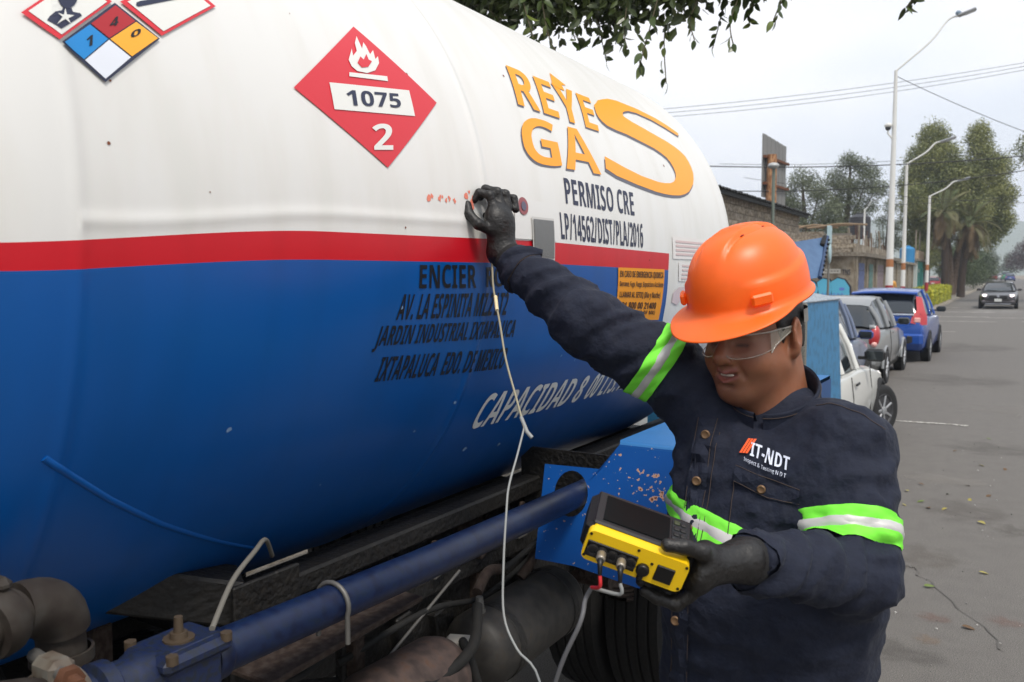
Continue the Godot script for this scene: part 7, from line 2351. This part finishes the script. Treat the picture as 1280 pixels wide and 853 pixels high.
func person_hands(w: Node3D, J: Dictionary) -> void:
	var gm := mat("glove_black", rgb(26, 25, 25), 0.5, 0.0, {"normal_texture": T["creases"], "normal_scale": 1.0, "uv1_scale": Vector3(11, 11, 11), "albedo_texture": T["grease"]})
	# right hand: wrist, knuckles up and over, fingertips closed on a small probe against the tank
	var f := Field.new()
	f.noise.frequency = 1.0
	var wr: Vector3 = J.wrR
	var dn: Vector3 = (J.wrR - J.elR).normalized()
	var c := Vector3(-1.005, 1.850, -1.612)          # middle of the palm
	var kn := Vector3(-1.0, 1.886, -1.63)           # knuckle line
	var alongk := Vector3(0.35, 0.05, -0.94).normalized()   # from index to little finger, away from the camera
	f.cap(wr - dn * 0.03, wr + dn * 0.03, 0.033, 0.031, 0.02)
	f.cap(wr + dn * 0.03, c, 0.030, 0.030, 0.02)
	f.ell(c + Vector3(0, 0.0, 0), Vector3(0.026, 0.046, 0.042), Basis(Vector3.BACK, 0.2), 0.02)
	var tk := Vector3(-1, 0.1, 0.1)
	for i in 4:
		var s: Vector3 = kn + alongk * (i * 0.021 - 0.034) + Vector3(0, -0.004 * absf(i - 1.2), 0)
		var cu := 0.08 * i
		finger(f, s, [Vector3(-0.25, 0.97, 0.15 - cu), Vector3(-0.95, 0.25, 0.25 - cu), Vector3(-0.5, -0.85, 0.25 - cu)], [[0.030, 0.034, 0.032, 0.026][i], [0.026, 0.030, 0.028, 0.021][i], [0.020, 0.022, 0.021, 0.018][i]], [0.0102, 0.0105, 0.0100, 0.0090][i])
	finger(f, c + Vector3(-0.004, -0.02, 0.030), [Vector3(-0.45, 0.35, 0.82), Vector3(-0.70, 0.70, 0.1), Vector3(-0.35, 0.9, -0.25)], [0.034, 0.032, 0.024], 0.0125)
	var m := f.nets(0.0032)
	var b := MB.new(); b.smooth(m[0], m[1])
	var gl := part("glove", b, gm, w, true)
	b = MB.new(); b.lathe(wr - dn * 0.012, dn, [[0.0, 0.034], [0.0, 0.0365], [0.012, 0.0370], [0.026, 0.0355], [0.028, 0.032]], 24)
	part("glove_cuff", b, mat("glove_knit", rgb(28, 27, 27), 0.9, 0.0, {"normal_texture": noise_tex("weave", 0.35, [], 82, 512, FastNoiseLite.TYPE_SIMPLEX, 2, 3.0), "uv1_scale": Vector3(6, 6, 6)}), gl, true)
	# left hand: under and behind the meter's right end, thumb on top
	f = Field.new()
	var wl: Vector3 = J.wrL
	var dl: Vector3 = (J.wrL - J.elL).normalized()
	var dev := meter_basis()
	var grip: Vector3 = meter_at() + dev * Vector3(0.083, -0.004, -0.01)
	var pc := grip + dev * Vector3(0.016, -0.006, -0.012)
	f.cap(wl - dl * 0.035, wl + dl * 0.012, 0.033, 0.031, 0.02)
	f.cap(wl + dl * 0.012, pc, 0.030, 0.028, 0.02)
	f.ell(pc, Vector3(0.022, 0.040, 0.044), dev, 0.02)
	for i in 4:
		var z := 0.030 - i * 0.0205
		var s := pc + dev * Vector3(-0.004, -0.030, z)
		finger(f, s, [dev * Vector3(-0.45, -0.75, 0.1), dev * Vector3(-0.98, 0.05, 0.12), dev * Vector3(-0.95, 0.25, 0.1)], [[0.024, 0.025, 0.024, 0.021][i], [0.030, 0.034, 0.032, 0.024][i], [0.022, 0.024, 0.023, 0.019][i]], [0.0102, 0.0105, 0.0100, 0.0090][i])
	finger(f, pc + dev * Vector3(-0.002, 0.026, 0.014), [dev * Vector3(-0.35, 0.65, 0.55), dev * Vector3(-0.92, 0.15, 0.35), dev * Vector3(-0.95, -0.15, 0.2)], [0.030, 0.030, 0.024], 0.0125)
	m = f.nets(0.0032)
	b = MB.new(); b.smooth(m[0], m[1])
	gl = part("glove", b, gm, w, true)
	b = MB.new(); b.lathe(wl - dl * 0.014, dl, [[0.0, 0.033], [0.0, 0.036], [0.012, 0.0365], [0.024, 0.035], [0.026, 0.031]], 24)
	part("glove_cuff", b, mat("glove_knit"), gl, true)

# ------------------------------------------------------------------ the meter in his hand, probe, wires
func meter_at() -> Vector3:
	return Vector3(-0.460, 1.334, -1.11)

func meter_basis() -> Basis:      # x along the front from its left end to the hand, y out of the screen, z out of the yellow front
	var x := Vector3(0.152, -0.056, -0.068).normalized()
	var z := Vector3(0.40, -0.30, 0.86); z = (z - x * z.dot(x)).normalized()
	return Basis(x, z.cross(x), z)

func build_small_things() -> void:
	var o := meter_at(); var d := meter_basis()
	var w := thing("thickness_meter", "black and yellow handheld inspection meter held in the worker's left hand", "meter", o)
	var boot := mat("boot_rubber", rgb(17, 17, 18), 0.5, 0.0, {"albedo_texture": T["grease"], "uv1_scale": Vector3(5, 5, 5)})
	var yel := mat("meter_yellow", rgb(240, 196, 12), 0.45)
	var blk := mat("meter_black", rgb(10, 10, 11), 0.4)
	var P := func(x: float, y: float, z: float) -> Vector3: return o + d * Vector3(x * 0.84, y, z)
	var b := MB.new()
	b.box(P.call(0, 0, -0.03), Vector3(0.160, 0.054, 0.10), d, 0.012)
	var body := part("rubber_boot", b, boot, w, true)
	b = MB.new()
	b.box(P.call(0, 0.026, -0.028), Vector3(0.144, 0.006, 0.086), d, 0.003)
	var bez_ := part("bezel", b, blk, body, true)
	b = MB.new()
	b.box(P.call(-0.012, 0.0295, -0.028), Vector3(0.098, 0.002, 0.066), d, 0.0005)
	part("screen", b, mat("screen_glass", rgb(14, 17, 18), 0.3, 0.0, {"metallic_specular": 0.15}), bez_, true)
	b = MB.new()
	b.box(P.call(0.064, 0.0298, -0.034), Vector3(0.023, 0.003, 0.05), d, 0.001)
	var kp := part("keypad", b, mat("keypad_grey", rgb(22, 25, 28), 0.5), bez_, true)
	for i in 6:
		b = MB.new(); b.box(P.call(0.058 + 0.012 * (i % 2), 0.032, -0.05 + 0.015 * (i / 2)), Vector3(0.009, 0.003, 0.009), d, 0.001)
		part("key", b, mat("key_olive", rgb(50, 56, 26), 0.5) if i < 1 else boot, kp, true)
	# yellow end plate with rounded corners
	var out := []
	for q in [[0.064, 0.015, 0.0], [-0.064, 0.015, PI * 0.5], [-0.064, -0.015, PI], [0.064, -0.015, PI * 1.5]]:
		for i in 5:
			var a: float = q[2] + PI * 0.5 * i / 4.0
			out.append(Vector2(q[0] + 0.010 * cos(a), q[1] + 0.010 * sin(a)))
	b = MB.new(); b.extrude(out, P.call(0, 0, 0.018), d.x, d.y, d.z * 0.016)
	var front := part("front_plate", b, yel, w, true)
	b = MB.new(); b.box(P.call(0, 0.0225, 0.012), Vector3(0.136, 0.005, 0.016), d, 0.002)
	part("plate_lip", b, yel, front, true)
	# sockets and covers on the plate
	b = MB.new(); b.box(P.call(-0.040, -0.004, 0.0345), Vector3(0.074, 0.026, 0.003), d, 0.001)
	var pan := part("socket_panel", b, blk, front, true)
	for x in [-0.072, -0.056, -0.038, -0.021, -0.006]:
		b = MB.new(); b.lathe(P.call(x, -0.003, 0.036), d.z, [[0.0, 0.0082], [0.005, 0.0082], [0.005, 0.0055], [0.002, 0.005], [0.002, 0.0]], 16)
		part("socket", b, mat("socket_grey", rgb(30, 30, 32), 0.4), pan, true)
	b = MB.new(); b.lathe(P.call(0.017, -0.007, 0.034), d.z, [[0.0, 0.0095], [0.006, 0.0095], [0.008, 0.007], [0.008, 0.0]], 18)
	b.box(P.call(0.017, -0.018, 0.036), Vector3(0.009, 0.014, 0.006), d, 0.002)
	part("cap", b, blk, front, true)
	b = MB.new(); b.box(P.call(0.053, -0.004, 0.0345), Vector3(0.026, 0.026, 0.004), d, 0.001)
	part("port_cover", b, blk, front, true)
	for q in [[-0.083, 0.019], [0.0, 0.0195], [0.083, 0.019], [0.083, -0.018], [-0.083, -0.018], [0.028, 0.006]]:
		b = MB.new(); b.lathe(P.call(q[0], q[1], 0.034), d.z, [[0.0, 0.0022], [0.001, 0.0022], [0.001, 0.0]], 8)
		part("screw", b, blk, front, true)
	# the two plugs and the grey lead that hangs from them
	var grey := mat("lead_grey", rgb(92, 92, 94), 0.6)
	var pale := mat("lead_pale", rgb(138, 140, 138), 0.5)
	var lead := thing("meter_lead", "twin grey lead with a red sleeve plugged into the meter's yellow front", "cable", P.call(-0.05, -0.02, 0.04))
	var j: Vector3 = P.call(-0.052, -0.055, 0.050)
	for q in [[-0.056, 0], [-0.021, 1]]:
		b = MB.new()
		var s0: Vector3 = P.call(q[0], -0.003, 0.040)
		b.lathe(s0, d.z, [[0.0, 0.0068], [0.014, 0.0068], [0.016, 0.005], [0.016, 0.0]], 14)
		var plug := part("plug", b, mat("plug_metal", rgb(160, 152, 140), 0.35, 0.7), lead, true)
		b = MB.new()
		var p1: Vector3 = s0 + d.z * 0.022 + Vector3(0, -0.012, 0)
		b.tube(bez([s0 + d.z * 0.014, s0 + d.z * 0.021 + Vector3(0, -0.004, 0), p1 + Vector3(0, -0.008, 0)], 4), [0.0050, 0.0050, 0.0046, 0.0042, 0.0038, 0.0034, 0.003, 0.0028, 0.0026], 8)
		part("plug_sleeve", b, blk, plug, true)
		b = MB.new()
		b.tube(bez([p1 + Vector3(0, -0.006, 0), p1 + Vector3(0, -0.022, 0), j], 4), 0.0028, 8)
		part("wire", b, mat("lead_red", rgb(196, 40, 44), 0.5) if q[1] == 0 else pale, lead, true)
	b = MB.new()
	b.tube(bez([j, j + Vector3(-0.01, -0.02, 0.0), Vector3(-0.51, 1.24, -1.03), Vector3(-0.545, 1.15, -1.025), Vector3(-0.60, 0.95, -1.05), Vector3(-0.62, 0.6, -1.1), Vector3(-0.58, 0.2, -1.15), Vector3(-0.5, 0.01, -1.1)], 6), 0.0034, 8)
	part("wire", b, grey, lead, true)
	# probe cable that hangs from his right hand
	var pc := thing("probe_cable", "thin pale cable hanging from the glove on the tank, tied off halfway down", "cable", Vector3(-1.0, 1.76, -1.6))
	b = MB.new()
	b.tube(bez([Vector3(-1.035, 1.87, -1.62), Vector3(-1.024, 1.80, -1.60), Vector3(-1.013, 1.756, -1.593), Vector3(-0.985, 1.70, -1.555), Vector3(-0.935, 1.63, -1.50), Vector3(-0.885, 1.559, -1.443), Vector3(-0.835, 1.49, -1.40), Vector3(-0.798, 1.439, -1.368)], 5), 0.0024, 8)
	part("cable", b, mat("cable_cream", rgb(146, 140, 118), 0.5), pc, true)
	b = MB.new()
	b.tube([Vector3(-0.972, 1.684, -1.542), Vector3(-0.953, 1.655, -1.518)], 0.0042, 8)
	part("sleeve", b, mat("sleeve_ivory", rgb(222, 206, 164), 0.4), pc, true)
	b = MB.new()
	b.tube([Vector3(-0.812, 1.456, -1.38), Vector3(-0.79, 1.432, -1.365), Vector3(-0.779, 1.422, -1.365)], 0.004, 8)
	part("knot", b, pale, pc, true)
	b = MB.new()
	b.tube(bez([Vector3(-0.798, 1.439, -1.368), Vector3(-0.792, 1.39, -1.33), Vector3(-0.782, 1.345, -1.285), Vector3(-0.77, 1.307, -1.257), Vector3(-0.75, 1.23, -1.215), Vector3(-0.726, 1.154, -1.177), Vector3(-0.69, 1.11, -1.16), Vector3(-0.641, 1.07, -1.15), Vector3(-0.6, 0.9, -1.13), Vector3(-0.58, 0.4, -1.12), Vector3(-0.54, 0.01, -1.1)], 5), 0.0022, 8)
	part("cable", b, pale, pc, true)
	b = MB.new(); b.lathe(Vector3(-1.038, 1.866, -1.615), Vector3(-1, 0.05, 0), [[0.0, 0.0], [0.0, 0.006], [0.010, 0.006], [0.010, 0.0]], 14)
	part("probe", b, blk, pc, true)

# ------------------------------------------------------------------ the tree over the tank, a passer-by, litter
func leaf_mesh(m: Material, bend: float) -> ArrayMesh:      # one pointed leaf folded along its midrib, a unit long
	var b := MB.new()
	var rows := []
	for i in 7:
		var t := i / 6.0
		var w := 0.27 * pow(sin(PI * pow(t, 0.8)), 0.85)
		var c := Vector3(t, -bend * t * t, 0)
		rows.append([c + Vector3(0, 0.10 * w, -w), c + Vector3(0, -0.02, 0), c + Vector3(0, 0.10 * w, w)])
	b.grid(rows)
	return b.mesh(m)

func build_near_tree() -> void:
	var w := thing("overhanging_tree", "dark glossy-leaved tree hanging over the top of the tank", "tree", Vector3(-4.7, 0.14, -5.8))
	var bark := mat("near_bark", rgb(92, 84, 74), 0.9, 0.0, {"albedo_texture": T["rust"], "uv1_scale": Vector3(2, 1, 2)})
	var b := MB.new()
	b.tube(bez([Vector3(-4.7, 0.1, -5.8), Vector3(-4.65, 1.4, -5.75), Vector3(-4.75, 2.6, -5.7), Vector3(-4.5, 3.6, -5.6)], 5), 0.13, 14)
	var trunk := part("trunk", b, bark, w, true)
	var limbs := [[Vector3(-4.6, 3.2, -5.65), Vector3(-3.6, 3.9, -5.1), Vector3(-2.4, 4.05, -4.6)], [Vector3(-4.6, 3.2, -5.65), Vector3(-3.4, 4.1, -5.6), Vector3(-1.8, 4.1, -5.0)], [Vector3(-3.4, 4.1, -5.6), Vector3(-2.2, 4.2, -5.5), Vector3(-0.9, 4.0, -5.3)], [Vector3(-4.5, 3.6, -5.6), Vector3(-4.9, 4.6, -5.0), Vector3(-5.2, 5.4, -4.4)], [Vector3(-4.5, 3.6, -5.6), Vector3(-3.8, 4.8, -6.0), Vector3(-3.0, 5.4, -6.4)]]
	for L in limbs:
		b = MB.new()
		b.tube(bez(L, 5), [0.075, 0.072, 0.068, 0.064, 0.06, 0.055, 0.05, 0.044, 0.038, 0.03, 0.02], 8)
		part("branch", b, bark, trunk, true)
	var leafs := [mat("leaf_dark", rgb(52, 66, 30), 0.35, 0.0, {"backlight": Color(0.22, 0.28, 0.08)}), mat("leaf_mid", rgb(64, 80, 34), 0.35, 0.0, {"backlight": Color(0.25, 0.3, 0.1)}), mat("leaf_light", rgb(96, 108, 48), 0.35, 0.0, {"backlight": Color(0.35, 0.4, 0.12)})]
	var lm := []
	for i in 3: lm.append(leaf_mesh(leafs[i], [0.15, 0.3, 0.45][i]))
	var twig := mat("twig", rgb(84, 76, 58), 0.8)
	var tw := [
		[Vector3(-2.45, 3.51, -4.06), Vector3(-2.40, 3.29, -4.07), Vector3(-2.36, 3.14, -4.08), Vector3(-2.33, 3.04, -4.09)],
		[Vector3(-2.35, 3.61, -4.42), Vector3(-2.31, 3.33, -4.42), Vector3(-2.28, 3.19, -4.43), Vector3(-2.25, 3.10, -4.44)],
		[Vector3(-2.32, 3.66, -4.74), Vector3(-2.27, 3.42, -4.75), Vector3(-2.24, 3.22, -4.75), Vector3(-2.20, 3.04, -4.76)],
		[Vector3(-1.94, 3.52, -4.52), Vector3(-1.95, 3.29, -4.49), Vector3(-1.96, 3.11, -4.47), Vector3(-1.94, 3.02, -4.47)],
		[Vector3(-1.80, 3.66, -4.91), Vector3(-1.84, 3.37, -4.86), Vector3(-1.86, 3.14, -4.83), Vector3(-1.84, 2.88, -4.82)],
		[Vector3(-1.72, 3.47, -4.50), Vector3(-1.76, 3.25, -4.46), Vector3(-1.80, 3.03, -4.41), Vector3(-1.83, 2.88, -4.38)],
		[Vector3(-1.63, 3.61, -4.85), Vector3(-1.66, 3.33, -4.82), Vector3(-1.69, 3.22, -4.79), Vector3(-1.66, 3.10, -4.79)],
		[Vector3(-1.61, 3.71, -5.17), Vector3(-1.60, 3.46, -5.15), Vector3(-1.62, 3.29, -5.13), Vector3(-1.65, 3.12, -5.09)],
		[Vector3(-1.40, 3.56, -4.84), Vector3(-1.41, 3.34, -4.82), Vector3(-1.45, 3.16, -4.78), Vector3(-1.43, 3.03, -4.79)],
		[Vector3(-1.35, 3.66, -5.17), Vector3(-1.38, 3.42, -5.14), Vector3(-1.44, 3.30, -5.09), Vector3(-1.42, 3.24, -5.10)],
		[Vector3(-1.10, 3.56, -4.88), Vector3(-1.13, 3.38, -4.84), Vector3(-1.18, 3.23, -4.80), Vector3(-1.21, 3.14, -4.78)],
		[Vector3(-0.57, 3.61, -5.50), Vector3(-0.58, 3.42, -5.47), Vector3(-0.60, 3.32, -5.45), Vector3(-0.62, 3.29, -5.43)],
		[Vector3(-2.88, 3.71, -4.40), Vector3(-2.85, 3.51, -4.40), Vector3(-2.82, 3.37, -4.41), Vector3(-2.78, 3.30, -4.43)],
		[Vector3(-2.39, 3.56, -4.25), Vector3(-2.37, 3.34, -4.24), Vector3(-2.33, 3.11, -4.25), Vector3(-2.29, 3.01, -4.26)],
		[Vector3(-2.12, 3.66, -4.71), Vector3(-2.12, 3.42, -4.69), Vector3(-2.12, 3.28, -4.68), Vector3(-2.10, 3.16, -4.68)]]
	for t in tw:
		b = MB.new()
		var c := bez([t[0] + Vector3(-0.1, 0.45, -0.1)] + t, 5)
		b.tube(c, 0.0035, 5)
		var o := part("twig", b, twig, w, true)
		for i in range(5, c.size()):
			for k in (2 if i < c.size() - 6 else 1):
				if rng.randf() < 0.12: continue
				var lf := part_mesh("leaf", lm[rng.randi() % 3 if i > c.size() - 8 else rng.randi() % 2], o)
				lf.position = c[i] - w.position + Vector3(rng.randfn(), rng.randfn() * 0.5, rng.randfn()) * 0.008
				var d := Vector3(rng.randfn() * 0.7, -0.75 - rng.randf() * 0.8, rng.randfn() * 0.7).normalized()
				var x := d.cross(Vector3(rng.randfn(), rng.randfn(), rng.randfn())).normalized()
				lf.basis = Basis(d, x, d.cross(x)).scaled(Vector3.ONE * (0.050 + 0.028 * rng.randf()))
	# the dense leaves above
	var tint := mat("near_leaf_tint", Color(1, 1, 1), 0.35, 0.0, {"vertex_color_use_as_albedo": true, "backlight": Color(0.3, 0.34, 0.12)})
	var sp_ := MB.new()
	var r := RandomNumberGenerator.new(); r.seed = 77
	for i in 7:
		var p := Vector3(r.randfn(), r.randfn(), r.randfn()) * 0.05
		var d := Vector3(r.randfn() * 0.7, -0.9, r.randfn() * 0.7).normalized()
		var x := d.cross(Vector3(r.randfn(), r.randfn(), r.randfn())).normalized()
		var L := 0.06 + 0.02 * r.randf()
		var y := d.cross(x)
		for s in [-1.0, 1.0]:
			sp_.flat([p, p + d * L * 0.35 + x * L * 0.26 * s + y * L * 0.06, p + d * L * 0.75 + x * L * 0.17 * s + y * L * 0.05, p + d * L])
	var lumps := [[Vector3(-2.95, 3.52, -4.45), Vector3(0.3, 0.24, 0.3)], [Vector3(-2.5, 3.42, -4.5), Vector3(0.35, 0.22, 0.3)], [Vector3(-2.1, 3.42, -4.65), Vector3(0.3, 0.2, 0.3)], [Vector3(-1.75, 3.52, -4.85), Vector3(0.3, 0.2, 0.3)], [Vector3(-1.45, 3.62, -5.0), Vector3(0.25, 0.18, 0.3)], [Vector3(-3.1, 3.72, -4.5), Vector3(0.5, 0.42, 0.5)], [Vector3(-2.65, 3.70, -4.6), Vector3(0.5, 0.42, 0.5)], [Vector3(-2.25, 3.68, -4.7), Vector3(0.45, 0.40, 0.5)], [Vector3(-1.85, 3.78, -4.95), Vector3(0.45, 0.42, 0.5)], [Vector3(-1.45, 3.84, -5.15), Vector3(0.4, 0.40, 0.5)], [Vector3(-1.15, 3.98, -5.3), Vector3(0.35, 0.38, 0.4)], [Vector3(-2.6, 4.3, -4.9), Vector3(1.2, 0.5, 0.8)], [Vector3(-3.6, 4.0, -4.9), Vector3(0.8, 0.6, 0.8)], [Vector3(-4.4, 4.6, -5.0), Vector3(1.0, 0.8, 1.0)], [Vector3(-3.4, 5.0, -5.8), Vector3(1.3, 0.7, 1.1)], [Vector3(-0.65, 4.05, -5.5), Vector3(0.3, 0.3, 0.4)]]
	for L in lumps: L[0] -= w.position
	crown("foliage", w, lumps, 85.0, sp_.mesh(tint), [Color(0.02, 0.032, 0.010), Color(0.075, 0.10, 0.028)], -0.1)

func build_passer_by() -> void:
	var base := gp(-5.65, -47.0, 0.14)
	var w := thing("person", "person in a yellow-orange top on the pavement behind the tall lamp", "person", base)
	var f := Field.new()
	f.noise.frequency = 1.0
	f.cap(Vector3(-0.1, 1.30, 0), Vector3(0.1, 1.30, 0), 0.11, 0.11, 0.05)
	f.cap(Vector3(0, 1.28, 0), Vector3(0, 0.95, 0), 0.15, 0.14, 0.06)
	f.cap(Vector3(0, 1.35, 0), Vector3(0, 1.48, 0.01), 0.055, 0.05, 0.04)
	f.ell(Vector3(0, 1.57, 0.02), Vector3(0.075, 0.11, 0.09), Basis(), 0.02)
	f.cap(Vector3(0, 1.55, 0.09), Vector3(0, 1.53, 0.115), 0.012, 0.014, 0.01)
	for s in [-1.0, 1.0]:
		f.cap(Vector3(s * 0.18, 1.33, 0), Vector3(s * 0.24, 1.05, -0.02), 0.05, 0.042, 0.03)
		f.cap(Vector3(s * 0.24, 1.05, -0.02), Vector3(s * 0.22, 0.82, 0.1), 0.04, 0.03, 0.02)
		f.ell(Vector3(s * 0.215, 0.75, 0.13), Vector3(0.022, 0.06, 0.04), Basis(), 0.02)
		f.cap(Vector3(s * 0.09, 0.92, 0), Vector3(s * 0.10, 0.48, 0.02), 0.085, 0.058, 0.04)
		f.cap(Vector3(s * 0.10, 0.48, 0.02), Vector3(s * 0.10, 0.08, -0.02), 0.055, 0.04, 0.03)
		f.ell(Vector3(s * 0.10, 0.045, 0.05), Vector3(0.042, 0.045, 0.12), Basis(), 0.02)
	var m := f.nets(0.022)
	var cols := PackedColorArray()
	for p in m[0]:
		var c := Color(0.30, 0.15, 0.09)
		if p.y < 0.95 and absf(p.x) < 0.17: c = Color(0.03, 0.035, 0.06)
		elif p.y < 1.42 and (absf(p.x) < 0.2 or p.y > 1.1): c = Color(0.62, 0.30, 0.06)
		if p.y < 0.09: c = Color(0.02, 0.02, 0.02)
		cols.append(c)
	var b := MB.new(); b.smooth(m[0], m[1], cols)
	part("body", b, mat("vertex_skin", Color(1, 1, 1), 0.7, 0.0, {"vertex_color_use_as_albedo": true}), w)
	b = MB.new(); b.ellipsoid(Vector3(0, 1.60, -0.02), Vector3(0.092, 0.105, 0.10), Basis(), 12)
	b.ellipsoid(Vector3(0, 1.46, -0.07), Vector3(0.08, 0.13, 0.05), Basis(), 10)
	part("hair", b, mat("hair_brown", rgb(62, 34, 26), 0.7), w)

func litter_place(q: Array) -> String:
	var z: float = q[1]
	var at := "close to the diagonal crack" if z > -5.2 else "just beyond the diagonal crack" if z > -6.4 else "beside the worker's sleeve band" if z > -7.1 else "short of the white saloon" if z > -8.2 else "level with the white saloon's wheel"
	return at + (", nearer the cars" if q[0] < -0.45 else ", further out in the road" if q[0] > -0.25 else "")

func build_litter() -> void:
	var kinds := [mat("fallen_green", rgb(96, 112, 44), 0.6), mat("fallen_yellow", rgb(150, 138, 62), 0.6), mat("fallen_brown", rgb(96, 72, 48), 0.8)]
	var names := ["green", "yellow", "brown"]
	var r := RandomNumberGenerator.new(); r.seed = 9
	var spots := [[-0.39, -5.04, 0], [-0.18, -4.54, 2], [-0.14, -5.45, 1], [-0.19, -6.61, 1], [-0.51, -6.82, 2], [-0.70, -6.86, 1], [-0.56, -7.03, 0], [-0.42, -7.36, 0], [-0.27, -7.28, 1], [-0.13, -7.48, 2], [-0.32, -7.75, 2], [-0.66, -7.63, 2], [-0.24, -10.17, 0], [-0.05, -8.62, 2], [-0.40, -6.89, 1], [-0.70, -7.30, 1], [-0.47, -9.30, 2], [-0.26, -8.68, 1]]
	var meshes := []
	for i in 3: meshes.append(leaf_mesh(kinds[i], 0.25))
	var told := {}
	for q in spots:
		if told.has(litter_place(q) + names[q[2]]): continue
		told[litter_place(q) + names[q[2]]] = true
		var o := part_mesh("fallen_leaf", meshes[q[2]], self)
		o.position = Vector3(q[0], road_y(q[0], q[1]) + 0.012, q[1])
		o.rotation = Vector3(r.randf() * 0.4 - 0.2, r.randf() * TAU, r.randf() * 0.4 - 0.2)
		o.scale = Vector3.ONE * (0.045 + 0.025 * r.randf())
		o.set_meta("label", "small %s fallen leaf %s" % [names[q[2]], litter_place(q)]); o.set_meta("category", "leaf"); o.set_meta("group", "leaves fallen on the road")
	# grit and crumbs of stone
	var gm := mat("grit", Color(1, 1, 1), 0.9, 0.0, {"vertex_color_use_as_albedo": true})
	var pb := MB.new(); pb.ellipsoid(Vector3.ZERO, Vector3(1, 0.6, 0.8), Basis(), 5)
	var mm := MultiMesh.new()
	mm.transform_format = MultiMesh.TRANSFORM_3D; mm.use_colors = true; mm.mesh = pb.mesh(gm)
	mm.instance_count = 2600
	for i in 2600:
		var z := -1.2 - 16.0 * pow(r.randf(), 1.6)
		var x := -2.8 + 5.0 * r.randf()
		var s := 0.002 + 0.007 * pow(r.randf(), 6.0)
		mm.set_instance_transform(i, Transform3D(Basis(Vector3.UP, r.randf() * TAU).scaled(Vector3.ONE * s), Vector3(x, road_y(x, z) + s * 0.3, z)))
		var g := 0.10 + 0.35 * pow(r.randf(), 2.0)
		mm.set_instance_color(i, Color(g, g * 0.96, g * 0.9))
	var o := MultiMeshInstance3D.new()
	o.name = "grit"; o.multimesh = mm
	o.set_meta("kind", "stuff"); o.set_meta("label", "loose grit and stone crumbs on the asphalt")
	add_child(o, true)
	# soft stains on the asphalt
	var im := Image.create(128, 128, false, Image.FORMAT_RGBA8)
	var f := FastNoiseLite.new(); f.seed = 3; f.frequency = 0.03; f.fractal_octaves = 4
	for y in 128:
		for x in 128:
			var d := Vector2(x - 63.5, y - 63.5).length() / 64.0
			var a := clampf((1.0 - d) * 1.6 + f.get_noise_2d(x, y) * 1.1 - 0.35, 0.0, 1.0) * 0.22 * smoothstep(1.0, 0.35, d)
			im.set_pixel(x, y, Color(1, 1, 1, a))
	var tex := ImageTexture.create_from_image(im)
	for q in [[-0.31, -4.6, 0.14, 0.10, rgb(132, 88, 72)], [0.0, -4.72, 0.14, 0.11, rgb(132, 88, 74)], [-0.31, -4.3, 0.10, 0.10, rgb(142, 112, 82)], [-0.42, -4.1, 0.35, 0.20, rgb(70, 65, 59)], [0.02, -6.5, 0.2, 0.25, rgb(84, 78, 70)], [-0.46, -5.6, 0.35, 0.4, rgb(96, 86, 76)], [-0.3, -6.9, 0.5, 0.5, rgb(88, 80, 73)], [-0.5, -7.9, 0.6, 0.3, rgb(152, 146, 138)], [-0.2, -9.6, 0.8, 0.6, rgb(88, 84, 79)], [0.1, -12.5, 1.2, 0.8, rgb(142, 137, 130)], [-0.9, -16.0, 1.6, 1.4, rgb(86, 82, 78)], [-1.2, -24.0, 2.0, 2.5, rgb(90, 86, 82)]]:
		var b := MB.new()
		for i in 9:
			for k in 9:
				var x: float = q[0] + q[2] * (k - 4) / 4.0; var z: float = q[1] + q[3] * (i - 4) / 4.0
				b.vert(Vector3(x, road_y(x, z) + 0.0045, z), Vector3.UP, Vector2(k / 8.0, i / 8.0))
		for i in 8:
			for k in 8:
				var s := i * 9 + k
				b.tri(s, s + 1, s + 9); b.tri(s + 1, s + 10, s + 9)
		struct("road_stain", b, mat("stain_%s" % (q[4] as Color).to_html(false), q[4], 0.9, 0.0, {"albedo_texture": tex, "transparency": BaseMaterial3D.TRANSPARENCY_ALPHA, "uv1_triplanar": false}))
